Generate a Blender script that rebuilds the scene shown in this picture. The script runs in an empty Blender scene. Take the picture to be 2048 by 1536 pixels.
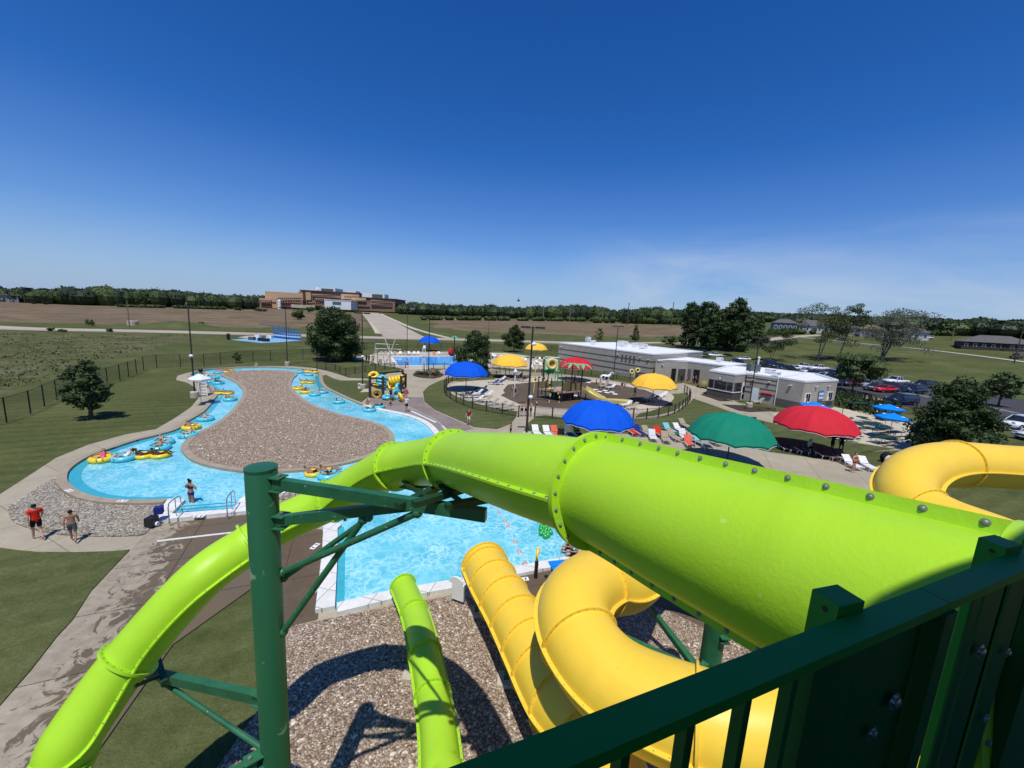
import bpy, bmesh, math, random
from mathutils import Vector, Matrix, noise
from mathutils.geometry import tessellate_polygon
random.seed(7)
sc = bpy.context.scene
COL = sc.collection
V = Vector
R = math.radians
# ------------------------------------------------------------------ camera
FPX = 800.0; H = 10.5
PITCH = math.atan(133/800.0); ROLL = math.atan(.0545)
FW = V((0, math.cos(PITCH), -math.sin(PITCH))); U0 = V((0, math.sin(PITCH), math.cos(PITCH))); R0 = V((1, 0, 0))
RT = R0*math.cos(ROLL)+U0*math.sin(ROLL); UP = -R0*math.sin(ROLL)+U0*math.cos(ROLL)
CAM = V((0, 0, H))
def ray(px, py): return FW+RT*((px-1024)/FPX)-UP*((py-768)/FPX)
def G(px, py, z=0.0):
    d = ray(px, py); t = (z-H)/d.z
    return V((d.x*t, d.y*t, z))
def P(px, py, Z): return CAM+ray(px, py)*Z
def proj(p):
    q = V(p)-CAM; z = q.dot(FW)
    return 1024+FPX*q.dot(RT)/z, 768-FPX*q.dot(UP)/z, z
# ------------------------------------------------------------------ terrain height
SL = [(-180, .01), (-60, .01), (-48, .010), (-25, .024), (-8, .034), (10, .042), (20, .058), (30, .085), (45, .09), (60, .09), (180, .02)]
def hgt(x, y):
    r = math.hypot(x, y); a = math.degrees(math.atan2(x, y))
    if r < 140: return 0.0
    for (a0, s0), (a1, s1) in zip(SL, SL[1:]):
        if a0 <= a <= a1:
            s = s0+(s1-s0)*(a-a0)/(a1-a0); break
    d = r-140
    if d < 60: e = d*d/120
    else: e = 30+(d-60)
    if e > 300: e = 300+(e-300)*.25
    n = .35*math.sin(x*.031)*math.cos(y*.027)*min(1, d/80)
    return s*e+n
def RM(px, py, zoff=0):
    d = ray(px, py); t = 30.0; dz = d.z
    while t < 3000:
        p = CAM+d*t
        if p.z <= hgt(p.x, p.y):
            lo, hi = t/1.02-.01, t
            for _ in range(24):
                m = (lo+hi)/2; p = CAM+d*m
                if p.z <= hgt(p.x, p.y): hi = m
                else: lo = m
            p = CAM+d*hi; p.z += zoff
            return p
        t = t*1.02
    t = 1400; p = CAM+d*t; p.z = hgt(p.x, p.y)+zoff
    return p
def AT(px, dist, py=650):
    d = ray(px, py); k = dist/math.hypot(d.x, d.y)
    x, y = d.x*k, d.y*k
    return V((x, y, hgt(x, y)))
def ztop(px, py, p):
    d = ray(px, py); k = math.hypot(p.x, p.y)/math.hypot(d.x, d.y)
    return H+d.z*k
# ------------------------------------------------------------------ materials
MATS = {}
def nt(name):
    m = bpy.data.materials.new(name); m.use_nodes = True
    t = m.node_tree; b = t.nodes['Principled BSDF']
    MATS[name] = m
    return m, t, b
def N(t, typ, **kw):
    n = t.nodes.new(typ)
    for k, v in kw.items():
        if k in n.inputs: n.inputs[k].default_value = v
        else: setattr(n, k, v)
    return n
def lk(t, a, b): t.links.new(a, b)
def ramp(t, fac, stops):
    r = t.nodes.new('ShaderNodeValToRGB'); e = r.color_ramp.elements
    while len(e) < len(stops): e.new(.5)
    for i, (p, c) in enumerate(stops):
        e[i].position = p; e[i].color = (*c, 1) if len(c) == 3 else c
    if fac is not None: lk(t, fac, r.inputs[0])
    return r
def mixc(t, fac, a, b, mode='MIX'):
    m = t.nodes.new('ShaderNodeMix'); m.data_type = 'RGBA'; m.blend_type = mode
    for s, v in ((0, fac), (6, a), (7, b)):
        if hasattr(v, 'links'): lk(t, v, m.inputs[s])
        elif isinstance(v, (int, float)): m.inputs[s].default_value = v
        else: m.inputs[s].default_value = (*v, 1)
    return m.outputs[2]
def pos(t, scale=(1, 1, 1), rot=(0, 0, 0), obj=False):
    if obj: s = t.nodes.new('ShaderNodeTexCoord').outputs['Object']
    else: s = t.nodes.new('ShaderNodeNewGeometry').outputs['Position']
    mp = t.nodes.new('ShaderNodeMapping'); mp.inputs['Scale'].default_value = scale; mp.inputs['Rotation'].default_value = rot
    lk(t, s, mp.inputs[0]); return mp.outputs[0]
def noi(t, vec, scale, detail=4, rough=.6, dist=0):
    n = N(t, 'ShaderNodeTexNoise', Scale=scale, Detail=detail, Roughness=rough, Distortion=dist)
    lk(t, vec, n.inputs['Vector']); return n.outputs['Fac']
def bump(t, b, h, strength=.3, dist=.02):
    n = N(t, 'ShaderNodeBump', Strength=strength, Distance=dist); lk(t, h, n.inputs['Height']); lk(t, n.outputs[0], b.inputs['Normal'])
def plain(name, c, rough=.5, metal=0, var=.12, scale=6, obj=True, bmp=0, coat=0, c2=None, spec=.5):
    if name in MATS: return MATS[name]
    m, t, b = nt(name)
    v = pos(t, obj=obj); f = noi(t, v, scale, 5, .65)
    c2 = c2 or tuple(x*(1-var*2.2) for x in c)
    r = ramp(t, f, [(.3, c2), (.62, c)])
    lk(t, r.outputs[0], b.inputs['Base Color'])
    b.inputs['Roughness'].default_value = rough; b.inputs['Metallic'].default_value = metal
    b.inputs['Specular IOR Level'].default_value = spec
    if coat: b.inputs['Coat Weight'].default_value = coat
    if bmp: bump(t, b, noi(t, v, scale*6, 3), bmp, .01)
    return m
def grass_nodes(t):
    v = pos(t); f1 = noi(t, v, .10, 5, .62, .4); f2 = noi(t, v, 2.2, 5, .75); f3 = noi(t, v, 14, 3, .8)
    base = ramp(t, f1, [(.28, (.050, .068, .022)), (.45, (.088, .108, .036)), (.60, (.145, .158, .062)), (.76, (.24, .22, .115))])
    c = mixc(t, .55, base.outputs[0], ramp(t, f2, [(.25, (.032, .043, .015)), (.55, (.082, .098, .036)), (.8, (.19, .18, .09))]).outputs[0])
    w = N(t, 'ShaderNodeTexWave', Scale=.22, Distortion=2.2, Detail=2); w.inputs['Detail Scale'].default_value = .6
    lk(t, pos(t, rot=(0, 0, R(62))), w.inputs[0])
    c = mixc(t, .10, c, ramp(t, w.outputs['Fac'], [(.3, (.02, .03, .008)), (.7, (.16, .16, .07))]).outputs[0])
    c = mixc(t, .4, c, ramp(t, f3, [(.3, (.2, .2, .2)), (.7, (1.35, 1.35, 1.3))]).outputs[0], 'MULTIPLY')
    return c, f3
def mk_materials():
    # lawn
    m, t, b = nt('lawn'); c, f = grass_nodes(t); lk(t, c, b.inputs['Base Color']); b.inputs['Roughness'].default_value = .95; b.inputs['Specular IOR Level'].default_value = .1
    bump(t, b, f, .6, .05)
    # terrain: lawn / meadow / dry field by vertex mask
    m, t, b = nt('terrain'); c, f = grass_nodes(t)
    at = N(t, 'ShaderNodeVertexColor', layer_name='mask'); sp = t.nodes.new('ShaderNodeSeparateColor'); lk(t, at.outputs[0], sp.inputs[0])
    v = pos(t); nb = noi(t, v, .035, 6, .7, 1.0); ns = noi(t, pos(t, (.35, 1, 1), (0, 0, R(-8))), .16, 7, .82)
    dry = mixc(t, .5, ramp(t, nb, [(.3, (.10, .077, .042)), (.5, (.155, .115, .07)), (.7, (.21, .155, .098))]).outputs[0],
               ramp(t, ns, [(.36, (.06, .052, .028)), (.5, (.15, .115, .075)), (.64, (.27, .21, .15))]).outputs[0])
    nm = noi(t, v, .13, 6, .75, 1.5)
    mea = ramp(t, nm, [(.25, (.022, .032, .010)), (.42, (.055, .068, .020)), (.52, (.11, .115, .045)), (.62, (.16, .155, .11)), (.74, (.25, .245, .20))]).outputs[0]
    mea = mixc(t, .5, mea, ramp(t, noi(t, v, .9, 5, .8), [(.3, (.015, .02, .008)), (.7, (.17, .17, .08))]).outputs[0])
    c = mixc(t, sp.outputs[0], c, dry); c = mixc(t, sp.outputs[1], c, mea)
    lk(t, c, b.inputs['Base Color']); b.inputs['Roughness'].default_value = 1; b.inputs['Specular IOR Level'].default_value = .05
    bump(t, b, noi(t, v, 1.2, 5, .8), .5, .3)
    # concrete
    def conc(name, lo, hi, sc_=.35, joint=None, spec=.2):
        m, t, b = nt(name); v = pos(t)
        f = noi(t, v, sc_, 6, .7, .6); g = noi(t, v, 7, 4, .8)
        c = ramp(t, f, [(.3, lo), (.7, hi)]).outputs[0]
        c = mixc(t, .25, c, ramp(t, g, [(.3, tuple(x*.7 for x in lo)), (.7, tuple(min(1, x*1.15) for x in hi))]).outputs[0])
        if joint:
            br = N(t, 'ShaderNodeTexBrick', Scale=1.0); br.offset = 0
            br.inputs['Color1'].default_value = (1, 1, 1, 1); br.inputs['Color2'].default_value = (.93, .93, .93, 1); br.inputs['Mortar'].default_value = (.45, .43, .4, 1)
            br.inputs['Mortar Size'].default_value = .015; br.inputs['Brick Width'].default_value = joint[0]; br.inputs['Row Height'].default_value = joint[1]
            lk(t, pos(t, rot=(0, 0, R(joint[2]))), br.inputs['Vector'])
            c = mixc(t, 1, c, br.outputs[0], 'MULTIPLY')
        lk(t, c, b.inputs['Base Color']); b.inputs['Roughness'].default_value = .85; b.inputs['Specular IOR Level'].default_value = spec
        bump(t, b, g, .15, .01)
        return m
    conc('concrete', (.30, .26, .19), (.42, .37, .275), .3, (3.0, 3.0, 25))
    conc('coping', (.29, .235, .175), (.38, .32, .24), .8, (1.6, 40, 0))
    conc('white_coping', (.62, .61, .58), (.78, .77, .74), 1.5, (.9, .9, 12))
    conc('road', (.33, .28, .22), (.46, .40, .32), .08, (5, 5, 8))
    conc('patio', (.42, .37, .28), (.55, .49, .385), .3, (3.6, 3.6, 40))
    conc('grey_walk', (.19, .17, .155), (.30, .27, .24), .3, (3.0, 3.0, -50))
    conc('damp_deck', (.085, .060, .038), (.15, .110, .072), .35, (2.6, 3.2, -22))
    conc('splash_floor', (.065, .050, .036), (.13, .098, .068), .25)
    # stamped plaza
    conc('stamped', (.17, .13, .115), (.30, .255, .23), .5, (.8, .4, 40))
    # asphalt
    conc('asphalt', (.035, .035, .038), (.075, .074, .076), .2)
    # wet deck with dry flakes toward its grass edge
    m, t, b = nt('wet_deck'); v = pos(t)
    e0, e1 = G(145, 1244), G(262, 1100); ed = (e1-e0).normalized(); nr = V((ed.y, -ed.x, 0))
    dv = N(t, 'ShaderNodeVectorMath', operation='DOT_PRODUCT'); lk(t, v, dv.inputs[0]); dv.inputs[1].default_value = nr
    su = N(t, 'ShaderNodeMath', operation='SUBTRACT'); lk(t, dv.outputs['Value'], su.inputs[0]); su.inputs[1].default_value = e0.dot(nr)
    # su = metres in from the grass edge
    f = noi(t, pos(t, (1, 1, 1), (0, 0, -math.atan2(ed.y, ed.x))), 1.5, 7, .68, 1.6)
    ma = N(t, 'ShaderNodeMath', operation='MULTIPLY_ADD'); lk(t, f, ma.inputs[0]); ma.inputs[1].default_value = 7.0; lk(t, su.outputs[0], ma.inputs[2])
    wet = ramp(t, None, [(.47, (0, 0, 0)), (.495, (1, 1, 1))]); dvd = N(t, 'ShaderNodeMath', operation='DIVIDE'); lk(t, ma.outputs[0], dvd.inputs[0]); dvd.inputs[1].default_value = 9.6; lk(t, dvd.outputs[0], wet.inputs[0])
    dry = ramp(t, noi(t, v, 3, 4), [(.3, (.26, .22, .16)), (.7, (.38, .33, .25))]).outputs[0]
    wc = ramp(t, noi(t, v, .25, 5, .7, .5), [(.35, (.155, .112, .064)), (.65, (.125, .102, .072))]).outputs[0]
    c = mixc(t, wet.outputs[0], dry, wc)
    br = N(t, 'ShaderNodeTexBrick', Scale=1.0); br.offset = 0
    for k_, v_ in (('Color1', (1, 1, 1, 1)), ('Color2', (.9, .9, .9, 1)), ('Mortar', (.35, .33, .3, 1))): br.inputs[k_].default_value = v_
    br.inputs['Mortar Size'].default_value = .018; br.inputs['Brick Width'].default_value = 3.0; br.inputs['Row Height'].default_value = 2.7
    lk(t, pos(t, rot=(0, 0, R(-24))), br.inputs['Vector']); c = mixc(t, 1, c, br.outputs[0], 'MULTIPLY')
    lk(t, c, b.inputs['Base Color'])
    rr = ramp(t, wet.outputs[0], [(0, (.85,)*3), (1, (.5,)*3)]); lk(t, rr.outputs[0], b.inputs['Roughness']); b.inputs['Specular IOR Level'].default_value = .3
    # gravel
    def grav(name, cols, s1):
        m, t, b = nt(name); v = pos(t)
        vo = N(t, 'ShaderNodeTexVoronoi', Scale=s1); lk(t, v, vo.inputs['Vector'])
        sp = t.nodes.new('ShaderNodeSeparateColor'); lk(t, vo.outputs['Color'], sp.inputs[0])
        n = len(cols); c = ramp(t, sp.outputs[0], [(i/(n-1), q) for i, q in enumerate(cols)]).outputs[0]
        dk = ramp(t, vo.outputs['Distance'], [(.25, (1, 1, 1)), (.66, (.42, .37, .33))]).outputs[0]
        c = mixc(t, 1, c, dk, 'MULTIPLY')
        v2 = N(t, 'ShaderNodeTexVoronoi', Scale=s1*.42); lk(t, v, v2.inputs['Vector'])
        s2 = t.nodes.new('ShaderNodeSeparateColor'); lk(t, v2.outputs['Color'], s2.inputs[0])
        c = mixc(t, .55, c, ramp(t, s2.outputs[1], [(0, (.62, .6, .58)), (1, (1.38, 1.34, 1.28))]).outputs[0], 'MULTIPLY')
        lk(t, c, b.inputs['Base Color']); b.inputs['Roughness'].default_value = .8; b.inputs['Specular IOR Level'].default_value = .25
        iv = N(t, 'ShaderNodeMath', operation='SUBTRACT'); iv.inputs[0].default_value = 1; lk(t, vo.outputs['Distance'], iv.inputs[1])
        bump(t, b, iv.outputs[0], 1.0, .06)
    grav('gravel', [(.25, .18, .125), (.46, .355, .26), (.55, .44, .33), (.38, .295, .215), (.68, .60, .48), (.30, .22, .16), (.86, .80, .68)], 17)
    grav('grey_gravel', [(.20, .17, .13), (.33, .29, .23), (.42, .37, .30), (.28, .24, .19), (.52, .47, .40)], 10)
    # water
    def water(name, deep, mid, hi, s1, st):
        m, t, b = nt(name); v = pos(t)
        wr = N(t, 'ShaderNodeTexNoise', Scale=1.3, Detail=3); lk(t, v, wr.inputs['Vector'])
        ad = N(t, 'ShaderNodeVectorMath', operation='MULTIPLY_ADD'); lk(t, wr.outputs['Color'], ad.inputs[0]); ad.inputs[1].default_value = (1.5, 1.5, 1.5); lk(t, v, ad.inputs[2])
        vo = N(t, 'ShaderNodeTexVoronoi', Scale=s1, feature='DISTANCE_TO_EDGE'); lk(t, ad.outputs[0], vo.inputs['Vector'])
        ca = ramp(t, vo.outputs['Distance'], [(0, (1, 1, 1)), (.10, (.35, .35, .35)), (.35, (0, 0, 0))]).outputs[0]  # caustic light net, painted into the water colour
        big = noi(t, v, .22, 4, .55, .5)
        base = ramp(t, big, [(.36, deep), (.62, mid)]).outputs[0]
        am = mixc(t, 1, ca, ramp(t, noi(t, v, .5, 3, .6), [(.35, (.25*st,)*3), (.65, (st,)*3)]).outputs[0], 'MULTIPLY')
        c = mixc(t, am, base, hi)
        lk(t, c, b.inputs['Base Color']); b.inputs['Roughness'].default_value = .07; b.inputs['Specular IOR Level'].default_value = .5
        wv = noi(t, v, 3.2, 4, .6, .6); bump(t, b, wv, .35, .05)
    water('water', (.055, .42, .54), (.17, .58, .68), (.55, .86, .90), 2.3, .8)
    water('dive_water', (.002, .24, .62), (.004, .32, .74), (.06, .5, .9), .8, .4)
    water('pool_wall_shade', (.03, .33, .43), (.05, .40, .50), (.2, .6, .7), 2.4, .25)  # darker water tone for painted wall shadow and depth
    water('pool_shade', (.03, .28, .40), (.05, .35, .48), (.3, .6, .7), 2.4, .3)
    m, t, b = nt('stone'); g = t.nodes.new('ShaderNodeNewGeometry')
    lk(t, ramp(t, g.outputs['Random Per Island'], [(0, (.15, .10, .07)), (.25, (.31, .23, .17)), (.5, (.43, .34, .26)), (.7, (.22, .16, .12)), (.88, (.50, .43, .35)), (1, (.72, .66, .56))]).outputs[0], b.inputs['Base Color']); b.inputs['Roughness'].default_value = .75; b.inputs['Specular IOR Level'].default_value = .25
    m, t, b = nt('grey_stone'); g = t.nodes.new('ShaderNodeNewGeometry')
    lk(t, ramp(t, g.outputs['Random Per Island'], [(0, (.13, .11, .085)), (.5, (.27, .24, .19)), (1, (.46, .42, .35))]).outputs[0], b.inputs['Base Color']); b.inputs['Roughness'].default_value = .75
    # fibreglass
    def fib(name, c, c2, dirt):
        m, t, b = nt(name); v = pos(t)
        f = noi(t, v, 1.1, 6, .72, 1.0); g = noi(t, v, 20, 4, .7)
        col = ramp(t, f, [(.3, c2), (.7, c)]).outputs[0]
        sp_ = ramp(t, noi(t, v, 15, 2, .4), [(.735, (0, 0, 0)), (.77, (1, 1, 1))]).outputs[0]
        col = mixc(t, sp_, col, dirt)
        lk(t, col, b.inputs['Base Color']); b.inputs['Roughness'].default_value = .42; b.inputs['Specular IOR Level'].default_value = .35
        n1 = noi(t, v, 38, 3, .6, .5); bump(t, b, n1, .2, .010)
        return m
    fib('lime', (.39, .68, .028), (.35, .62, .022), (.42, .68, .12))
    fib('yellow', (.86, .58, .055), (.81, .53, .045), (.72, .46, .07))
    m, t, b = nt('green_steel'); v = pos(t, obj=True)
    c = mixc(t, ramp(t, noi(t, v, 22, 3, .5), [(.70, (0, 0, 0)), (.73, (1, 1, 1))]).outputs[0], ramp(t, noi(t, v, 1.5, 5, .7), [(.3, (.013, .085, .038)), (.7, (.028, .15, .068))]).outputs[0], (.42, .48, .42))
    lk(t, c, b.inputs['Base Color']); b.inputs['Roughness'].default_value = .42; bump(t, b, noi(t, v, 30, 3), .06, .01)
    # chipped green column
    m, t, b = nt('column_green'); v = pos(t, obj=True); f = noi(t, v, 2.4, 6, .7, .3)
    c = mixc(t, ramp(t, f, [(.63, (0, 0, 0)), (.65, (1, 1, 1))]).outputs[0], (.016, .10, .043), (.16, .24, .17))
    lk(t, c, b.inputs['Base Color']); b.inputs['Roughness'].default_value = .4
    plain('picket_green', (.012, .115, .026), .5, 0, .05, 5, spec=.2); plain('rail_green', (.014, .25, .030), .5, 0, .05, 5, spec=.25)
    plain('dark_green', (.01, .05, .02), .5)
    plain('black', (.012, .012, .013), .5)
    plain('lamp_brown', (.035, .026, .024), .5)
    plain('white', (.78, .78, .76), .5, var=.04)
    plain('roof_white', (.76, .77, .78), .6, var=.05, scale=.5)
    plain('steel', (.55, .56, .58), .3, 1)
    plain('bolt', (.26, .28, .25), .5, .4)
    plain('rubber', (.02, .02, .02), .8)
    plain('glass', (.02, .025, .03), .06, 0, .3, 2, spec=.9)
    plain('mulch', (.055, .03, .02), .95, 0, .25, 8, bmp=.5)
    plain('cedar', (.10, .065, .04), .85, 0, .2, 4)
    plain('brown_post', (.05, .035, .028), .8)
    for n, c in (('fab_blue', (.0, .085, .60)), ('fab_yellow', (.86, .50, .05)), ('fab_green', (.005, .20, .12)), ('fab_red', (.55, .02, .035)), ('fab_sky', (.0, .22, .75)), ('fab_white', (.72, .74, .76))):
        plain(n, c, .8, 0, .05, 1.5, spec=.2)
    plain('tube_blue', (.10, .55, .66), .3, var=.05, spec=.6); plain('tube_yellow', (.85, .58, .02), .3, var=.05, spec=.6)
    plain('paint_white', (.7, .7, .68), .7)
    plain('mud_yellow', (.42, .27, .05), .6)
    # block walls
    def block(name, c1, c2, mo, w=.6, h=.3):
        m, t, b = nt(name)
        br = N(t, 'ShaderNodeTexBrick', Scale=1.0)
        br.inputs['Color1'].default_value = (*c1, 1); br.inputs['Color2'].default_value = (*c2, 1); br.inputs['Mortar'].default_value = (*mo, 1)
        br.inputs['Mortar Size'].default_value = .014; br.inputs['Brick Width'].default_value = w; br.inputs['Row Height'].default_value = h
        uv = t.nodes.new('ShaderNodeUVMap'); lk(t, uv.outputs[0], br.inputs['Vector'])
        c = mixc(t, .35, br.outputs[0], ramp(t, noi(t, pos(t), .8, 5, .7), [(.3, tuple(x*.75 for x in c1)), (.7, tuple(x*1.15 for x in c2))]).outputs[0])
        lk(t, c, b.inputs['Base Color']); b.inputs['Roughness'].default_value = .9; b.inputs['Specular IOR Level'].default_value = .15
        bump(t, b, br.outputs['Fac'], -.4, .02)
    block('block', (.38, .345, .29), (.43, .39, .33), (.21, .19, .16)); block('block_dark', (.125, .11, .10), (.15, .135, .12), (.08, .07, .06))
    block('brick', (.25, .13, .095), (.29, .155, .115), (.24, .19, .16), .9, .4); block('tan_brick', (.48, .33, .20), (.53, .37, .23), (.35, .25, .15), .9, .4)
    # foliage
    def leaf(name, dk, md, lt):
        m, t, b = nt(name)
        g = t.nodes.new('ShaderNodeNewGeometry'); f = noi(t, pos(t, obj=True), .9, 4, .7)
        c = ramp(t, f, [(.3, dk), (.5, md), (.75, lt)]).outputs[0]
        c = mixc(t, .5, c, ramp(t, g.outputs['Random Per Island'], [(0, tuple(x*.6 for x in md)), (1, tuple(x*1.25 for x in lt))]).outputs[0])
        lk(t, c, b.inputs['Base Color']); b.inputs['Roughness'].default_value = .55; b.inputs['Specular IOR Level'].default_value = .3
        tr = N(t, 'ShaderNodeBsdfTranslucent'); lk(t, c, tr.inputs[0])
        mx = N(t, 'ShaderNodeMixShader'); mx.inputs[0].default_value = .18; lk(t, b.outputs[0], mx.inputs[1]); lk(t, tr.outputs[0], mx.inputs[2])
        lk(t, mx.outputs[0], t.nodes['Material Output'].inputs[0])
    leaf('leaf_dark', (.012, .024, .007), (.028, .052, .012), (.062, .095, .026))
    leaf('leaf_mid', (.018, .034, .009), (.044, .076, .017), (.095, .135, .038))
    leaf('leaf_light', (.035, .050, .014), (.075, .100, .030), (.13, .155, .055))
    leaf('leaf_far', (.010, .021, .010), (.022, .038, .016), (.042, .062, .026))
    leaf('leaf_silver', (.06, .075, .045), (.11, .13, .08), (.20, .22, .15))
    plain('bark', (.09, .07, .05), .95, 0, .25, 5, bmp=.4); plain('bark_pale', (.22, .19, .14), .95, 0, .25, 5, bmp=.4)
    # chain link
    m, t, b = nt('chain_link'); uv = t.nodes.new('ShaderNodeUVMap'); s = t.nodes.new('ShaderNodeSeparateXYZ'); lk(t, uv.outputs[0], s.inputs[0])
    outs = []
    for op in ('ADD', 'SUBTRACT'):
        a = N(t, 'ShaderNodeMath', operation=op); lk(t, s.outputs[0], a.inputs[0]); lk(t, s.outputs[1], a.inputs[1])
        k = N(t, 'ShaderNodeMath', operation='MULTIPLY'); lk(t, a.outputs[0], k.inputs[0]); k.inputs[1].default_value = 14
        fr = N(t, 'ShaderNodeMath', operation='FRACT'); lk(t, k.outputs[0], fr.inputs[0])
        l = N(t, 'ShaderNodeMath', operation='LESS_THAN'); lk(t, fr.outputs[0], l.inputs[0]); l.inputs[1].default_value = .12; outs.append(l.outputs[0])
    mxx = N(t, 'ShaderNodeMath', operation='MAXIMUM'); lk(t, outs[0], mxx.inputs[0]); lk(t, outs[1], mxx.inputs[1])
    b.inputs['Base Color'].default_value = (.01, .012, .01, 1); lk(t, mxx.outputs[0], b.inputs['Alpha'])
mk_materials()
M = MATS
# ------------------------------------------------------------------ mesh builder
class MB:
    def __init__(s): s.v = []; s.f = []; s.uv = []
    def add(s, vs, fs, uvs=None):
        n = len(s.v); s.v += [tuple(v) for v in vs]; s.f += [tuple(i+n for i in f) for f in fs]
        s.uv += uvs if uvs else [None]*len(fs)
        return s
    def box(s, c, d, rz=0, mat=None):
        x, y, z = d[0]/2, d[1]/2, d[2]/2; q = []
        Mx = mat if mat is not None else Matrix.Rotation(rz, 3, 'Z')
        for a in (-x, x):
            for b in (-y, y):
                for e in (-z, z): q.append(V(c)+Mx @ V((a, b, e)))
        return s.add(q, [(0, 1, 3, 2), (4, 6, 7, 5), (0, 4, 5, 1), (2, 3, 7, 6), (0, 2, 6, 4), (1, 5, 7, 3)])
    def beam(s, a, b, w, h, up=(0, 0, 1)):
        a, b = V(a), V(b); d = (b-a); L = d.length; d.normalize(); sd = d.cross(V(up))
        if sd.length < 1e-3: sd = d.cross(V((1, 0, 0)))
        sd.normalize(); u = sd.cross(d)
        return s.box((a+b)/2, (L, w, h), mat=Matrix((d, sd, u)).transposed())
    def tube(s, pts, r, n=8, cap=True, closed=False):
        pts = [V(p) for p in pts]; m = len(pts); rs = r if isinstance(r, (list, tuple)) else [r]*m
        vs = []; ref = None
        for i, p in enumerate(pts):
            if closed: t = (pts[(i+1) % m]-pts[i-1])
            else: t = pts[min(i+1, m-1)]-pts[max(i-1, 0)]
            t.normalize()
            if ref is None:
                ref = t.cross(V((0, 0, 1)))
                if ref.length < .1: ref = t.cross(V((1, 0, 0)))
            ref = (ref-t*ref.dot(t)).normalized(); w = t.cross(ref)
            for k in range(n):
                a = 2*math.pi*k/n; vs.append(p+(ref*math.cos(a)+w*math.sin(a))*rs[i])
        fs = []
        for i in range(m if closed else m-1):
            j = (i+1) % m
            for k in range(n): fs.append((i*n+k, i*n+(k+1) % n, j*n+(k+1) % n, j*n+k))
        if cap and not closed: fs += [tuple(range(n))[::-1], tuple((m-1)*n+k for k in range(n))]
        return s.add(vs, fs)
    def lathe(s, c, prof, n=16, mat=None):
        vs = []; m = len(prof); Mx = mat or Matrix.Identity(3)
        for (r, z) in prof:
            for k in range(n):
                a = 2*math.pi*k/n; vs.append(V(c)+Mx @ V((r*math.cos(a), r*math.sin(a), z)))
        fs = [(i*n+k, i*n+(k+1) % n, (i+1)*n+(k+1) % n, (i+1)*n+k) for i in range(m-1) for k in range(n)]
        return s.add(vs, fs)
    def ball(s, c, r, n=10, sz=(1, 1, 1), mat=None):
        k = max(4, n//2+1); pr = [(math.sin(math.pi*i/k), -math.cos(math.pi*i/k)) for i in range(k+1)]
        Mx = (mat or Matrix.Identity(3)) @ Matrix.Diagonal(V(sz)*r)
        return s.lathe(c, pr, n, Mx)
    def torus(s, c, Rr, r, n=28, m=12, mat=None, sq=1):
        Mx = mat or Matrix.Identity(3); vs = []
        for i in range(n):
            a = 2*math.pi*i/n
            for j in range(m):
                b = 2*math.pi*j/m; q = Rr+r*math.cos(b)
                vs.append(V(c)+Mx @ V((q*math.cos(a), q*math.sin(a), r*sq*math.sin(b))))
        fs = [(i*m+j, ((i+1) % n)*m+j, ((i+1) % n)*m+(j+1) % m, i*m+(j+1) % m) for i in range(n) for j in range(m)]
        return s.add(vs, fs)
    def slab(s, poly, z0, z1, sides=True):
        n = len(poly); t = tessellate_polygon([[V((p[0], p[1], 0)) for p in poly]])
        top = [(p[0], p[1], z1) for p in poly]
        fs = []
        for a, b, c in t:
            A, B, C = (V(poly[i][:2]) for i in (a, b, c))
            cr = (B-A).cross(C-A)
            if abs(cr) < 1e-7: continue
            fs.append((a, b, c) if cr > 0 else (a, c, b))
        s.add(top, fs)
        if sides:
            vs = top+[(p[0], p[1], z0) for p in poly]
            s.add(vs, [(i, (i+1) % n, n+(i+1) % n, n+i) for i in range(n)])
        return s
    def ring(s, pa, pb, z0, z1):
        n = len(pa); vs = [(*p[:2], z1) for p in pa]+[(*p[:2], z1) for p in pb]+[(*p[:2], z0) for p in pa]+[(*p[:2], z0) for p in pb]
        fs = []
        for i in range(n):
            j = (i+1) % n
            fs += [(i, j, n+j, n+i), (2*n+i, 2*n+j, j, i), (n+i, n+j, 3*n+j, 3*n+i)]
        return s.add(vs, fs)
    def wall(s, a, b, z0, z1, th=.0):
        a, b = V(a), V(b); L = (b-a).length
        s.add([(a.x, a.y, z0), (b.x, b.y, z0), (b.x, b.y, z1), (a.x, a.y, z1)], [(0, 1, 2, 3)], [[(0, z0), (L, z0), (L, z1), (0, z1)]])
        return s
    def build(s, name, mat, parent=None, off=None, smooth=False, label=None, fixn=False):
        me = bpy.data.meshes.new(name)
        vs = s.v
        if off is not None: vs = [(a-off[0], b-off[1], c-off[2]) for a, b, c in vs]
        me.from_pydata(vs, [], s.f); 
        if any(u for u in s.uv):
            ul = me.uv_layers.new(name='UVMap'); i = 0
            for f, u in zip(me.polygons, s.uv):
                for k, li in enumerate(f.loop_indices):
                    if u: ul.data[li].uv = u[k]
        if fixn:
            bm = bmesh.new(); bm.from_mesh(me); bmesh.ops.recalc_face_normals(bm, faces=bm.faces); bm.to_mesh(me); bm.free()
        if smooth:
            me.polygons.foreach_set('use_smooth', [True]*len(me.polygons))
            if smooth != 'full':
                try: me.set_sharp_from_angle(angle=R(38))
                except Exception: pass
        me.materials.append(M[mat] if isinstance(mat, str) else mat); me.update()
        o = bpy.data.objects.new(name, me); COL.objects.link(o)
        if parent: o.parent = parent
        if label: o['label'] = label
        return o
def tag(o, label, cat, group=None, kind=None):
    o['label'] = label
    if cat: o['category'] = cat
    if group: o['group'] = group
    if kind: o['kind'] = kind
    return o
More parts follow.
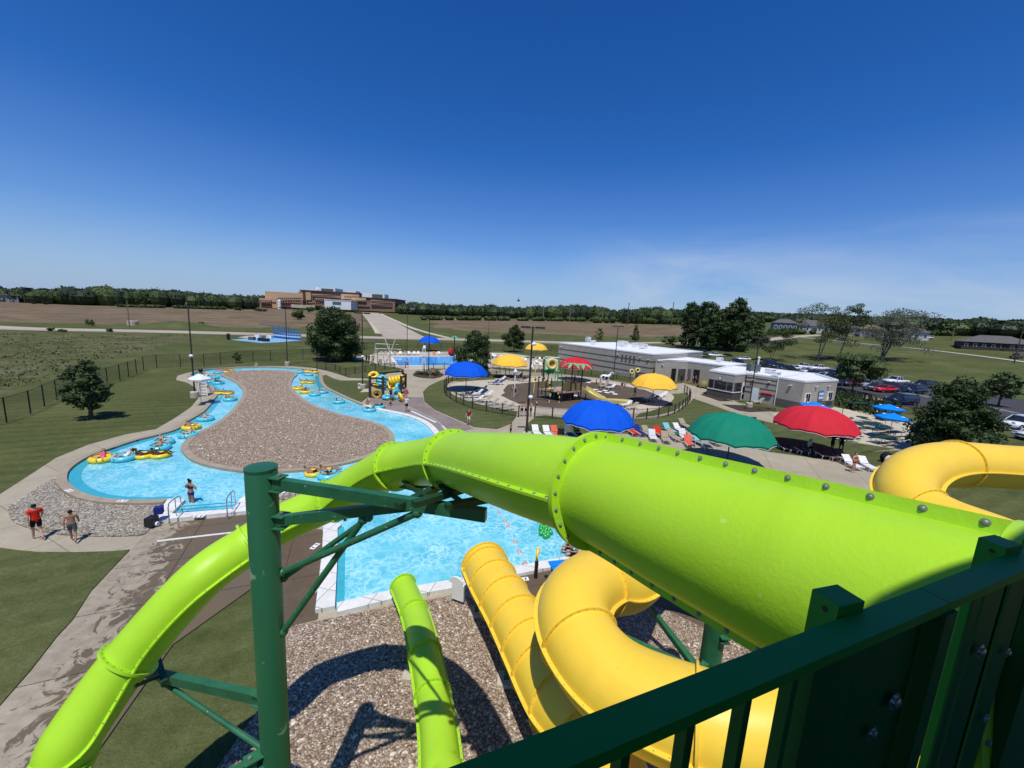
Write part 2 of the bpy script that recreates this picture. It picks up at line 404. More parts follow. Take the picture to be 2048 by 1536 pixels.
def thing(name, label, cat, loc=(0, 0, 0), rz=0, group=None, scale=1):
    o = bpy.data.objects.new(name, None); o.empty_display_size = .3; COL.objects.link(o)
    o.location = loc; o.rotation_euler = (0, 0, rz); o.scale = (scale,)*3
    return tag(o, label, cat, group)
def struct(o): o['kind'] = 'structure'; return o
KIDS = {}
def kids(o): return [c for c in bpy.data.objects if c.parent == o]
def dup(root, loc, rz=0, label=None, group=None, scale=None):
    def cp(o, par):
        c = o.copy(); COL.objects.link(c); c.parent = par
        for k in KIDS[o.name]: cp(k, c)
        return c
    def reg(o):
        KIDS[o.name] = kids(o)
        for k in KIDS[o.name]: reg(k)
    if root.name not in KIDS: reg(root)
    r = cp(root, None); r.location = loc; r.rotation_euler = (0, 0, rz)
    if label: r['label'] = label
    if group: r['group'] = group
    if scale: r.scale = (scale,)*3
    return r
def paint(o, **kw):
    def go(x):
        b = x.name.split('.')[0]
        if b in kw and x.type == 'MESH':
            m = kw[b]; x.material_slots[0].link = 'OBJECT'; x.material_slots[0].material = M[m] if isinstance(m, str) else m
        for k in x.children: go(k)
    go(o)
class Pool:
    """first use places the prototype itself, later uses copy it"""
    def __init__(s, root): s.root = root; s.used = False; s.tmp = kids(root); reg_all(root)
    def put(s, loc, rz=0, label=None, group=None, scale=None, **cols):
        c = dup(s.root, loc, rz, label, group, scale); s.n = c
        if cols: paint(c, **cols)
        return c
    def drop(s):
        def rm(o):
            for k in KIDS.get(o.name, []): rm(k)
            bpy.data.objects.remove(o)
        rm(s.root)
def reg_all(o):
    KIDS[o.name] = kids(o)
    for k in KIDS[o.name]: reg_all(k)
def crom(pts, k=8, closed=True):
    n = len(pts); out = []
    rng = range(n) if closed else range(n-1)
    for i in rng:
        if closed: p = [V(pts[(i+j) % n]) for j in (-1, 0, 1, 2)]
        else: p = [V(pts[min(max(i+j, 0), n-1)]) for j in (-1, 0, 1, 2)]
        for q in range(k):
            t = q/k
            out.append(.5*((2*p[1])+(p[2]-p[0])*t+(2*p[0]-5*p[1]+4*p[2]-p[3])*t*t+(3*p[1]-p[0]-3*p[2]+p[3])*t**3))
    if not closed: out.append(V(pts[-1]))
    return out
def area(p): return sum(p[i-1][0]*p[i][1]-p[i][0]*p[i-1][1] for i in range(len(p)))/2
def offs(poly, d):
    """outward offset for positive d"""
    n = len(poly); s = 1 if area(poly) > 0 else -1; out = []
    for i in range(n):
        t = (V(poly[(i+1) % n])-V(poly[i-1])); t.z = 0
        if t.length < 1e-6: t = V((1, 0, 0))
        t.normalize(); nn = V((t.y, -t.x, 0))*s
        out.append(V(poly[i])+nn*d)
    return out
def GP(px, z=0): return [G(x, y, z) for x, y in px]
def inpoly(x, y, P_):
    c = False; n = len(P_)
    for i in range(n):
        a, b = P_[i], P_[i-1]
        if (a[1] > y) != (b[1] > y) and x < (b[0]-a[0])*(y-a[1])/(b[1]-a[1])+a[0]: c = not c
    return c
# ------------------------------------------------------------------ world, sun, camera
def setup():
    w = bpy.data.worlds.new('World'); sc.world = w; w.use_nodes = True; t = w.node_tree
    bg = t.nodes['Background']
    sky = t.nodes.new('ShaderNodeTexSky'); sky.sky_type = 'NISHITA'; sky.sun_disc = False
    sky.sun_elevation = R(67); sky.sun_rotation = R(184); sky.altitude = 250; sky.air_density = 1.0; sky.dust_density = .35; sky.ozone_density = 2.2
    hs0 = N(t, 'ShaderNodeHueSaturation', Saturation=1.36, Value=1.0); lk(t, sky.outputs[0], hs0.inputs['Color'])
    class hs: outputs = [mixc(t, 1, hs0.outputs[0], (.70, .99, 1.46), 'MULTIPLY')]
    # thin cirrus haze, low and to the right
    tc = t.nodes.new('ShaderNodeTexCoord'); sx = t.nodes.new('ShaderNodeSeparateXYZ'); lk(t, tc.outputs['Generated'], sx.inputs[0])
    mp = t.nodes.new('ShaderNodeMapping'); mp.inputs['Scale'].default_value = (1, 1, 3.2); mp.inputs['Rotation'].default_value = (0, R(18), 0); lk(t, tc.outputs['Generated'], mp.inputs[0])
    n1 = noi(t, mp.outputs[0], 1.9, 9, .58, .8)
    c1 = ramp(t, n1, [(.33, (0, 0, 0)), (.60, (1, 1, 1))]).outputs[0]
    az = ramp(t, None, [(0, (.08,)*3), (.54, (.12,)*3), (.70, (.9,)*3), (.84, (.9,)*3), (1, (.7,)*3)])
    ad = N(t, 'ShaderNodeMath', operation='MULTIPLY_ADD'); lk(t, sx.outputs[0], ad.inputs[0]); ad.inputs[1].default_value = .5; ad.inputs[2].default_value = .5; lk(t, ad.outputs[0], az.inputs[0])
    el = ramp(t, sx.outputs[2], [(0, (.8,)*3), (.08, (1,)*3), (.14, (.55,)*3), (.22, (0, 0, 0))])
    m = mixc(t, 1, mixc(t, 1, c1, az.outputs[0], 'MULTIPLY'), el.outputs[0], 'MULTIPLY')
    hz = ramp(t, sx.outputs[2], [(-.0, (.85,)*3), (.06, (.55,)*3), (.16, (.16,)*3), (.34, (0, 0, 0))]).outputs[0]
    col = mixc(t, hz, hs.outputs[0], (4.0, 5.5, 8.3))
    col = mixc(t, m, col, (6.4, 7.5, 9.3))
    dk = ramp(t, sx.outputs[2], [(0, (1, 1, 1)), (.25, (1.0,)*3), (.6, (.95,)*3), (1, (.9,)*3)]).outputs[0]
    col = mixc(t, 1, col, dk, 'MULTIPLY')
    lk(t, col, bg.inputs[0]); bg.inputs[1].default_value = .082
    l = bpy.data.lights.new('Sun', 'SUN'); l.energy = 4.3; l.angle = R(.53); l.color = (1, .96, .89)
    o = bpy.data.objects.new('Sun', l); COL.objects.link(o)
    d = V((math.cos(R(67))*math.cos(R(86)), math.cos(R(67))*math.sin(R(86)), -math.sin(R(67))))   # light travels toward +Y and down
    o.rotation_euler = d.to_track_quat('-Z', 'Y').to_euler(); o.location = (0, -30, 60)
    c = bpy.data.cameras.new('Camera'); co = bpy.data.objects.new('Camera', c); COL.objects.link(co); sc.camera = co
    c.sensor_fit = 'HORIZONTAL'; c.sensor_width = 36; c.lens = 36*FPX/2048; c.clip_start = .05; c.clip_end = 9000
    mm = Matrix((RT, UP, -FW)).transposed().to_4x4(); mm.translation = CAM; co.matrix_world = mm
    sc.view_settings.view_transform = 'Standard'; sc.view_settings.look = 'None'; sc.view_settings.exposure = 0; sc.view_settings.gamma = 1
    sc.cycles.max_bounces = 8; sc.cycles.transparent_max_bounces = 24; sc.cycles.use_denoising = True
setup()
# ------------------------------------------------------------------ terrain sheet
def terrain():
    dry = [[RM(*p) for p in q] for q in (
        [(-160, 585), (0, 598), (150, 601), (300, 604), (420, 609), (520, 613), (600, 622), (690, 624), (722, 628), (738, 645), (742, 655), (700, 655), (500, 655), (300, 650), (0, 644), (-160, 640)],
        [(845, 635), (940, 636), (1113, 641), (1220, 646), (1370, 652), (1420, 656), (1420, 668), (1370, 672), (1230, 674), (1100, 668), (960, 664), (880, 656)])]
    mead = [RM(*p) for p in [(-160, 662), (0, 663), (200, 667), (350, 671), (430, 676), (420, 684), (340, 690), (300, 702), (210, 722), (120, 746), (0, 790), (-160, 850)]]
    ths = []
    a = -180.0
    while a < 180: ths.append(a); a += (.35 if -66 <= a < 66 else 4)
    rs = [0.0]; r = 6.0
    while r < 6000: rs.append(r); r *= (1.035 if r < 700 else 1.12)
    vs = [(0, 0, 0)]; col = [(0, 0, 0, 1)]; n = len(ths)
    for r in rs[1:]:
        for a in ths:
            x, y = r*math.sin(R(a)), r*math.cos(R(a)); vs.append((x, y, hgt(x, y)))
            jx, jy = x+noise.noise((x*.05, y*.05, 0))*r*.03, y+noise.noise((x*.05, y*.05, 9))*r*.03
            d = 1. if any(inpoly(jx, jy, q) for q in dry) else 0.
            m = 1. if inpoly(jx, jy, mead) else 0.
            col.append((d, m, 0, 1))
    fs = [(0, 1+(k+1) % n, 1+k) for k in range(n)]
    for i in range(len(rs)-2):
        for k in range(n):
            p, q = 1+i*n, 1+(i+1)*n; fs.append((p+k, p+(k+1) % n, q+(k+1) % n, q+k))
    me = bpy.data.meshes.new('ground'); me.from_pydata(vs, [], fs)
    ca = me.color_attributes.new('mask', 'FLOAT_COLOR', 'POINT')
    ca.data.foreach_set('color', [c for q in col for c in q])
    bm = bmesh.new(); bm.from_mesh(me); bmesh.ops.recalc_face_normals(bm, faces=bm.faces)
    if sum(f.normal.z for f in bm.faces) < 0: bmesh.ops.reverse_faces(bm, faces=bm.faces)
    bm.to_mesh(me); bm.free()
    me.polygons.foreach_set('use_smooth', [True]*len(me.polygons)); me.materials.append(M['terrain'])
    o = bpy.data.objects.new('ground', me); COL.objects.link(o); struct(o)
terrain()
# ------------------------------------------------------------------ roads that follow the terrain
def ribbon(name, pts, w, mat, z=.08, kind=True, step=6.0):
    pts = crom([V((p[0], p[1], 0)) for p in pts], 10, False)
    mb = MB(); vs = []; m = len(pts)
    for i, p in enumerate(pts):
        t = pts[min(i+1, m-1)]-pts[max(i-1, 0)]; t.z = 0; t.normalize(); nn = V((-t.y, t.x, 0))
        ww = w[0]+(w[1]-w[0])*i/(m-1) if isinstance(w, tuple) else w
        zc = max(hgt(*(p+nn*ww*k)[:2]) for k in (-.5, 0, .5))+z
        for k in (-.5, 0, .5): q = p+nn*ww*k; vs.append((q.x, q.y, zc))
    fs = [(i*3+k, i*3+k+1, i*3+k+4, i*3+k+3) for i in range(m-1) for k in (0, 1)]
    mb.add(vs, fs); mb.add([(a, b, c) for a, b, c in vs], [])
    # kerb faces
    e = []; n0 = len(mb.v)
    for i in range(m-1):
        for k in (0, 2):
            a, b = vs[i*3+k], vs[(i+1)*3+k]; j = len(mb.v)
            mb.add([a, b, (b[0], b[1], b[2]-z-.6), (a[0], a[1], a[2]-z-.6)], [(0, 1, 2, 3)])
    o = mb.build(name, mat)
    return struct(o) if kind else o
ribbon('road', [RM(x, y) for x, y in [(-400, 636), (-120, 650), (60, 658), (275, 662.5), (512, 668.5), (725, 675), (860, 678), (1005, 682), (1130, 686), (1250, 688)]], 12, 'road', .10)
ribbon('hospital_road', [RM(x, y) for x, y in [(812, 676), (792, 662), (772, 648), (756, 637), (746, 630), (741, 626)]], (17, 15), 'road', .13)
ribbon('sidewalk', [RM(x, y) for x, y in [(758, 668), (750, 655), (742, 644), (733, 634), (727, 627)]], 3, 'patio', .16)
ribbon('sidewalk', [RM(x, y) for x, y in [(900, 677), (845, 663), (806, 649), (778, 636), (762, 628)]], 3, 'patio', .16)
ribbon('road', [RM(x, y) for x, y in [(1250, 688), (1310, 686), (1367, 687), (1440, 687), (1500, 684), (1560, 677), (1600, 673), (1640, 671), (1700, 671)]], 7, 'road', .11)
ribbon('sidewalk', [RM(x, y) for x, y in [(1590, 674), (1640, 679), (1724, 688), (1800, 695), (1900, 706), (2048, 725), (2200, 748)]], 4, 'patio', .14)
ribbon('road', [RM(x, y) for x, y in [(1480, 690), (1520, 688), (1580, 676)]], 5, 'asphalt', .17)
# ------------------------------------------------------------------ pool-side surfaces
def surf(name, poly, z0, z1, mat): return struct(MB().slab(poly, z0, z1).build(name, mat))
outer_px = [(0, 990), (62, 950), (112, 917), (175, 891), (250, 870), (312, 859), (350, 837), (382, 815), (397, 797), (392, 777), (375, 766), (352, 760), (355, 752), (375, 746), (425, 737), (475, 734), (543, 732.5), (585, 733), (628, 736.6), (654, 742), (679, 750), (697, 756), (741, 758)]
deck_px = [(-420, 1260)]+outer_px+[(760, 755), (775, 748), (812, 738), (850, 741), (870, 742), (905, 737), (960, 735), (1010, 741), (1110, 747), (1200, 757), (1262, 768), (1330, 772), (1365, 766), (1410, 778), (1480, 806), (1545, 824), (1600, 826), (1665, 815), (1760, 830), (1860, 850), (1880, 905), (1790, 901), (1720, 905), (1770, 930), (1860, 960), (1900, 1060), (1500, 1080), (1400, 1200), (1100, 1240), (880, 1215), (640, 1244), (560, 1260), (575, 1125), (330, 1290), (150, 1536), (60, 1700), (-420, 1850), (-420, 1640)]
big = GP(deck_px)
surf('pool_deck', big, -.3, .040, 'concrete')
rv_px = [(135, 962), (140, 945), (162, 927), (190, 913), (225, 901), (270, 886), (312, 875), (355, 862), (380, 844), (410, 825), (430, 800), (436, 788), (422, 774), (393, 762), (382, 752), (400, 744), (437, 739), (512, 736), (551, 736.6), (594, 739), (625, 743), (638, 749), (638, 759), (642, 769), (650, 778), (667, 787), (687, 797), (706, 805), (726, 813), (759, 823), (803, 832), (835, 843), (855, 856), (868, 872), (880, 892), (930, 905), (990, 915), (1060, 945), (1130, 1000), (1170, 1060)]
curve = crom(GP(rv_px), 5, False)
low_px = [(1172, 1110), (1125, 1122), (1090, 1129), (1016, 1144), (902, 1168), (773, 1191), (674, 1215), (676, 1103), (675, 1058), (640, 1050), (632, 1020), (640, 985), (624, 981), (555, 989), (494, 994), (480, 1005), (467, 1024), (345, 1034), (370, 1007), (337, 1004), (287, 1006), (225, 1004), (187, 998), (160, 988), (142, 975)]
water_poly = curve+GP(low_px)
surf('pool_water', water_poly, .0, .060, 'water')
# dark margin along the sunward wall of the river is a strip painting wall shadow and depth; the coping stands above the water
# kerb-like coping around the river (outer bank)
rivc = crom(GP([(337, 1004), (287, 1006), (225, 1004), (187, 998), (160, 988), (142, 975)]+rv_px[:29]), 5, False)
def open_ring(name, line, d, z0, z1, mat, ext=0):
    n = len(line); A = []; B = []
    for i, p in enumerate(line):
        t = V(line[min(i+1, n-1)])-V(line[max(i-1, 0)]); t.z = 0; t.normalize(); nn = V((-t.y, t.x, 0)); A.append(V(p)); B.append(V(p)+nn*d)
    mb = MB(); vs = [(*p[:2], z1) for p in A]+[(*p[:2], z1) for p in B]+[(*p[:2], z0) for p in A]+[(*p[:2], z0) for p in B]; fs = []
    for i in range(n-1):
        fs += [(i, i+1, n+i+1, n+i), (2*n+i, 2*n+i+1, i+1, i), (n+i, n+i+1, 3*n+i+1, 3*n+i)]
    fs += [(0, n, 3*n, 2*n), (n-1, 2*n-1, 4*n-1, 3*n-1)]
    return struct(mb.add(vs, fs).build(name, mat, fixn=True))
open_ring('pool_coping', rivc, .42, 0, .20, 'coping')
open_ring('pool_coping', crom(GP(rv_px[28:]), 5, False), .55, 0, .20, 'white_coping')
edge = GP([(1172, 1110), (1125, 1122), (1090, 1129), (1016, 1144), (902, 1168), (773, 1191), (674, 1215)])
open_ring('pool_coping', edge, .50, 0, .20, 'white_coping')
open_ring('pool_coping', GP([(670, 1222), (676, 1103), (675, 1058)]), .62, 0, .204, 'white_coping')
open_ring('pool_coping', GP([(684, 1056), (640, 1050), (632, 1020), (640, 985)]), .45, 0, .208, 'white_coping')
open_ring('pool_coping', GP([(644, 980), (624, 981), (555, 989), (494, 994)]), .40, 0, .212, 'white_coping')
# stair alcove deck in white
surf('stair_deck', GP([(307, 1050), (336, 1005), (371, 1006), (344, 1035), (467, 1025), (481, 1005), (496, 993), (560, 1000), (545, 1012), (520, 1029), (490, 1030), (400, 1039)]), 0, .216, 'white_coping')
st = [[(352, 1030), (466, 1021), (470, 1018), (356, 1026)], [(358, 1023), (472, 1014), (475, 1011), (361, 1020)], [(364, 1016), (478, 1007), (480, 1005), (366, 1014)]]
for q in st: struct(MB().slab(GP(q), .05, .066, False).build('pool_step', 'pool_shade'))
open_ring('pool_wall_shade', rivc[:150], -.55, .05, .063, 'pool_wall_shade')  # darker strips just above the water, painting wall shadow and depth
open_ring('pool_wall_shade', GP([(670, 1222), (676, 1103), (675, 1058)]), -.30, .05, .063, 'pool_wall_shade')
# gravel island
isl_px = [(440.6, 752), (453, 747), (482, 744), (531, 742.5), (567, 743.7), (589, 747), (595, 751), (587, 759), (583, 771), (587, 781), (604, 798), (628, 813), (677, 831), (726, 842), (760, 852), (780, 864), (788, 876), (785, 891), (763, 908), (726, 922.6), (677, 935), (628, 943), (580, 948), (506, 949.5), (457, 944.6), (409, 935), (379, 922.6), (363, 905), (365, 893), (377, 881), (396, 869), (421, 857), (445, 841), (467, 820), (482, 800), (485.7, 786), (479.6, 775), (467, 765), (450, 757)]
isl = crom(GP(isl_px), 5)
inn = offs(isl, -.42)
struct(MB().ring(isl, inn, 0, .22).build('island_coping', 'coping', fixn=True))
surf('island_gravel', offs(inn, .02), 0, .20, 'gravel')
# grey river-rock bed on the left
rk = GP([(112, 961), (95, 965), (58, 990), (20, 1015), (19, 1030), (27, 1045), (62, 1060), (125, 1072), (200, 1075), (275, 1074), (296, 1066), (306, 1050), (332, 1016), (312, 1013), (250, 1013), (187, 1009), (150, 1000), (120, 985), (116, 972)])
surf('rock_bed', crom(rk, 3), 0, .075, 'grey_gravel')
# wet deck
surf('wet_deck', GP([(300, 1060), (308, 1051), (400, 1041), (490, 1031), (545, 1014), (560, 1016), (600, 1002), (632, 1000), (655, 1062), (648, 1110), (636, 1240), (560, 1257), (575, 1127), (560, 1138), (345, 1292), (165, 1550), (60, 1700), (-420, 1850), (-420, 1640), (0, 1416), (61, 1346), (112, 1280), (145, 1244), (182, 1186), (262, 1101), (290, 1072)]), 0, .052, 'wet_deck')
surf('damp_deck', GP([(660, 1062), (648, 1110), (634, 1242), (560, 1259), (566, 1125), (560, 1100), (610, 1062)]), 0, .058, 'damp_deck')
surf('damp_deck', GP([(1010, 1152), (1180, 1110), (1230, 1130), (1300, 1170), (1420, 1230), (1420, 1270), (1330, 1225), (1262, 1200), (1225, 1212), (1100, 1236), (1040, 1230)]), 0, .058, 'damp_deck')
surf('gravel_patch', GP([(560, 1001), (600, 1004), (628, 990), (622, 986), (562, 993)]), 0, .10, 'gravel')
# gravel under the slides
surf('gravel_bed', GP([(563, 1259), (636, 1245), (780, 1216), (915, 1192), (1000, 1215), (1060, 1225), (1140, 1235), (1225, 1208), (1258, 1198), (1330, 1222), (1420, 1265), (1700, 1300), (2300, 1400), (2600, 1900), (1200, 2600), (430, 1800), (420, 1560), (470, 1490), (515, 1425), (545, 1340)]), 0, .070, 'gravel')
# lawns laid between the paths
def lawn(px, z=.085, sm=False):
    p = GP(px); p = crom(p, 4) if sm else p
    return surf('lawn', p, 0, z, 'lawn')
lawn([(646, 752), (652, 750.5), (668, 758.5), (682, 762), (740, 761.5), (740, 778), (737, 794), (722, 806), (697, 797), (672, 786), (653, 773), (646, 763)])
lawn([(906, 755), (880, 762), (857, 773), (846, 785), (849, 804), (869, 820), (898, 833), (929, 846), (948, 855), (994, 859), (1021, 849), (1031, 837), (1035, 824), (1024, 820), (990, 812), (950, 802), (910, 788), (895, 778), (895, 768), (906, 761), (920, 756)])
lawn([(1072, 834), (1054, 849), (1048, 862), (1100, 868), (1180, 868), (1250, 868), (1330, 876), (1390, 874), (1450, 885), (1540, 905), (1640, 918), (1752, 934), (1768, 929), (1722, 906), (1790, 899), (1690, 884), (1628, 867), (1552, 849), (1507, 838), (1454, 822), (1416, 808), (1386, 798), (1380, 806), (1352, 826), (1310, 838), (1250, 842), (1150, 840), (1092, 832)])
lawn([(905, 750), (950, 746), (1010, 750), (1060, 752), (1065, 760), (1040, 764), (1000, 762), (960, 764), (925, 764), (900, 762)], .088)
lawn([(1355, 788), (1376, 786), (1376, 800), (1350, 822), (1310, 832), (1270, 836), (1288, 822), (1320, 815), (1336, 800), (1330, 790)], .088)
lawn([(912, 778), (935, 772), (948, 778), (938, 783), (916, 783)], .088)
# lawn strips between river walk and the diving pool
lawn([(650, 741), (680, 748), (700, 755), (745, 757), (770, 748), (800, 741), (792, 735), (762, 731), (735, 722), (700, 718), (640, 716), (600, 722), (600, 731), (628, 735)], .09)
lawn([(0, 1099), (37, 1104), (75, 1107.5), (150, 1108), (225, 1106), (260, 1102.5), (182, 1186), (145, 1244), (112, 1280), (61, 1346), (0, 1416), (-420, 1640), (-420, 1150), (-200, 1110)], .09)
# island bed on the plaza
surf('mulch_bed', crom(GP([(826, 749), (840, 744), (858, 743), (876, 745), (888, 750), (876, 756), (852, 757), (832, 754)]), 4), 0, .10, 'mulch')
surf('mulch_bed', GP([(1401, 790), (1416, 786), (1462, 803), (1440, 803)]), 0, .10, 'mulch')
surf('mulch_bed', GP([(1444, 810), (1490, 812), (1525, 815), (1552, 818), (1552, 823), (1500, 825), (1478, 822)]), 0, .10, 'mulch')
# stamped plaza and grey walk
surf('plaza', GP([(822, 795), (846, 795), (849, 806), (869, 822), (898, 835), (929, 849), (948, 858), (925, 864), (900, 862), (870, 838), (840, 824), (815, 812), (780, 812), (735, 806), (742, 797), (790, 795)]), 0, .052, 'stamped')
surf('grey_walk', GP([(725, 808), (780, 813), (812, 813), (838, 825), (868, 840), (895, 862), (880, 866), (862, 856), (838, 843), (803, 832), (760, 823)]), 0, .056, 'grey_walk')
for q in ([(823, 822), (873, 845), (871, 847), (821, 823.5)], [(885, 852), (898, 864), (894, 865), (883, 853)]): struct(MB().slab(GP(q), .05, .062, False).build('painted_line', 'paint_white'))
struct(MB().slab(GP([(314, 1083), (480, 1064), (480, 1067), (315, 1086)]), .05, .060, False).build('painted_line', 'paint_white'))
# diving pool
surf('diving_deck', GP([(735, 712), (711, 714), (702, 722), (735, 724), (762, 732), (794, 736), (812, 740), (905, 738), (1000, 736), (1115, 742), (1118, 720), (1010, 706), (880, 704), (760, 705)]), 0, .060, 'patio')
dv = GP([(785, 715), (912, 713), (930, 732), (798, 732)])
surf('diving_water', dv, 0, .075, 'dive_water')
struct(MB().ring(offs(dv, .9), dv, 0, .12).build('diving_coping', 'white_coping', fixn=True))
# splash pad and its decks
spl = crom(GP([(905, 770), (930, 764), (990, 760), (1060, 757), (1130, 757), (1210, 763), (1280, 774), (1330, 784), (1348, 796), (1330, 812), (1290, 826), (1220, 832), (1100, 830), (1020, 822), (960, 810), (915, 795), (898, 782)]), 4)
surf('splash_deck', spl, 0, .092, 'patio')
surf('splash_pad', GP([(1016, 770), (1040, 768), (1090, 763), (1150, 762), (1230, 770), (1290, 781), (1312, 790), (1300, 805), (1250, 817), (1180, 822), (1100, 817), (1044, 812), (1019, 801), (1001, 792), (1010, 787), (1006, 782)]), 0, .098, 'splash_floor')
surf('patio', GP([(1669, 815), (1597, 813), (1560, 828), (1546, 828), (1556, 849), (1629, 866), (1688, 883), (1793, 897), (1860, 905), (1880, 860), (1760, 831)]), 0, .060, 'patio')
# car park
surf('car_park', GP([(1370, 696), (1500, 712.5), (1620, 729), (1710, 745), (1820, 765), (1900, 776), (2048, 801), (2300, 850), (2300, 935), (2048, 868), (1976, 850), (1850, 825), (1760, 806), (1675, 785), (1600, 790), (1500, 760), (1390, 718)]), -.3, .050, 'asphalt')
open_ring('kerb', GP([(2300, 935), (2048, 868), (1976, 850), (1850, 825), (1760, 806), (1675, 785)]), .2, 0, .17, 'patio')
surf('kerb_island', GP([(1710, 793), (1726, 791), (1760, 798), (1768, 802), (1730, 798)]), 0, .12, 'patio')
for i in range(14):
    a = G(1716+i*22, 768+i*3.9); b = a+V((-1.6, -4.6, 0)); d = (b-a).normalized(); n_ = V((-d.y, d.x, 0))*.06
    struct(MB().slab([a-n_, b-n_, b+n_, a+n_], .04, .056, False).build('parking_line', 'paint_white'))
# depth and no-diving tiles set in the coping
for px, py, rz in [(139, 988, -20), (246, 1009, 5), (398, 1041, 8), (630, 1095, 80), (625, 1188, 80), (1046, 1161, 12)]:
    g = G(px, py); z = .222 if px in (139, 246, 398) else .064
    if px in (139, 246): z = .204
    t_ = thing('depth_tile', 'white pool depth marker tile near '+{139: 'the left end of the river', 246: 'the river bank above the rocks', 398: 'the entry steps', 630: 'the upper left edge of the slide pool', 625: 'the lower left edge of the slide pool', 1046: 'the yellow slide exit'}[px], 'depth marker', (g.x, g.y, z), R(rz), 'depth marker tiles')
    MB().box((0, 0, 0), (.46, .22, .008)).build('tile', 'white', t_)
    for x_ in (-.12, .10): MB().box((x_, 0, .006), (.05, .12, .004)).box((x_+.03, .05, .006), (.05, .025, .004)).box((x_+.03, -.05, .006), (.05, .025, .004)).build('digit', 'black', t_)

# loose stones lying over the gravel beds
def stones(name, label, poly, n, s0, s1, z, mat, seed, ybias=0):
    rnd = random.Random(seed); xs = [p[0] for p in poly]; ys = [p[1] for p in poly]; mb = MB(); k = 0; x0, x1, y0, y1 = min(xs), max(xs), min(ys), max(ys)
    base = [V((0, 0, 1)), V((1, 0, 0)), V((.3, .95, 0)), V((-.8, .6, 0)), V((-.8, -.6, 0)), V((.3, -.95, 0)), V((0, 0, -1))]
    fs = [(0, 1, 2), (0, 2, 3), (0, 3, 4), (0, 4, 5), (0, 5, 1), (6, 2, 1), (6, 3, 2), (6, 4, 3), (6, 5, 4), (6, 1, 5)]
    while k < n:
        x, y = rnd.uniform(x0, x1), rnd.uniform(y0, y1)
        if not inpoly(x, y, poly): continue
        k += 1; s = rnd.uniform(s0, s1)*(1.6 if rnd.random() < .06 else 1); a = rnd.uniform(0, 6.28); ca, sa = math.cos(a), math.sin(a); e = rnd.uniform(.55, 1); h = rnd.uniform(.4, .7)
        mb.add([(x+(p.x*ca*1.2-p.y*sa*e)*s, y+(p.x*sa*1.2+p.y*ca*e)*s, z+p.z*s*h+rnd.uniform(-.1, .1)*s) for p in base], fs)
    tag(mb.build(name, mat), label, 'stones', None, 'stuff')
gb = [V((-8.2, 6, 0)), V((-8.4, 8, 0)), V((-7.9, 11.5, 0)), V((-5.9, 12.05, 0)), V((-2.5, 13.0, 0)), V((.2, 13.6, 0)), V((3, 13.0, 0)), V((6.5, 12, 0)), V((10, 9.5, 0)), V((9, 6, 0))]
gb2 = GP([(540, 1290), (566, 1264), (636, 1250), (780, 1221), (915, 1197), (1000, 1220), (1060, 1230), (1140, 1240), (1225, 1213), (1258, 1203), (1330, 1228), (1420, 1272), (1600, 1310), (1600, 1560), (470, 1560), (490, 1490), (520, 1425)])
stones('loose_stones', 'loose mixed stones covering the gravel bed under the slides', gb2, 17000, .018, .045, .078, 'stone', 1)
stones('loose_stones', 'loose mixed stones covering the gravel island in the river', offs(inn, -.1), 14000, .03, .065, .21, 'stone', 2)
stones('loose_stones', 'loose grey stones covering the rock bed beside the path', rk, 8000, .03, .06, .085, 'grey_stone', 3)
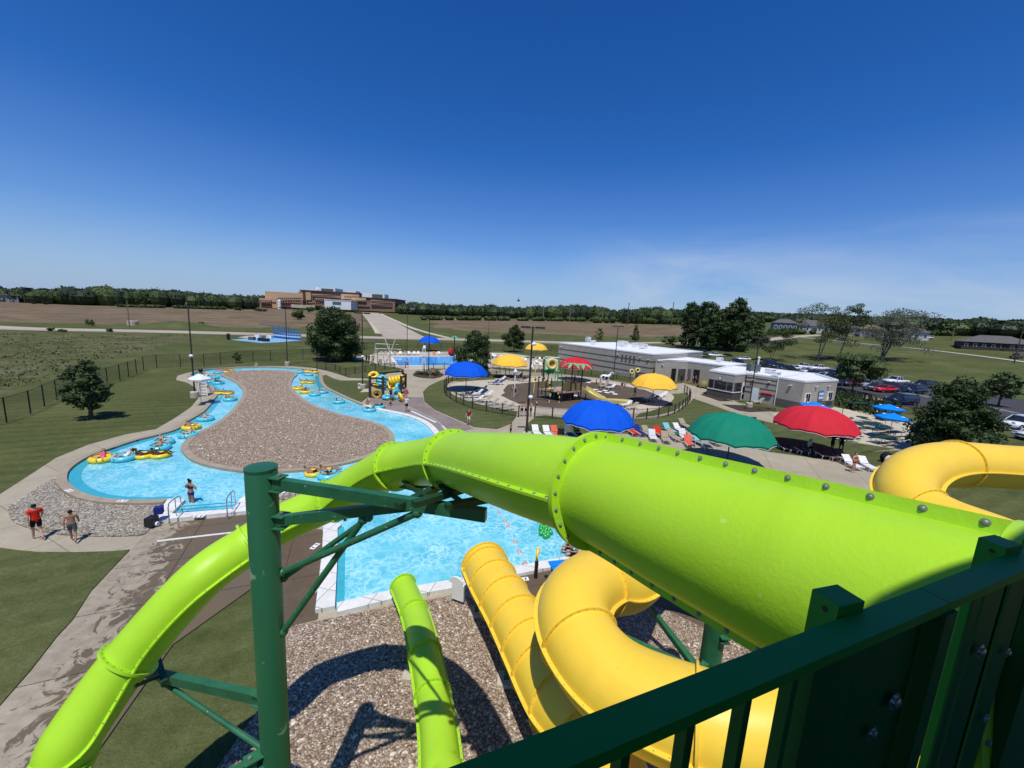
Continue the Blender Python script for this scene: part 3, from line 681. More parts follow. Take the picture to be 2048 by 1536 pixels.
# ------------------------------------------------------------------ tube slides
def nearest(line, pt): return min(range(len(line)), key=lambda i: (line[i]-V(pt)).length)
def frames(line):
    fr = []; n = len(line)
    for i, p in enumerate(line):
        t = (line[min(i+1, n-1)]-line[max(i-1, 0)]).normalized(); sd = t.cross(V((0, 0, 1))).normalized(); fr.append((p, t, sd, sd.cross(t)))
    return fr
def slide(name, label, ctrl, rings, r, mat, k=10, near_rings=(), first_twist=0, ends=(0, 0), seam_w=.062, rseg=44):
    line = crom(ctrl, k, False); fr = frames(line)
    base = V((line[len(line)//2].x, line[len(line)//2].y, 0))
    root = thing(name, label, 'water slide', base)
    idx = sorted(set([0]+[nearest(line, q) for q in rings]+[len(line)-1]))
    def pt(i, a, rr):
        p, t, sd, u = fr[i]; return p+sd*math.cos(a)*rr+u*math.sin(a)*rr
    nb = 0; far = MB()
    def bolt(p, nrm, big, parent, s=.02):
        nonlocal nb
        q = nrm.to_track_quat('Z', 'Y').to_matrix()
        if big and nb < 98:
            nb += 1; MB().lathe(p, [(s*1.25, 0), (s*1.25, s*.25), (s*.85, s*.3), (s*.75, s*.75), (s*.4, s*1.0), (0, s*1.02)], 10, q).build('bolt', 'bolt', root, base, smooth=True)
        else: far.lathe(p, [(s, 0), (s*.8, s*.8), (0, s)], 5, q)
    for a, b in zip(idx, idx[1:]):
        if b-a < 1: continue
        twist = first_twist if a == 0 else 0
        mb = MB(); vs = []; fs = []
        for i in range(a, b+1):
            for j in range(rseg): vs.append(pt(i, 2*math.pi*j/rseg+twist, r))
        for i in range(b-a):
            for j in range(rseg): fs.append((i*rseg+j, i*rseg+(j+1) % rseg, (i+1)*rseg+(j+1) % rseg, (i+1)*rseg+j))
        sec = mb.add(vs, fs).build('tube_section', mat, root, base, smooth='full')
        mid = (a+b)//2; near = any((line[mid]-V(q)).length < 1.6 or (line[a]-V(q)).length < .7 and (line[b]-V(q)).length < 3.5 for q in near_rings)
        for sg in (0, math.pi):   # long side seams where the two half shells bolt together
            vs = []; fs = []
            for i in range(a, b+1):
                p, t, sd, u = fr[i]; e = sd*(1 if sg == 0 else -1)*math.cos(twist)+u*(1 if sg == 0 else -1)*math.sin(twist); w = t.cross(e)
                for rr, hh in ((r-.01, .014), (r+seam_w, .012), (r+seam_w, -.012), (r-.01, -.014)): vs.append(p+e*rr+w*hh)
            for i in range(b-a):
                for j in range(4): fs.append((i*4+j, i*4+(j+1) % 4, (i+1)*4+(j+1) % 4, (i+1)*4+j))
            fs += [(0, 1, 2, 3), tuple((b-a)*4+j for j in (3, 2, 1, 0))]
            MB().add(vs, fs).build('seam_flange', mat, sec)
            L = sum((line[i+1]-line[i]).length for i in range(a, b)); nbolt = max(2, int(L/.17)); acc = 0; nx = .1
            for i in range(a, b):
                seg = (line[i+1]-line[i]).length
                while nx < acc+seg:
                    f = (nx-acc)/seg; p, t, sd, u = fr[i]; pp = line[i].lerp(line[i+1], f)
                    e = sd*(1 if sg == 0 else -1)*math.cos(twist)+u*(1 if sg == 0 else -1)*math.sin(twist); w = t.cross(e)
                    if w.z < 0: w = -w
                    bolt(pp+e*(r+seam_w*.55)+w*.012, w, near, sec, .0125 if near else .012); nx += .17
                acc += seg
        for ch in list(sec.children):
            ch.location = -base if False else ch.location
            ch.data.transform(Matrix.Translation(-base))
    for i in idx:
        if (i == 0 and not ends[0]) or (i == len(line)-1 and not ends[1]): continue
        p, t, sd, u = fr[i]; q = Matrix((sd, u, t)).transposed()
        if q.determinant() < 0: q = Matrix((sd, u, -t)).transposed()
        MB().lathe(p, [(r-.01, -.028), (r+.07, -.022), (r+.07, .022), (r-.01, .028)], 56, q).build('ring_flange', mat, root, base, smooth=True)
        near = any((line[i]-V(w)).length < .6 for w in near_rings)
        for j in range(22 if near or r < .6 else 30):
            a = 2*math.pi*(j+.5)/(22 if near or r < .6 else 30); e = sd*math.cos(a)+u*math.sin(a)
            s_ = 1 if t.dot(CAM-p) > 0 else -1
            if e.z < -.75: continue
            bolt(p+e*(r+.038)+t*s_*.023, t*s_, near, root, .0135 if near else .012)
    if far.v:
        fo = far.build('flange_bolts', 'bolt', root, base); fo['kind'] = 'stuff'
    return line, fr, root
A_ = P(1191.8, 980.2, 3.263); B_ = P(1612, 1150.3, 1.94)
ext = B_+(B_-A_)*.42
g_up = [ext, B_+(B_-A_)*.2, B_, B_.lerp(A_, .5), A_, P(1040, 945, 4.15), P(905, 920, 6.1), P(840, 925, 7.1), P(790, 932, 7.6), P(724, 965, 8.2), P(655, 1005, 8.5), P(575, 1042, 8.4), P(500, 1088, 8.2), P(400, 1160, 7.5), P(258, 1318, 7.0), P(150, 1470, 6.5), P(95, 1570, 6.2)]
e = g_up[-1]
g_loop = [V((-6.6, 2.6, 2.75)), V((-5.2, .4, 2.5)), V((-3.0, .3, 2.2)), V((-2.0, 1.5, 2.1)), V((-1.45, 3.6, 1.9))]
g_low = [P(884, 1600, 7.6), P(882, 1536, 8.25), P(877, 1470, 9.0), P(865, 1390, 10.1), P(848, 1300, 11.4), P(832, 1235, 12.9), P(816, 1195, 13.9), P(806, 1172, 14.5)]
GREEN_R = .405
rings = [A_, P(905, 920, 6.1), P(790, 932, 7.6), P(655, 1005, 8.35), P(500, 1088, 8.0), P(258, 1318, 7.0), V((-6.6, 2.6, 2.75)), V((-3.0, .3, 2.2)), P(866, 1385, 10.1), P(850, 1308, 11.2), P(829, 1222, 13.2)]
GL, GF, GRN = slide('tube_slide', 'lime green enclosed tube slide sweeping left past the column and looping down to the pool', g_up+g_loop+g_low, rings, GREEN_R, 'lime', near_rings=[A_, B_, B_.lerp(A_, .5)], first_twist=1.3, ends=(1, 1))
YR = .80
y_pts = [P(2700, 960, 15.6), P(2300, 942, 15.3), P(2060, 936, 15.0), P(1900, 928, 14.5), P(1825, 950, 13.8), P(1815, 1000, 12.8), P(1880, 1045, 11.8), P(2000, 1095, 10.6), V((14.6, 7.2, 4.9)), V((12.6, 6.6, 4.8)), V((10.4, 8.2, 4.7)), V((8.4, 11.2, 4.5)), V((5.8, 12.4, 4.35)),
         P(1270, 1150, 11.3), P(1195, 1165, 10.3), P(1150, 1205, 9.3), P(1160, 1280, 8.4), P(1240, 1372, 7.5), P(1415, 1448, 6.7), P(1690, 1520, 6.2), V((8.2, 3.0, 3.2)), V((8.8, .2, 3.0)), V((6.4, -1.6, 2.75)), V((3.6, -.6, 2.5)), V((2.4, 2.2, 2.2)),
         P(1205, 1530, 7.9), P(1115, 1392, 9.6), P(1068, 1305, 10.9), P(1030, 1235, 12.2), P(990, 1170, 13.7), P(968, 1128, 14.9)]
yr = [P(2300, 942, 15.3), P(1915, 928, 14.5), P(1850, 1030, 12.2), V((14.6, 7.2, 4.9)), V((8.4, 11.2, 4.5)), P(1195, 1165, 10.3), P(1160, 1280, 8.4), P(1400, 1465, 6.7), V((8.8, .2, 3.0)), V((3.6, -.6, 2.5)), P(1180, 1490, 8.3), P(1120, 1400, 9.5), P(1085, 1335, 10.4), P(1057, 1285, 11.2), P(1033, 1240, 12.1), P(1010, 1203, 13.0), P(988, 1166, 13.8), P(974, 1140, 14.6)]
YL, YF, YEL = slide('tube_slide', 'wide yellow enclosed tube slide coiling under the green one', y_pts, yr, YR, 'yellow', ends=(1, 1), seam_w=.09)
# supports ---------------------------------------------------------------
def ibeam(mb, a, b, w=.2, h=.25): mb.beam(a, b, w, h)
c0 = P(522, 936, 5.9); cx, cy = c0.x, c0.y
col = thing('slide_column', 'tall dark green steel column with chipped paint at left, arms under the lime slide', 'column', (cx, cy, 0))
o_ = (cx, cy, 0)
MB().lathe((cx, cy, 0), [(.214, .2), (.214, c0.z), (.205, c0.z+.012), (0, c0.z+.014)], 40).build('post', 'column_green', col, o_, smooth=True)
MB().lathe((cx, cy, 0), [(.55, 0), (.55, .12), (.5, .16), (.5, .20), (0, .205)], 24).build('base_plate', 'green_steel', col, o_, smooth=True)
MB().lathe((cx, cy, c0.z), [(.217, -.02), (.219, .018), (.2, .022), (0, .022)], 40).build('cap', 'column_green', col, o_, smooth=True)
def at_h(px, py, z):
    d = ray(px, py); return CAM+d*((z-H)/d.z)
def arm(a, b, w, h, nm='arm'):
    a, b = V(a), V(b); MB().beam(a, b, w, h).build(nm, 'green_steel', col, o_)
    d = (b-a).normalized(); sd = d.cross(V((0, 0, 1))).normalized()
    f = MB()
    for s in (h/2+.02, -h/2-.02): f.box(a+d*.02+V((0, 0, s)), (.28, .20, .016), math.atan2(d.y, d.x))
    f.build('gusset_plate', 'green_steel', col, o_)
    g = MB()
    for s in (h/2+.03,): g.lathe(a+d*.08+V((0, 0, s)), [(.03, 0), (.03, .03), (0, .03)], 8)
    g.build('bolt', 'bolt', col, o_)
az1 = c0.z-.20
a1s = V((cx, cy, az1)); a1e = at_h(972, 1030, az1)
d1 = (a1e-a1s).normalized(); a1s = a1s+d1*.22
arm(a1s, a1e, .11, .165)
az2 = c0.z-.86
a2s = V((cx, cy, az2)); tp = at_h(800, 1012, az2+.5); a2e = at_h(838, 1008, az2+.55); d2 = (a2e-a2s).normalized(); a2s = a2s+d2*.22
arm(a2s, a2e, .10, .15)
def pipe(a, b, r, nm='brace'):
    MB().tube([a, b], r, 14).build(nm, 'green_steel', col, o_, smooth=True)
    MB().ball(a, r*1.5, 10).ball(b, r*1.5, 10).build('pin_joint', 'green_steel', col, o_, smooth=True)
pz = c0.z-1.72
ps = V((cx, cy, pz))+V((.22, .05, 0))
pipe(ps, a1s+(a1e-a1s)*.70-V((0, 0, .12)), .05)
pipe(ps+V((0, .04, -.12)), a2s+(a2e-a2s)*.66-V((0, 0, .12)), .042)
pipe(V((cx+.22, cy, pz-1.0)), a2s+(a2e-a2s)*.62-V((0, 0, .14)), .05)
# saddles that carry the tube
def saddle(i, tgt):
    p, t, sd, u = GF[i]; t2 = V((t.x, t.y, 0)).normalized(); s2 = V((t2.y, -t2.x, 0))
    mb = MB()
    arc = [p+s2*math.sin(a)*(GREEN_R+.05)-V((0, 0, 1))*math.cos(a)*(GREEN_R+.05) for a in [R(x) for x in range(-52, 53, 8)]]
    for q0, q1 in zip(arc, arc[1:]): mb.beam(q0, q1, .14, .03, up=(q0-p))
    mb.beam(arc[1], V(tgt)+s2*-.16, .05, .05).beam(arc[-2], V(tgt)+s2*.16, .05, .05).beam(V(tgt)-s2*.4, V(tgt)+s2*.4, .10, .08)
    mb.build('slide_saddle', 'dark_green', col, o_)
i1 = nearest(GL, P(925, 918, 5.8)); i2 = nearest(GL, P(838, 925, 7.0)); i3 = nearest(GL, P(770, 940, 8.1))
saddle(i1, a1s+(a1e-a1s)*.95+V((0, 0, .17))); saddle(i2, a1s+(a1e-a1s)*.80+V((0, 0, .17))); saddle(i3, a2e+V((0, 0, .12)))
# lower arms to the left
zl = 4.1
la = V((cx, cy, zl)); le = at_h(322, 1352, 3.6); dl = (le-la).normalized(); la += dl*.22
arm(la, le, .12, .17); i4 = nearest(GL, P(262, 1312, 7.0)); saddle(i4, le+V((0, 0, .14)))
MB().beam(le, le+dl*.45, .10, .12).build('arm', 'dark_green', col, o_)
pipe(le-V((0, 0, .14))-dl*.1, V((cx, cy, zl-.95))-V((.22, 0, 0)), .045)
zb = 3.15; lb = V((cx-.2, cy-.2, zb)); arm(lb, lb+V((-1.9, -1.6, .1)), .12, .17)
# second column and its truss, right of the yellow bend
c2 = P(1425, 1290, 10.2)
col2 = thing('slide_column', 'shorter green steel column with bolted truss beams seen between the yellow and lime slides', 'column', (c2.x, c2.y, 0)); o2 = (c2.x, c2.y, 0)
MB().lathe((c2.x, c2.y, 0), [(.25, 0), (.25, 5.6), (0, 5.6)], 32).build('post', 'green_steel', col2, o2, smooth=True)
MB().lathe((c2.x, c2.y, 0), [(.5, 0), (.5, .14), (0, .15)], 24).build('base_plate', 'green_steel', col2, o2)
n1 = P(1298, 1212, 12.0); n2 = P(1397, 1345, 9.9); n3 = P(1215, 1262, 10.3)
cc = V((c2.x, c2.y, n2.z))
for a, b, w in ((n1, n2, .13), (n3, n2, .15), (n1, V((c2.x, c2.y, n1.z-.4))+V((-.2, 0, 0)), .10), (n2, cc, .16), (n1, n1+V((-.2, 1.0, 1.3)), .12), (P(1360, 1352, 9.6), n2, .1), (V((c2.x+.2, c2.y, 3.2)), V((c2.x+2.6, c2.y-.8, 2.7)), .13), (V((c2.x, c2.y, 5.3)), V((4.2, 12.0, 3.4)), .14)):
    MB().beam(a, b, w, w*1.2).build('truss_beam', 'green_steel', col2, o2)
for a in (n2+V((.12, -.1, 0)), V((c2.x+.1, c2.y-.26, 2.9)), V((c2.x+.25, c2.y-.1, 3.6))): MB().box(a, (.22, .2, .03)).box(a+V((0, 0, .12)), (.22, .2, .03)).box(a+V((0, 0, .06)), (.03, .2, .12)).build('gusset_plate', 'green_steel', col2, o2)
# further columns holding the yellow coils
for j, (x, y, zt, tg, lb_) in enumerate([(16.2, 11.9, 5.0, (14.6, 13.0, 4.6), 'green steel column inside the upper yellow coil at right'), (2.9, 9.2, 2.6, (1.5, 9.2, 2.6), 'short green post standing inside the lower yellow bend'), (6.9, 3.4, 2.2, (6.9, 3.4, 2.3), 'green post under the near yellow coil behind the railing')]):
    c = thing('slide_column', lb_, 'column', (x, y, 0)); MB().lathe((x, y, 0), [(.16, 0), (.16, zt), (0, zt)], 20).build('post', 'green_steel', c, (x, y, 0), smooth=True)
    MB().beam((x, y, zt-.15), tg, .14, .18).build('arm', 'green_steel', c, (x, y, 0))
# exit supports
def exit_leg(p, r, label, w):
    c = thing('slide_footing', label, 'slide support', (p.x, p.y, 0)); o = (p.x, p.y, 0)
    zt = p.z-r-.02
    for s in (-w, w): MB().box((p.x+s, p.y, zt/2), (.12, .12, zt)).build('leg', 'green_steel', c, o)
    MB().box((p.x, p.y, zt-.06), (2*w+.3, .14, .12)).build('cross_beam', 'green_steel', c, o); MB().box((p.x, p.y, .10), (2*w+.5, .5, .14)).build('pad', 'patio', c, o)
exit_leg(P(846, 1292, 11.5), GREEN_R, 'green frame footing under the lower lime tube run', .3)
exit_leg(P(1052, 1276, 11.4), YR, 'green frame footing under the yellow exit run', .5)
exit_leg(P(984, 1160, 14.0), YR, 'green frame footing beside the pool under the yellow tube mouth', .5)
# splash guards
for (px, py, Z, r, lb_, cx_) in ((812, 1166, 14.4, GREEN_R, 'pale moulded guard at the lime slide mouth', -1), (962, 1150, 14.5, YR, 'white curved splash guard left of the yellow slide mouth', -1)):
    p = P(px, py, Z); g = thing('splash_guard', lb_, 'splash guard', (p.x-r*1.15, p.y, .2), R(68)); mb = MB(); n = 10
    hgt_ = .9 if r > .5 else .45
    prof = [(-.05, 0), (-.05, hgt_*.7)]+[(.35*r*2*(1-math.cos(a))*.5, hgt_*.7+hgt_*.3*math.sin(a)) for a in [i*math.pi/10 for i in range(11)]]+[(.55*r, hgt_*.7), (.55*r, 0)]
    vs = [(0, y, z) for y, z in prof]+[(.07, y, z) for y, z in prof]; m = len(prof)
    mb.add([(a, b-.3, c) for a, b, c in vs], [tuple(range(m))[::-1], tuple(range(m, 2*m))]+[(i, (i+1) % m, m+(i+1) % m, m+i) for i in range(m)])
    mb.build('guard_panel', 'white', g)
# foam where the slides pour in
def foam(px, py, s, label):
    g = G(px, py, .07); mb = MB(); random.seed(px)
    for i in range(60):
        a = random.gauss(0, .35)*s; b = random.gauss(.25, .45)*s; mb.ball((g.x+a, g.y+b, .03), random.uniform(.03, .10)*s, 6, (1.4, 1.4, .5))
    tag(mb.build('splash_foam', 'white', None, smooth=True), label, 'foam', None, 'stuff')
foam(797, 1146, .55, 'white foam where the lime slide pours into the pool'); foam(942, 1108, .5, 'faint foam in front of the yellow slide mouth')
# ------------------------------------------------------------------ tower with railing
tw = thing('slide_tower', 'dark green steel slide tower platform with bolted picket railing and roof', 'tower', (1.0, -2.0, 0)); ow = (1.0, -2.0, 0)
ZR = 9.965
def rl(px, py, z): return at_h(px, py, z)
# rail: rear top edge and front top edge seen in the photo
r0 = rl(940, 1519, ZR); r1 = rl(2046, 1096, ZR)
f0 = rl(1000, 1600, ZR); f1 = rl(2046, 1160, ZR)
dr = (r1-r0).normalized(); nr = V((dr.y, -dr.x, 0))    # toward the camera side
wr = abs((f1-r0).dot(nr))
print('rail', r0, r1, 'width', wr)
wr = .049
A0 = r0-dr*1.1; A1 = r1+dr*1.6
RA = lambda s, off=0, z=ZR: V((r0.x, r0.y, 0))+dr*s+nr*off+V((0, 0, z))
Lr = (r1-r0).length
cut = [-1.2, (rl(1844, 1178, ZR)-r0).dot(dr), (rl(2006, 1115, ZR)-r0).dot(dr), Lr+1.8]
for a, b in zip(cut, cut[1:]):
    MB().beam(RA(a+.0015, wr/2, ZR-.011), RA(b-.0015, wr/2, ZR-.011), wr, .022).build('top_rail', 'rail_green', tw, ow)
MB().beam(RA(-1.2, wr/2, ZR-1.0), RA(Lr+1.8, wr/2, ZR-1.0), .045, .045).build('bottom_rail', 'rail_green', tw, ow)
def picket(s, w=.020, d=.035, z0=ZR-1.0, z1=ZR-.022, nm='picket', mat='picket_green', off=None):
    c = RA(s, wr/2 if off is None else off, (z0+z1)/2); return MB().box(c, (w, d, z1-z0), math.atan2(dr.y, dr.x)).build(nm, mat, tw, ow)
def s_at(px, py):  # along-rail position of the point seen at px,py on the rail's lower edge
    return (rl(px, py, ZR-.05)-r0).dot(dr)
def s_at(px, py=None, off=None):
    py = 1367-(px-1594)*(.455 if px < 1594 else .436); d = ray(px, py); pl = RA(0, wr/2 if off is None else off, 0)
    return (CAM+d*((pl-CAM).dot(nr)/d.dot(nr))-r0).dot(dr)
sp = [s_at(1368), s_at(1482), s_at(1576)]; print('pickets', sp)
st_ = (sp[2]-sp[0])/2
for s in sp+[sp[0]-st_*k for k in range(1, 11)]: picket(s, .015, .020)
def solid(pa, pb, off=wr/2, th=.012, z0=ZR-1.25, z1=ZR-.023, nm='plate'):
    a, b = s_at(pa[0]), s_at(pb[0]); c = RA((a+b)/2, off, (z0+z1)/2)
    return MB().box(c, (b-a, th, z1-z0), math.atan2(dr.y, dr.x)).build(nm, 'picket_green', tw, ow)
solid((1612, 1345), (1700, 1308), .0245, .02, nm='panel_post'); solid((1712, 1300), (1838, 1247), .02, .014, nm='joint_plate'); solid((1843, 1245), (1866, 1235), .03, .05, nm='panel_post')
for pa, pb in (((1886, 1228), (1903, 1218)), ((1942, 1206), (1957, 1199)), ((1963, 1187), (2002, 1174)), ((2016, 1168), (2052, 1160))): solid(pa, pb, .0245, .005, nm='picket')
solid((2080, 1150), (2300, 1060), .03, .04, nm='panel_post')
# bolts on the plates
def stud(px, py, s):
    a = s_at(px, 1300-(px-1700)*.42) ; d = ray(px, py); # intersect with the plate's inner plane
    pl = RA(0, .036, 0); t = (pl-CAM).dot(nr)/d.dot(nr); p = CAM+d*t; q = nr.to_track_quat('Z', 'Y').to_matrix()
    MB().lathe(p, [(s*1.6, 0), (s*1.6, s*.12), (s*.95, s*.2), (s*.95, s*.6), (s*.6, s*.75), (0, s*.78)], 20, q).build('bolt', 'steel', tw, ow, smooth=True)
stud(1788, 1402, .0125); stud(1744, 1466, .0095); stud(1960, 1302, .0115); stud(2015, 1305, .008); stud(1972, 1436, .008)
# stub posts on the outside of the rail
for px, py, w in ((1738, 1226, .10), (2062, 1104, .10)):
    p = rl(px, py, ZR+.022); c = V((p.x, p.y, 0))-nr*.052
    MB().box((c.x, c.y, ZR+.022-.65), (.070, .052, 1.3), math.atan2(dr.y, dr.x)-R(6)).build('outer_post', 'rail_green', tw, ow)
    MB().tube([(c.x-dr.x*.0345, c.y-dr.y*.0345, ZR+.0), (c.x-dr.x*.0360, c.y-dr.y*.0360, ZR+.0)], .006, 10).build('bolt_hole', 'black', tw, ow)
# platform deck, columns and roof
dk_ = [RA(-1.2, .08, 0), RA(Lr+1.8, .08, 0), V((4.6, -3.6, 0)), V((-2.4, -3.6, 0))]
dk_ = [V((p.x, p.y, 0)) for p in dk_]
MB().slab(dk_, 8.72, 8.87).build('deck', 'green_steel', tw, ow)
for x, y in ((-2.2, -3.4), (4.3, -3.4), (-1.9, -1.0), (4.2, -.4)): MB().box((x, y, 6.3), (.25, .25, 12.6)).build('tower_post', 'green_steel', tw, ow)
rf = [V((x, y, 0)) for x, y in ((-1.4, -.75), (0, -.48), (.6, -.26), (1.25, -.02), (1.55, .02), (1.8, .14), (2.3, .42), (3.0, .75), (5.2, 1.2), (5.2, -4.2), (-3, -4.2), (-2.6, -1.6))]
for a_, b_ in (((-1.0, -2.9), (4.2, -2.9)),): MB().beam((*a_, 10.6), (*b_, 10.6), .05, 3.4).build('shade_panel', 'picket_green', tw, ow)  # unseen panel behind the camera, added to darken the railing
MB().slab(rf, 12.55, 12.7).build('roof', 'fab_green', tw, ow); MB().slab(rf, 12.55, 12.551).build('soffit', 'green_steel', tw, ow)
# ------------------------------------------------------------------ trees and plants
def leafcard(mb, p, s, rnd, up=.5):
    n = V((rnd.gauss(0, 1), rnd.gauss(0, 1), rnd.gauss(0, 1)+up)).normalized(); a = n.orthogonal().normalized(); a.rotate(Matrix.Rotation(rnd.uniform(0, 6.28), 3, n)); b = n.cross(a)
    l = s*rnd.uniform(.7, 1.3); w = l*rnd.uniform(.45, .75)
    mb.add([p-a*l*.5, p+b*w*.5+n*.12*l, p+a*l*.5, p-b*w*.5+n*.12*l], [(0, 1, 2), (0, 2, 3)])
def crown(rnd, clumps, leaf, per, core=True):
    """clumps: (centre, radius, zscale)"""
    mb = MB()
    for c, r, zs in clumps:
        if core: mb.ball(c, r*.62, 7, (1, 1, zs))
        for i in range(int(per*(r**2))+12):
            d = V((rnd.gauss(0, 1), rnd.gauss(0, 1), rnd.gauss(0, 1))).normalized(); k = rnd.random()**.35
            p = V(c)+V((d.x*r*k, d.y*r*k, d.z*r*k*zs)); leafcard(mb, p, leaf, rnd)
    return mb
def limbs(base, h, r, targets, rnd, n=8):
    mb = MB(); lean = V((rnd.uniform(-.05, .05), rnd.uniform(-.05, .05), 0))*h
    top = V(base)+V((0, 0, h))+lean
    pts = [V(base).lerp(top, i/5)+V((rnd.uniform(-.1, .1)*r*3, rnd.uniform(-.1, .1)*r*3, 0))*(i > 0) for i in range(6)]
    mb.tube(pts, [r*1.35, r, r*.85, r*.7, r*.5, r*.2], n)
    for t in targets:
        s = pts[rnd.choice((1, 2, 3))]; t = V(t); m = s.lerp(t, .5)+V((0, 0, .08*(t-s).length))
        mb.tube([s, m, t], [r*.42, r*.26, r*.08], 5)
    return mb
def tree(name, label, px, py, tops, width, kind='round', leaf=.24, mat='leaf_mid', per=42, trunk=.16, group=None, th=None, bark='bark', seed=0, loc=None, nclump=26, density=1.0, zlow=.25, g=None):
    rnd = random.Random(seed or px)
    b = loc or RM(px, py); h = (ztop(tops[0], tops[1], b)-b.z) if th is None else th
    Z = proj(b)[2]; rad = width*Z/FPX/2/math.sqrt(1+((px-1024)/FPX)**2)
    o = thing(name, label, 'tree', b, 0, group)
    cl = []
    z0 = h*zlow
    for i in range(nclump):
        t = (i+.5)/nclump; z = z0+(h-z0)*t*.93
        if kind == 'round': pr = math.sin(math.pi*min(1, (.16+t*.84)))**.6
        elif kind == 'cone': pr = (1-t)**.75*1.05 if t > .25 else .85+.3*t
        elif kind == 'spread': pr = .45+.6*math.sin(math.pi*t*.8)
        elif kind == 'column': pr = .75+.25*math.sin(math.pi*t)
        else: pr = 1
        a = i*2.399+rnd.uniform(-.4, .4); q = rad*pr*rnd.uniform(.25, .72)
        cr = rad*rnd.uniform(.24, .40)*(pr**.5)
        cl.append((V((math.cos(a)*q, math.sin(a)*q, min(z, h-cr*.8))), cr, rnd.uniform(.55, .85)))
    cl.append((V((0, 0, h-rad*.26)), rad*.26, 1.0))
    crown(rnd, cl, leaf, per*density*2.2/max(leaf*4, .5)**.5).build('crown', mat, o)
    lt = [c for c, r, z in cl[::3]]
    limbs((0, 0, 0), h*.78, trunk, lt, rnd).build('trunk', bark, o, smooth=True)
    return o
tree('maple_tree', 'young dark maple on the lawn at the far left inside the fence', 182, 838, (172, 714), 135, leaf=.24, mat='leaf_dark', per=44, trunk=.13, seed=3, nclump=30, zlow=.2)
tree('maple_tree', 'large dense dark green tree between the river and the diving pool', 668, 722, (672, 612), 142, leaf=.40, mat='leaf_dark', per=60, trunk=.28, seed=5, nclump=44, zlow=.10)
tree('pear_tree', 'dense rounded tree behind the blue umbrella at the splash pad', 948, 752, (947, 658), 98, leaf=.34, mat='leaf_dark', per=70, trunk=.18, seed=8, nclump=34, zlow=.08)
tree('pear_tree', 'smaller neat oval tree behind the yellow umbrellas', 1028, 704, (1028, 648), 52, 'round', leaf=.40, mat='leaf_dark', per=90, trunk=.15, seed=11, zlow=.18, nclump=22)
tree('sapling', 'small bushy sapling beside the far fence above the river', 474, 726, (474, 704), 30, leaf=.26, mat='leaf_mid', per=30, trunk=.05, seed=12, nclump=12)
tree('young_tree', 'pale upright young tree behind the left end of the building', 1197, 687, (1197, 656), 22, 'column', leaf=.4, mat='leaf_mid', per=30, trunk=.1, seed=14, nclump=14)
tree('young_tree', 'dark upright young tree behind the middle of the white roof', 1269, 690, (1270, 649), 30, 'cone', leaf=.42, mat='leaf_dark', per=34, trunk=.14, seed=15, nclump=18)
tree('young_tree', 'thin light tree in front of the road left of the dark tree group', 1340, 696, (1342, 670), 46, 'spread', leaf=.4, mat='leaf_mid', per=14, trunk=.12, seed=16, nclump=12)
for i, (px, py, tx, ty, w, kd, mt, lb) in enumerate([
    (1376, 696, 1392, 602, 62, 'column', 'leaf_dark', 'tall narrow dark tree, left one of the group beyond the car park'),
    (1412, 700, 1416, 601, 76, 'column', 'leaf_dark', 'tall dark spruce-like tree in the middle of the group beyond the car park'),
    (1468, 702, 1486, 592, 104, 'round', 'leaf_dark', 'tallest broad tree, right one of the group beyond the car park'),
    (1448, 700, 1444, 612, 60, 'column', 'leaf_mid', 'dark tree squeezed between the middle and the tallest of the group'),
    (1510, 690, 1522, 628, 44, 'round', 'leaf_mid', 'lower rounded tree leaning on the right side of the tall group')]):
    tree('tall_tree', lb, px, py, (tx, ty), w, kd, leaf=.75, mat=mt, per=16, trunk=.35, seed=30+i, nclump=34, zlow=.06, group='tall trees beyond the car park')
def open_tree(label, px, py, tx, ty, w, seed, stems, mat, leaf=.45, per=10, bark='bark_pale', tr=.2, name='open_tree', zl=.35, ncl=26):
    rnd = random.Random(seed); b = RM(px, py); h = ztop(tx, ty, b)-b.z; Z = proj(b)[2]; rad = w*Z/FPX/2/math.sqrt(1+((px-1024)/FPX)**2)
    o = thing(name, label, 'tree', b); top = V(((tx-px)*Z/FPX, 0, h)); tm = MB(); cl = []
    for s in range(stems):
        a = s*6.28/stems+rnd.uniform(-.3, .3); e = top*rnd.uniform(.75, .98)+V((math.cos(a)*rad*.55, math.sin(a)*rad*.4, 0))*(stems > 1); m = e*.5+V((-math.cos(a)*.1*rad, 0, .05*h))
        tm.tube([V((math.cos(a)*.15, math.sin(a)*.15, 0)), m*.5, m, e*.8, e], [tr, tr*.8, tr*.6, tr*.35, tr*.1], 7)
        for i in range(max(3, ncl//stems)):
            t = zl+(1-zl)*rnd.random(); c = (m.lerp(e, max(0, t*2-1)) if t > .5 else V((0, 0, 0)).lerp(m, t*2))
            q = c+V((rnd.gauss(0, .5)*rad, rnd.gauss(0, .4)*rad, rnd.uniform(-.05, .1)*h)); cl.append((q, rad*rnd.uniform(.20, .40), .6)); tm.tube([c, c.lerp(q, .5)+V((0, 0, .1)), q], [tr*.22, tr*.15, tr*.05], 4)
    crown(rnd, cl, leaf, per, False).build('crown', mat, o); tm.build('trunk', bark, o, smooth=True)
open_tree('sparse light tree left of the tall leaning one on the grass bank', 1636, 720, 1648, 598, 112, 41, 2, 'leaf_light', per=42, tr=.22)
open_tree('tall thin leaning tree with a tufted top on the grass bank', 1674, 722, 1714, 572, 66, 42, 1, 'leaf_mid', per=60, tr=.3, zl=.45, ncl=22)
open_tree('wide pale multi-stemmed tree with silvery leaves on the grass bank', 1762, 722, 1780, 618, 132, 43, 6, 'leaf_silver', per=20, tr=.22, ncl=64, zl=.3)
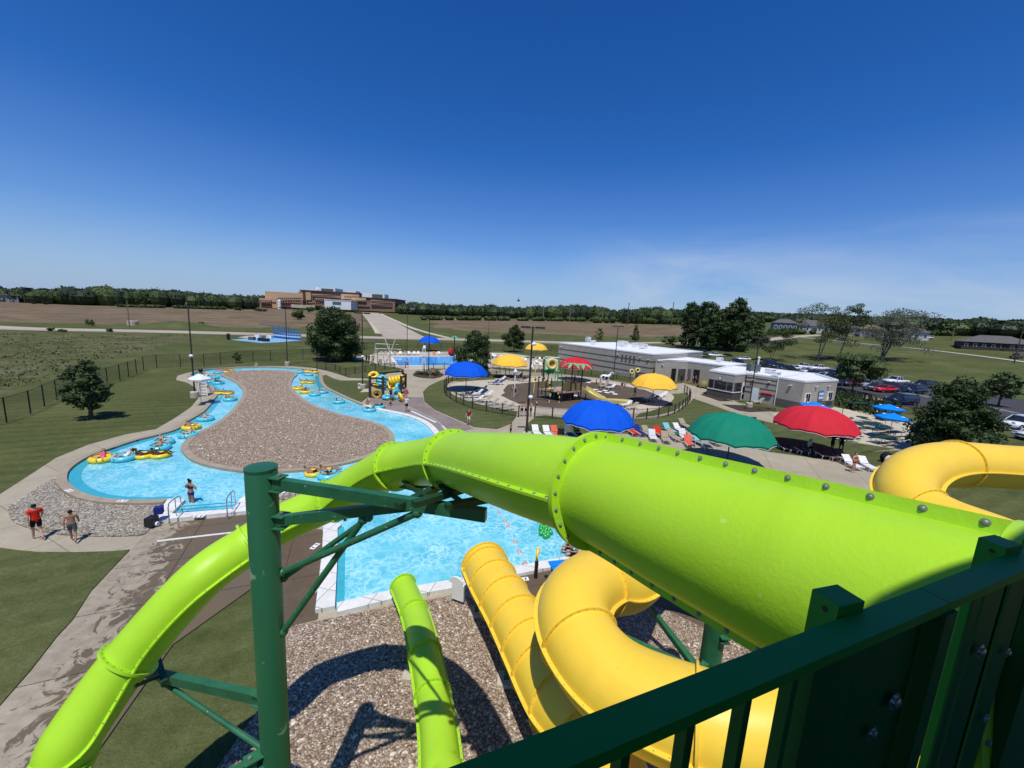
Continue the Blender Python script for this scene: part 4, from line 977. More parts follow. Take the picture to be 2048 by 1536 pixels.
open_tree('small thin tree standing in front of the car park kerb, left of the sparse tree', 1541, 722, 1550, 655, 80, 44, 2, 'leaf_mid', per=60, tr=.14)
tree('car_park_tree', 'open spreading tree with a thin trunk in the car park planting strip', 1703, 786, (1712, 704), 145, 'spread', leaf=.33, mat='leaf_mid', per=20, trunk=.12, seed=50, nclump=26, zlow=.32)
tree('broad_tree', 'big dense rounded tree at right in front of the car park', 1893, 914, (1896, 748), 222, 'round', leaf=.25, mat='leaf_dark', per=125, trunk=.2, seed=52, nclump=56, zlow=.04)
tree('car_park_tree', 'dark tree by the car park at the right edge', 1996, 814, (2010, 742), 118, 'round', leaf=.3, mat='leaf_mid', per=30, trunk=.13, seed=53, nclump=26, zlow=.3)
# bushes in the fields
def bush(label, px, py, w, h, seed, mat='leaf_mid', leaf=.5, name='bush', grp=None):
    rnd = random.Random(seed); b = RM(px, py); Z = proj(b)[2]; r = w*Z/FPX/2; hh = h*Z/FPX
    o = thing(name, label, 'bush', b, 0, grp)
    cl = [(V((rnd.uniform(-.6, .6)*r, rnd.uniform(-.5, .5)*r, hh*rnd.uniform(.35, .65))), r*.45, hh/r*.7) for _ in range(7)]
    crown(rnd, cl, leaf*max(1, Z/110), 26/max(1, Z/90)**2+2).build('foliage', mat, o)
for i, (px, py, w, h, mt, lb) in enumerate([
    (182, 652, 20, 14, 'leaf_mid', 'dark round bush in the dry field left of the wooden pole'), (93, 609, 12, 7, 'leaf_far', 'distant round bush at the left of the dry field'),
    (66, 608, 8, 5, 'leaf_far', 'tiny distant bush beside the larger one at far left'), (347, 652, 12, 10, 'leaf_mid', 'small bush on the mound beside the field'),
    (404, 651, 11, 8, 'leaf_mid', 'small bush right of the mound bush'), (355, 617, 14, 7, 'leaf_mid', 'low bush above the near lamp in the dry field'), (478, 621, 7, 6, 'leaf_dark', 'dark little bush in the dry field'),
    (596, 639, 30, 26, 'leaf_mid', 'large light bush in the field below the brick building'), (622, 626, 18, 14, 'leaf_mid', 'shrub right of the large light bush below the brick building'), (569, 613, 18, 9, 'leaf_far', 'low scrub below the left wing of the brick building'), (521, 623, 22, 5, 'leaf_far', 'flat scrub in the dry field left of the brick building'),
    (600, 639, 18, 12, 'leaf_light', 'pale front part of the field shrubbery'), (101, 662, 12, 8, 'leaf_mid', 'shrub at the roadside left of the meadow'), (127, 664, 16, 6, 'leaf_mid', 'low shrub at the roadside right of its neighbour'), (218, 664, 14, 9, 'leaf_light', 'pale shrub on the near side of the road'),
    (272, 650, 10, 8, 'leaf_mid', 'bush beside the concrete box at the wooden pole'), (706, 622, 18, 9, 'leaf_far', 'roadside shrubs below the brick building'), (640, 622, 22, 12, 'leaf_far', 'shrubs at the foot of the white hall')]):
    bush(lb, px, py, w, h, 70+i, mt)
bush('soft ornamental grass clump in the plaza bed', 862, 751, 40, 15, 90, 'leaf_mid', .22, 'grass_clump'); bush('second grass clump at the left of the plaza bed', 840, 750, 22, 10, 91, 'leaf_mid', .2, 'grass_clump')
for i, (px, py) in enumerate([(1432, 795), (1450, 802), (1420, 790), (1490, 818), (1517, 821), (1536, 819)]): bush(['small shrub under the guard office windows', 'low shrub at the corner of the guard office', 'shrub at the left end of the office planting bed', 'yellow flowers at the foot of the lamp', 'yellow flower clump in the mulch bed', 'yellow flower clump nearest the red umbrella'][i], px, py, 10, 5, 95+i, 'leaf_light' if i > 2 else 'leaf_mid', .12, 'flower_clump' if i > 2 else 'shrub')
rnd = random.Random(5)
hm = MB()
for k in range(1500):
    px = rnd.uniform(1668, 1800); g = G(px, 790+(px-1668)*.28+rnd.uniform(-10, 22)); leafcard(hm, g+V((0, 0, rnd.uniform(.1, .9))), .5, rnd, 0)
tag(hm.build('tall_grass', 'leaf_dark'), 'strip of tall grass between the patio and the car park', 'tall grass', None, 'stuff')
mm = MB()
for k in range(1500):
    px = rnd.uniform(-60, 430); py = rnd.uniform(668, 800)
    if py > 800-(px+60)*.28+rnd.uniform(-8, 4): continue
    g = G(px, py); s = rnd.uniform(.5, 1.1)
    for q in range(3): leafcard(mm, g+V((rnd.uniform(-.9, .9), rnd.uniform(-.9, .9), rnd.uniform(.05, .3)*s)), s*.42, rnd, .8)
tag(mm.build('meadow_weeds', 'leaf_light'), 'unmown weeds and wild grasses beyond the left fence', 'weeds', None, 'stuff')
# distant tree line, one mass
prof = [(-220, 576), (0, 571), (30, 577), (60, 575), (80, 580), (110, 577), (140, 572), (170, 577), (205, 571), (240, 576), (290, 577), (340, 579), (400, 584), (450, 588), (500, 589), (540, 592), (600, 598), (780, 602), (800, 604), (860, 606), (905, 610), (950, 609), (1000, 611), (1040, 614), (1090, 610), (1150, 608), (1195, 611), (1210, 618), (1260, 618), (1310, 612), (1345, 618), (1400, 618), (1500, 622), (1560, 628), (1600, 628), (1650, 628), (1750, 634), (1850, 636), (1870, 634), (1884, 636), (1920, 644), (1965, 636), (2000, 642), (2048, 640), (2300, 655)]
def yt(x):
    for (a, b), (c, d) in zip(prof, prof[1:]):
        if a <= x <= c: return b+(d-b)*(x-a)/(c-a)
    return 655
def canopy(mb, rnd, c, r, h, n, s):
    for i in range(n):
        d = V((rnd.gauss(0, 1), rnd.gauss(0, 1), rnd.gauss(.5, .8))).normalized(); k = rnd.uniform(.85, 1.12); p = V(c)+V((d.x*r*k, d.y*r*k, h*.52+d.z*h*.44*k)) 
        leafcard(mb, p*1.0, s, rnd, .6)
    mb.lathe(c, [(r*.5, h*.02), (r*.85, h*.3), (r*.92, h*.55), (r*.7, h*.78), (r*.35, h*.9), (0, h*.94)], 7)
rnd = random.Random(9); tl = MB(); tl2 = MB(); tl3 = MB()
x = -220.0
while x < 2300:
    f = (x-1024)/FPX; D0 = 430 if x < 1250 else (330 if x > 1560 else 380)
    for row, dd in ((0, 0), (1, 28), (2, 60)):
        if 512 < x < 794: dd += 130
        D = D0+dd+rnd.uniform(-10, 10); xx = x+rnd.uniform(-4, 4); b = AT(xx, D, 620)
        h = ztop(xx, yt(xx)+3*noise.noise((xx*.02, row*3, 0))+rnd.uniform(-2, 4)+(1-row)*1.5, b)-b.z
        h = max(5, min(26, h)); r = rnd.uniform(3.5, 8)
        canopy(rnd.choice((tl, tl, tl2, tl3)), rnd, b-V((0, 0, .3)), r, h, 60, rnd.uniform(1.3, 2.1))
    x += rnd.uniform(5, 9)/(1+f*f)**.2*1.3
tag(tl.build('treeline', 'leaf_far'), 'distant dark woodland along the horizon', 'woodland', None, 'stuff')
tag(tl2.build('treeline', 'leaf_dark'), 'distant mixed green trees scattered in the woodland along the horizon', 'woodland', None, 'stuff')
tag(tl3.build('treeline', 'leaf_mid'), 'distant brighter green trees scattered in the woodland along the horizon', 'woodland', None, 'stuff')
# nearer lighter scrub under the tree line, middle and left
sc_ = MB(); rnd = random.Random(10)
for (x0, x1, y, hh, n) in ((60, 520, 598, 7, 60), (840, 1260, 640, 10, 90), (1180, 1400, 646, 16, 30), (1560, 1900, 668, 12, 40)):
    for i in range(n):
        px = rnd.uniform(x0, x1); t = (px-x0)/(x1-x0); yy = y+(6 if x0 > 500 else 14)*t*(.6) ; b = RM(px, yy); Z = proj(b)[2]
        if Z > 500: b = AT(px, 400, yy); Z = proj(b)[2]
        canopy(sc_, rnd, b, rnd.uniform(5, 9)*Z/FPX, rnd.uniform(.6, 1)*hh*Z/FPX, 26, 1.5)
tag(sc_.build('scrub', 'leaf_mid'), 'lighter green scrub along the far edge of the fields', 'scrub', None, 'stuff')
# ------------------------------------------------------------------ light poles
def lamp(label, base, hh, heads, rz=0, ped=True, r=.085):
    o = thing('light_pole', label, 'light pole', base, rz, 'tall light poles around the water park')
    MB().tube([(0, 0, .1), (0, 0, hh)], [r, r*.7], 10).build('pole', 'lamp_brown', o, smooth=True)
    if ped: MB().lathe((0, 0, 0), [(.42, 0), (.42, .62), (.36, .68), (0, .70)], 18).build('pedestal', 'patio', o, smooth=True)
    for k, a in enumerate(heads):
        hd = MB(); c = V((math.cos(a)*.62, math.sin(a)*.62, hh-.08)); hd.box(c, (.75, .42, .16), a).build('lamp_head', 'lamp_brown', o)
        MB().box(c-V((0, 0, .09)), (.6, .34, .02), a).build('lens', 'white', o); MB().beam((0, 0, hh-.1), c*.6+V((0, 0, (hh-.1)*.4)), .06, .06).build('bracket', 'lamp_brown', o)
for (px, py, ty, hd, ped, lb) in [(390, 795, 612, (.0,), 1, 'light pole with one head at the left bend of the river'), (575, 731, 615, (.1, 3.24), 1, 'light pole behind the top of the river'), (725.3, 778, 625, (0, 3.14), 1, 'light pole left of the timber tube rack'),
    (814, 712, 622, (0, 3.14), 0, 'light pole at the far side of the diving pool'), (857, 743, 632, (0, 3.14), 0, 'light pole standing in the plaza grass bed'), (1226, 762, 651, (0, 3.14), 0, 'light pole in front of the long block wall'),
    (1498, 815, 672, (0, 3.14), 1, 'light pole in the mulch bed right of the guard office'), (976, 690, 640, (0, 3.14), 0, 'light pole behind the dense rounded tree'), (1440, 704, 648, (0, 3.14), 0, 'light pole in the car park before the tall dark trees')]:
    b = G(px, py); lamp(lb, b, ztop(px, ty, b), hd, 0, ped)
b = G(1052, 880); lamp('tall light pole with twin heads behind the lime slide, nearest the camera', b, 9.85, (0, 3.14), .1, 1, .11)
# small round floodlights on some poles
for px, py, pz, lb in ((390, 795, 4.6, 'white loudspeaker on the left river pole'), (725.3, 778, 4.4, 'white loudspeaker pair on the tube rack pole'), (1053, 880, 8.4, 'white loudspeaker high on the nearest pole'), (1053, 880, 3.9, 'white loudspeaker low on the nearest pole')):
    b = G(px, py); o = thing('loudspeaker', lb, 'loudspeaker', b+V((.12, -.12, pz))); MB().ball((0, -.12, 0), .2, 12, (1, 1, .8)).build('speaker_dome', 'white', o, smooth=True); MB().box((0, .0, -.02), (.1, .14, .08)).build('bracket', 'lamp_brown', o)
# wooden and steel poles far away
for px, py, ty, mt, lb in ((259, 655, 602, 'bark_pale', 'weathered wooden pole in the dry field'), (1086, 641, 610, 'bark_pale', 'thin utility pole before the distant wood, left one'), (1139, 644, 610, 'bark_pale', 'thin utility pole before the distant wood, middle one'), (1204, 645, 615, 'bark_pale', 'thin utility pole before the distant wood, right one'), (1254, 650, 605, 'bark', 'dark utility pole beside the grey apartment house'), (1342, 652, 604, 'bark', 'tall utility pole left of the dark trees'), (1903, 682, 655, 'bark_pale', 'pale utility pole on the grass rise at right'), (2028, 727, 650, 'bark', 'leaning utility pole at the right edge of the path')):
    b = RM(px, py); h = ztop(px, ty, b)-b.z; o = thing('utility_pole', lb, 'utility pole', b, 0, 'utility poles in the distance')
    k = proj(b)[2]/120; MB().tube([(0, 0, 0), (0, 0, h)], [.16*max(1, k), .10*max(1, k)], 8).build('pole', mt, o, smooth=True)
    if px > 1250: MB().box((0, 0, h*.93), (2.0, .12, .14)).build('crossarm', mt, o)
# ------------------------------------------------------------------ fences
def fence(label, pts, h, step=2.4, r=.045, mat='black', mesh=True, rails=(1.0,), name='chain_link_fence', z=0.05, gaps=()):
    pts = [V(p) for p in pts]; o = thing(name, label, 'fence', (pts[0].x, pts[0].y, 0)); off = (pts[0].x, pts[0].y, 0)
    L = [0]
    for a, b in zip(pts, pts[1:]): L.append(L[-1]+(b-a).length)
    n = max(1, round(L[-1]/step)); P_ = []
    for i in range(n+1):
        s = L[-1]*i/n; j = max(k for k in range(len(L)-1) if L[k] <= s+1e-6); f = (s-L[j])/(L[j+1]-L[j]); P_.append(pts[j].lerp(pts[j+1], f))
    for p in P_[:98]: MB().tube([(p.x, p.y, 0), (p.x, p.y, h+.06)], r, 8).build('post', mat, o, off, smooth=True)
    rl_ = MB()
    for a, b in zip(P_, P_[1:]):
        for q in rails: rl_.tube([(a.x, a.y, h*q), (b.x, b.y, h*q)], .022, 5)
    rl_.build('rail', mat, o, off)
    m = MB(); s = 0
    for a, b in zip(P_, P_[1:]):
        l = (b-a).length; m.add([(a.x, a.y, z), (b.x, b.y, z), (b.x, b.y, h), (a.x, a.y, h)], [(0, 1, 2, 3)], [[(s, 0), (s+l, 0), (s+l, h), (s, h)]]); s += l
    m.build('mesh_panel', 'chain_link', o, off)
fence('tall black chain-link fence along the lawn and behind the river', [G(-60, 866), G(20, 843), G(68, 825), G(109, 802), G(236, 763), G(260, 753), G(296, 738), G(331, 735), G(407, 733), G(451, 728), G(493, 724), G(530, 722), G(600, 719), G(634, 717)], 2.0, 3.0, .05)
fence('black fence on the far side of the diving pool lawn', [G(634, 717), G(650, 702), G(730, 699), G(880, 700), G(1000, 701), G(1120, 703)], 1.9, 3.4, .05)
gr_post = 'brown_post'
fence('low black fence with round-topped posts left of the diving deck', [G(634, 738), G(652, 741), G(668, 742), G(681, 748), G(693, 752), G(715, 748), G(766, 741), G(790, 738), G(811, 737)], 1.25, 2.3, .07, gr_post, rails=(.95, .1), name='post_fence')
fence('curved black fence around the left side of the splash pad', [G(1037, 835), G(1020, 832), G(991, 828), G(968, 824), G(940, 818), G(920, 809), G(905, 802), G(893, 794), G(888, 785), G(889, 775), G(898, 766), G(915, 760), G(950, 757), G(1000, 756), G(1060, 752)], 1.25, 1.9, .075, gr_post, rails=(.95, .1), name='post_fence')
fence('curved black fence around the right side of the splash pad', [G(1069, 836), G(1092, 838), G(1150, 842), G(1230, 842), G(1288, 839), G(1311, 837), G(1333, 834), G(1351, 828), G(1368, 817), G(1380, 803), G(1379, 794), G(1368, 785)], 1.25, 1.9, .075, gr_post, rails=(.95, .1), name='post_fence')
fence('black fence between the splash pad and the long wall', [G(1060, 752), G(1110, 750), G(1197, 753), G(1260, 762)], 1.25, 2.6, .06, 'black', rails=(.95, .5), name='post_fence')
fence('black fence along the plaza bed and the diving deck', [G(848, 741), G(867, 739), G(888, 738), G(905, 742), G(960, 746), G(1000, 747)], 1.2, 2.4, .06, gr_post, rails=(.95, .1), name='post_fence')
fence('black chain-link fence between the patio and the car park', [G(1640, 790), G(1705, 806), G(1763, 818), G(1830, 832)], 1.9, 3, .05)
# ------------------------------------------------------------------ people
SKIN = {'light': (.50, .30, .21), 'tan': (.36, .19, .12), 'dark': (.075, .038, .025)}
for k_, v_ in SKIN.items(): plain('skin_'+k_, v_, .6, 0, .06, 5, spec=.3)
for k_, v_ in {'cloth_red': (.72, .03, .015), 'cloth_black': (.012, .012, .015), 'cloth_grey': (.10, .13, .13), 'cloth_blue': (.02, .03, .20), 'cloth_pink': (.72, .08, .18), 'cloth_white': (.68, .68, .68), 'cloth_navy': (.015, .02, .07), 'cloth_maroon': (.22, .02, .03), 'cloth_coral': (.75, .14, .09), 'hair_dark': (.018, .012, .01), 'hair_brown': (.08, .045, .025), 'hair_blond': (.35, .24, .11), 'towel_aqua': (.22, .55, .62)}.items(): plain(k_, v_, .85, 0, .08, 8, spec=.15)
# joint sets for a 1.70 m person, facing +Y
def J(**kw):
    b = dict(pel=(0, 0, .93), wst=(0, .0, 1.08), chs=(0, .0, 1.28), nek=(0, -.01, 1.45), hdb=(0, .01, 1.53), hdt=(0, .01, 1.65),
             shl=(-.18, 0, 1.39), ell=(-.24, -.02, 1.12), wrl=(-.25, .06, .88), hnl=(-.25, .09, .80), shr=(.18, 0, 1.39), elr=(.24, -.02, 1.12), wrr=(.25, .06, .88), hnr=(.25, .09, .80),
             hil=(-.09, 0, .88), knl=(-.10, .02, .48), anl=(-.11, -.02, .09), tol=(-.12, .14, .03), hir=(.09, 0, .88), knr=(.10, .02, .48), anr=(.11, -.02, .09), tor=(.12, .14, .03))
    b.update(kw); return b
EDG = [('pel', 'wst'), ('wst', 'chs'), ('chs', 'nek'), ('nek', 'hdb'), ('hdb', 'hdt'), ('chs', 'shl'), ('shl', 'ell'), ('ell', 'wrl'), ('wrl', 'hnl'), ('chs', 'shr'), ('shr', 'elr'), ('elr', 'wrr'), ('wrr', 'hnr'), ('pel', 'hil'), ('hil', 'knl'), ('knl', 'anl'), ('anl', 'tol'), ('pel', 'hir'), ('hir', 'knr'), ('knr', 'anr'), ('anr', 'tor')]
RAD = dict(pel=(.135, .105), wst=(.12, .095), chs=(.145, .11), nek=(.055, .055), hdb=(.075, .085), hdt=(.078, .09), shl=(.06, .06), shr=(.06, .06), ell=(.042, .042), elr=(.042, .042), wrl=(.029, .025), wrr=(.029, .025), hnl=(.036, .022), hnr=(.036, .022),
           hil=(.09, .09), hir=(.09, .09), knl=(.058, .058), knr=(.058, .058), anl=(.038, .04), anr=(.038, .04), tol=(.04, .026), tor=(.04, .026))
def seg_near(p, js):
    best = None
    for a, b in EDG:
        A, B = V(js[a]), V(js[b]); d = B-A; t = max(0, min(1, (p-A).dot(d)/d.length_squared)); q = (p-A-d*t).length-.6*(RAD[a][0]*(1-t)+RAD[b][0]*t)
        if best is None or q < best[0]: best = (q, a, b, t)
    return best
def in_short(s): return (s[2] in ('hil', 'hir') and s[1] == 'pel') or (s[1] in ('hil', 'hir') and s[3] < .62) or (s[1] == 'pel' and s[3] < .35)
def in_brief(s): return (s[2] in ('hil', 'hir') and s[1] == 'pel') or (s[1] in ('hil', 'hir') and s[3] < .12) or (s[1] == 'pel' and s[3] < .3)
def in_shirt(s): return s[1] in ('wst',) or (s[1] == 'pel' and s[2] == 'wst') or (s[1] == 'chs' and s[2] != 'nek' or s[2] == 'nek' and s[3] < .6) or (s[1] in ('shl', 'shr') and s[3] < .5)
def in_suit(s): return s[1] in ('wst',) or (s[1] == 'pel') or (s[1] == 'chs' and s[2] != 'nek' and s[3] < .6) or (s[1] in ('hil', 'hir') and s[3] < .1)
def in_top(s): return s[1] == 'wst' and s[3] > .55 or s[1] == 'chs' and s[3] < .45
def body(js):
    me = bpy.data.meshes.new('body'); keys = list(js); ix = {k: i for i, k in enumerate(keys)}
    me.from_pydata([js[k] for k in keys], [(ix[a], ix[b]) for a, b in EDG], [])
    o = bpy.data.objects.new('tmp', me); COL.objects.link(o)
    sk = o.modifiers.new('s', 'SKIN'); sk.use_smooth_shade = True
    for k in keys: sv = me.skin_vertices[0].data[ix[k]]; sv.radius = RAD[k]; sv.use_root = (k == 'pel')
    ss = o.modifiers.new('u', 'SUBSURF'); ss.levels = 2; ss.render_levels = 2
    dg = bpy.context.evaluated_depsgraph_get(); ev = o.evaluated_get(dg); m2 = bpy.data.meshes.new_from_object(ev)
    bpy.data.objects.remove(o); return m2
def person_proto(js, clothes, hair='short', nm='person'):
    """clothes: list of (part name, region test, inflate, material)"""
    root = thing(nm, 'x', 'person'); m = body(js)
    bm = bmesh.new(); bm.from_mesh(m); bm.normal_update()
    # hands: palm exists, add five fingers each side; nose and ears on the head
    mb = MB()
    for s, w, h in ((-1, 'wrl', 'hnl'), (1, 'wrr', 'hnr')):
        a, b = V(js[w]), V(js[h]); d = (b-a).normalized(); sd = d.cross(V((0, 1, 0))) if abs(d.y) < .9 else d.cross(V((1, 0, 0))); sd.normalize(); nn = d.cross(sd)
        for k, (off, L) in enumerate(((-.028, .062), (-.010, .072), (.009, .068), (.027, .054))):
            p0 = b+sd*off*.9+d*.005; p1 = p0+d*L*.55+nn*.004; p2 = p1+d*L*.45+nn*.02; mb.tube([p0, p1, p2], [.0095, .009, .006], 5)
        t0 = a.lerp(b, .5)-sd*.03; mb.tube([t0, t0-sd*.025+d*.03, t0-sd*.03+d*.06], [.011, .010, .007], 5)
    hc = V(js['hdb']).lerp(V(js['hdt']), .45); up = (V(js['hdt'])-V(js['hdb'])).normalized(); fwd = V(js.get('_f', (0, 1, 0))); fwd = (fwd-up*fwd.dot(up)).normalized(); rt = fwd.cross(up)
    mb.tube([hc+fwd*.085+up*.02, hc+fwd*.115-up*.02, hc+fwd*.09-up*.03], [.008, .014, .01], 6)
    for s in (-1, 1): mb.ball(hc+rt*s*.082, .02, 6, (.5, 1, 1.4))
    vs = [v.co.copy() for v in bm.verts]; fs = [tuple(v.index for v in f.verts) for f in bm.faces]; allb = MB(); allb.add(vs, fs); allb.add(mb.v, mb.f)
    allb.build('body', 'skin_light', root, smooth='full')
    eye = MB(); [eye.ball(hc+fwd*.088+rt*s*.032+up*.022, .011, 6) for s in (-1, 1)]; eye.build('eyes', 'hair_dark', root)
    MB().box(hc+fwd*.098-up*.055, (.04, .008, .008)).build('mouth', 'cloth_maroon', root)
    for pn, test, inf, mat in clothes:
        keep = [f for f in bm.faces if test(seg_near(f.calc_center_median(), js))]
        if not keep: continue
        ids = {}; cv = []; cf = []
        for f in keep:
            q = []
            for v in f.verts:
                if v.index not in ids: ids[v.index] = len(cv); cv.append(v.co+v.normal*inf)
                q.append(ids[v.index])
            cf.append(tuple(q))
        MB().add(cv, cf).build(pn, mat, root, smooth='full')
    # hair: shell over the top, back and sides
    keep = [f for f in bm.faces if (lambda c: seg_near(c, js)[1] in ('hdb', 'nek') and ((c-hc).dot(up) > .055 or ((c-hc).dot(fwd) < .01 and (c-hc).dot(up) > -.055)) and (c-hc).length < .2)(f.calc_center_median())]
    ids = {}; cv = []; cf = []
    for f in keep:
        q = []
        for v in f.verts:
            if v.index not in ids: ids[v.index] = len(cv); cv.append(v.co+v.normal*(.020 if hair != 'long' else .028))
            q.append(ids[v.index])
        cf.append(tuple(q))
    hm = MB().add(cv, cf)
    if hair == 'long': hm.tube([hc-fwd*.09, hc-fwd*.12-up*.12, hc-fwd*.11-up*.28], [.07, .065, .03], 8)
    if hair == 'bun': hm.ball(hc-fwd*.08+up*.11, .05, 8)
    hm.build('hair', 'hair_dark', root, smooth='full')
    bm.free(); reg_all(root); return root
SHORTS = ('shorts', in_short, .012, 'cloth_black'); SHIRT = ('shirt', in_shirt, .014, 'cloth_red'); SUIT = ('swimsuit', in_suit, .008, 'cloth_black'); BRIEF = ('bikini_bottom', in_brief, .008, 'cloth_blue'); TOP = ('bikini_top', in_top, .008, 'cloth_blue')
walkJ = J(knl=(-.09, .16, .50), anl=(-.09, .22, .11), tol=(-.10, .37, .05), knr=(.09, -.02, .48), anr=(.10, -.28, .16), tor=(.10, -.20, .04), ell=(-.23, -.10, 1.14), wrl=(-.22, -.14, .90), hnl=(-.22, -.14, .82), elr=(.23, .03, 1.13), wrr=(.22, .22, .98), hnr=(.21, .28, .93))
armbJ = J(ell=(-.34, .02, 1.18), wrl=(-.16, .15, 1.12), hnl=(-.09, .17, 1.13), elr=(.34, .02, 1.18), wrr=(.16, .15, 1.10), hnr=(.09, .17, 1.11))
hipJ = J(ell=(-.36, -.06, 1.16), wrl=(-.20, .02, 1.02), hnl=(-.16, .04, .98), elr=(.24, .05, 1.12), wrr=(.24, .20, 1.0), hnr=(.24, .26, .96), knl=(-.13, .03, .48), anl=(-.16, -.02, .09), tol=(-.19, .13, .03))
# lying back in a swim ring, bottom at the hole, legs over the front rim (facing +Y)
recJ = J(pel=(0, -.05, .08), wst=(0, -.20, .17), chs=(0, -.37, .29), nek=(0, -.50, .42), hdb=(0, -.53, .50), hdt=(0, -.55, .62), shl=(-.19, -.44, .36), shr=(.19, -.44, .36), ell=(-.40, -.30, .30), wrl=(-.46, -.06, .27), hnl=(-.47, .02, .25), elr=(.40, -.30, .30), wrr=(.46, -.06, .27), hnr=(.47, .02, .25),
         hil=(-.10, .0, .10), hir=(.10, 0, .10), knl=(-.16, .38, .34), knr=(.16, .38, .34), anl=(-.15, .72, .16), anr=(.15, .72, .16), tol=(-.16, .80, .26), tor=(.16, .80, .26))
sitJ = J(pel=(0, 0, .10), wst=(0, -.03, .25), chs=(0, -.03, .46), nek=(0, 0, .62), hdb=(0, .03, .70), hdt=(0, .04, .82), shl=(-.18, -.02, .57), shr=(.18, -.02, .57), ell=(-.25, -.02, .32), wrl=(-.15, .20, .24), hnl=(-.10, .26, .22), elr=(.25, -.02, .32), wrr=(.15, .20, .24), hnr=(.10, .26, .22),
         hil=(-.10, .04, .08), hir=(.10, .04, .08), knl=(-.13, .44, .10), knr=(.13, .44, .10), anl=(-.13, .46, -.30), anr=(.13, .46, -.30), tol=(-.13, .58, -.36), tor=(.13, .58, -.36))
lieJ = J(pel=(0, 0, .12), wst=(0, -.14, .20), chs=(0, -.30, .36), nek=(0, -.42, .52), hdb=(0, -.46, .60), hdt=(0, -.48, .72), shl=(-.18, -.37, .44), shr=(.18, -.37, .44), ell=(-.28, -.22, .28), wrl=(-.24, .0, .20), hnl=(-.22, .08, .20), elr=(.28, -.22, .28), wrr=(.24, 0, .20), hnr=(.22, .08, .20),
         hil=(-.10, .05, .11), hir=(.10, .05, .11), knl=(-.12, .46, .20), knr=(.12, .46, .14), anl=(-.12, .86, .07), anr=(.12, .86, .07), tol=(-.13, .92, .16), tor=(.13, .92, .16))
swimJ = J(pel=(0, -.2, -.45), wst=(0, -.14, -.30), chs=(0, -.06, -.12), nek=(0, 0, .04), hdb=(0, .03, .12), hdt=(0, .04, .24), shl=(-.18, -.02, 0), shr=(.18, -.02, 0), ell=(-.34, .15, -.02), wrl=(-.20, .38, .02), hnl=(-.16, .46, .02), elr=(.34, .15, -.02), wrr=(.20, .38, .02), hnr=(.16, .46, .02),
          hil=(-.1, -.24, -.5), hir=(.1, -.24, -.5), knl=(-.1, -.4, -.85), knr=(.1, -.3, -.85), anl=(-.1, -.7, -1.0), anr=(.1, -.6, -1.0), tol=(-.1, -.8, -1.1), tor=(.1, -.7, -1.1))
crouchJ = J(pel=(0, -.12, .28), wst=(0, -.04, .42), chs=(0, .06, .60), nek=(0, .14, .75), hdb=(0, .18, .82), hdt=(0, .20, .94), shl=(-.18, .08, .70), shr=(.18, .08, .70), ell=(-.22, .22, .48), wrl=(-.14, .34, .28), hnl=(-.12, .38, .20), elr=(.22, .22, .48), wrr=(.14, .34, .28), hnr=(.12, .38, .20),
          hil=(-.1, -.10, .26), hir=(.1, -.10, .26), knl=(-.16, .26, .42), knr=(.16, .26, .42), anl=(-.13, .02, .10), anr=(.13, .02, .10), tol=(-.14, .16, .04), tor=(.14, .16, .04))
for j_ in (recJ, lieJ): j_['_f'] = (0, .8, .6)
def mkp(js, *a, **k):
    f = js.pop('_f', None); j2 = dict(js)
    if f: js['_f'] = f
    class D(dict): pass
    d = D(j2)
    return (d, f), a, k
PP = {}
def proto(key, js, clothes, hair='short'):
    f = js.get('_f'); j = {k: v for k, v in js.items() if k != '_f'}
    global HF
    class JD(dict):
        def get(s, k, dflt=None): return f if (k == '_f' and f) else dict.get(s, k, dflt)
    PP[key] = Pool(person_proto(JD(j), clothes, hair))
proto('walk', walkJ, [SHIRT, SHORTS]); proto('walkbare', walkJ, [SHORTS]); proto('wade', armbJ, [TOP, BRIEF], 'bun'); proto('stand', hipJ, [SHIRT, SHORTS]); proto('standbare', armbJ, [SHORTS]); proto('suit', J(), [SUIT], 'long')
proto('rec', recJ, [SHORTS]); proto('recsuit', recJ, [SUIT], 'long'); proto('sit', sitJ, [SHIRT, SHORTS]); proto('sitbare', sitJ, [SHORTS]); proto('lie', lieJ, [SHORTS]); proto('liesuit', lieJ, [SUIT], 'long'); proto('swim', swimJ, [SHORTS]); proto('crouch', crouchJ, [SHORTS])
def person(key, loc, rz, label, height=1.7, skin='light', hair='hair_dark', group=None, **cl):
    d = {'body': 'skin_'+skin, 'hair': hair}; d.update(cl)
    o = PP[key].put(loc, R(rz), label, group, height/1.7, **d); return o
def gp(px, py, z=.09): return G(px, py, z)
person('walk', gp(77, 1079, .05), 60, 'person in a bright red shirt and black shorts walking on the path beside the rocks', 1.66, 'light', shirt='cloth_red', shorts='cloth_black')
person('walkbare', gp(148, 1084, .05), 40, 'shirtless boy in grey patterned shorts walking on the path beside the rocks', 1.5, 'tan', shorts='cloth_grey')
g = G(384, 1018, -.30); person('wade', g, -10, 'person in a dark blue bikini standing in the water between the entry handrails', 1.68, 'tan', bikini_top='cloth_navy', bikini_bottom='cloth_blue')
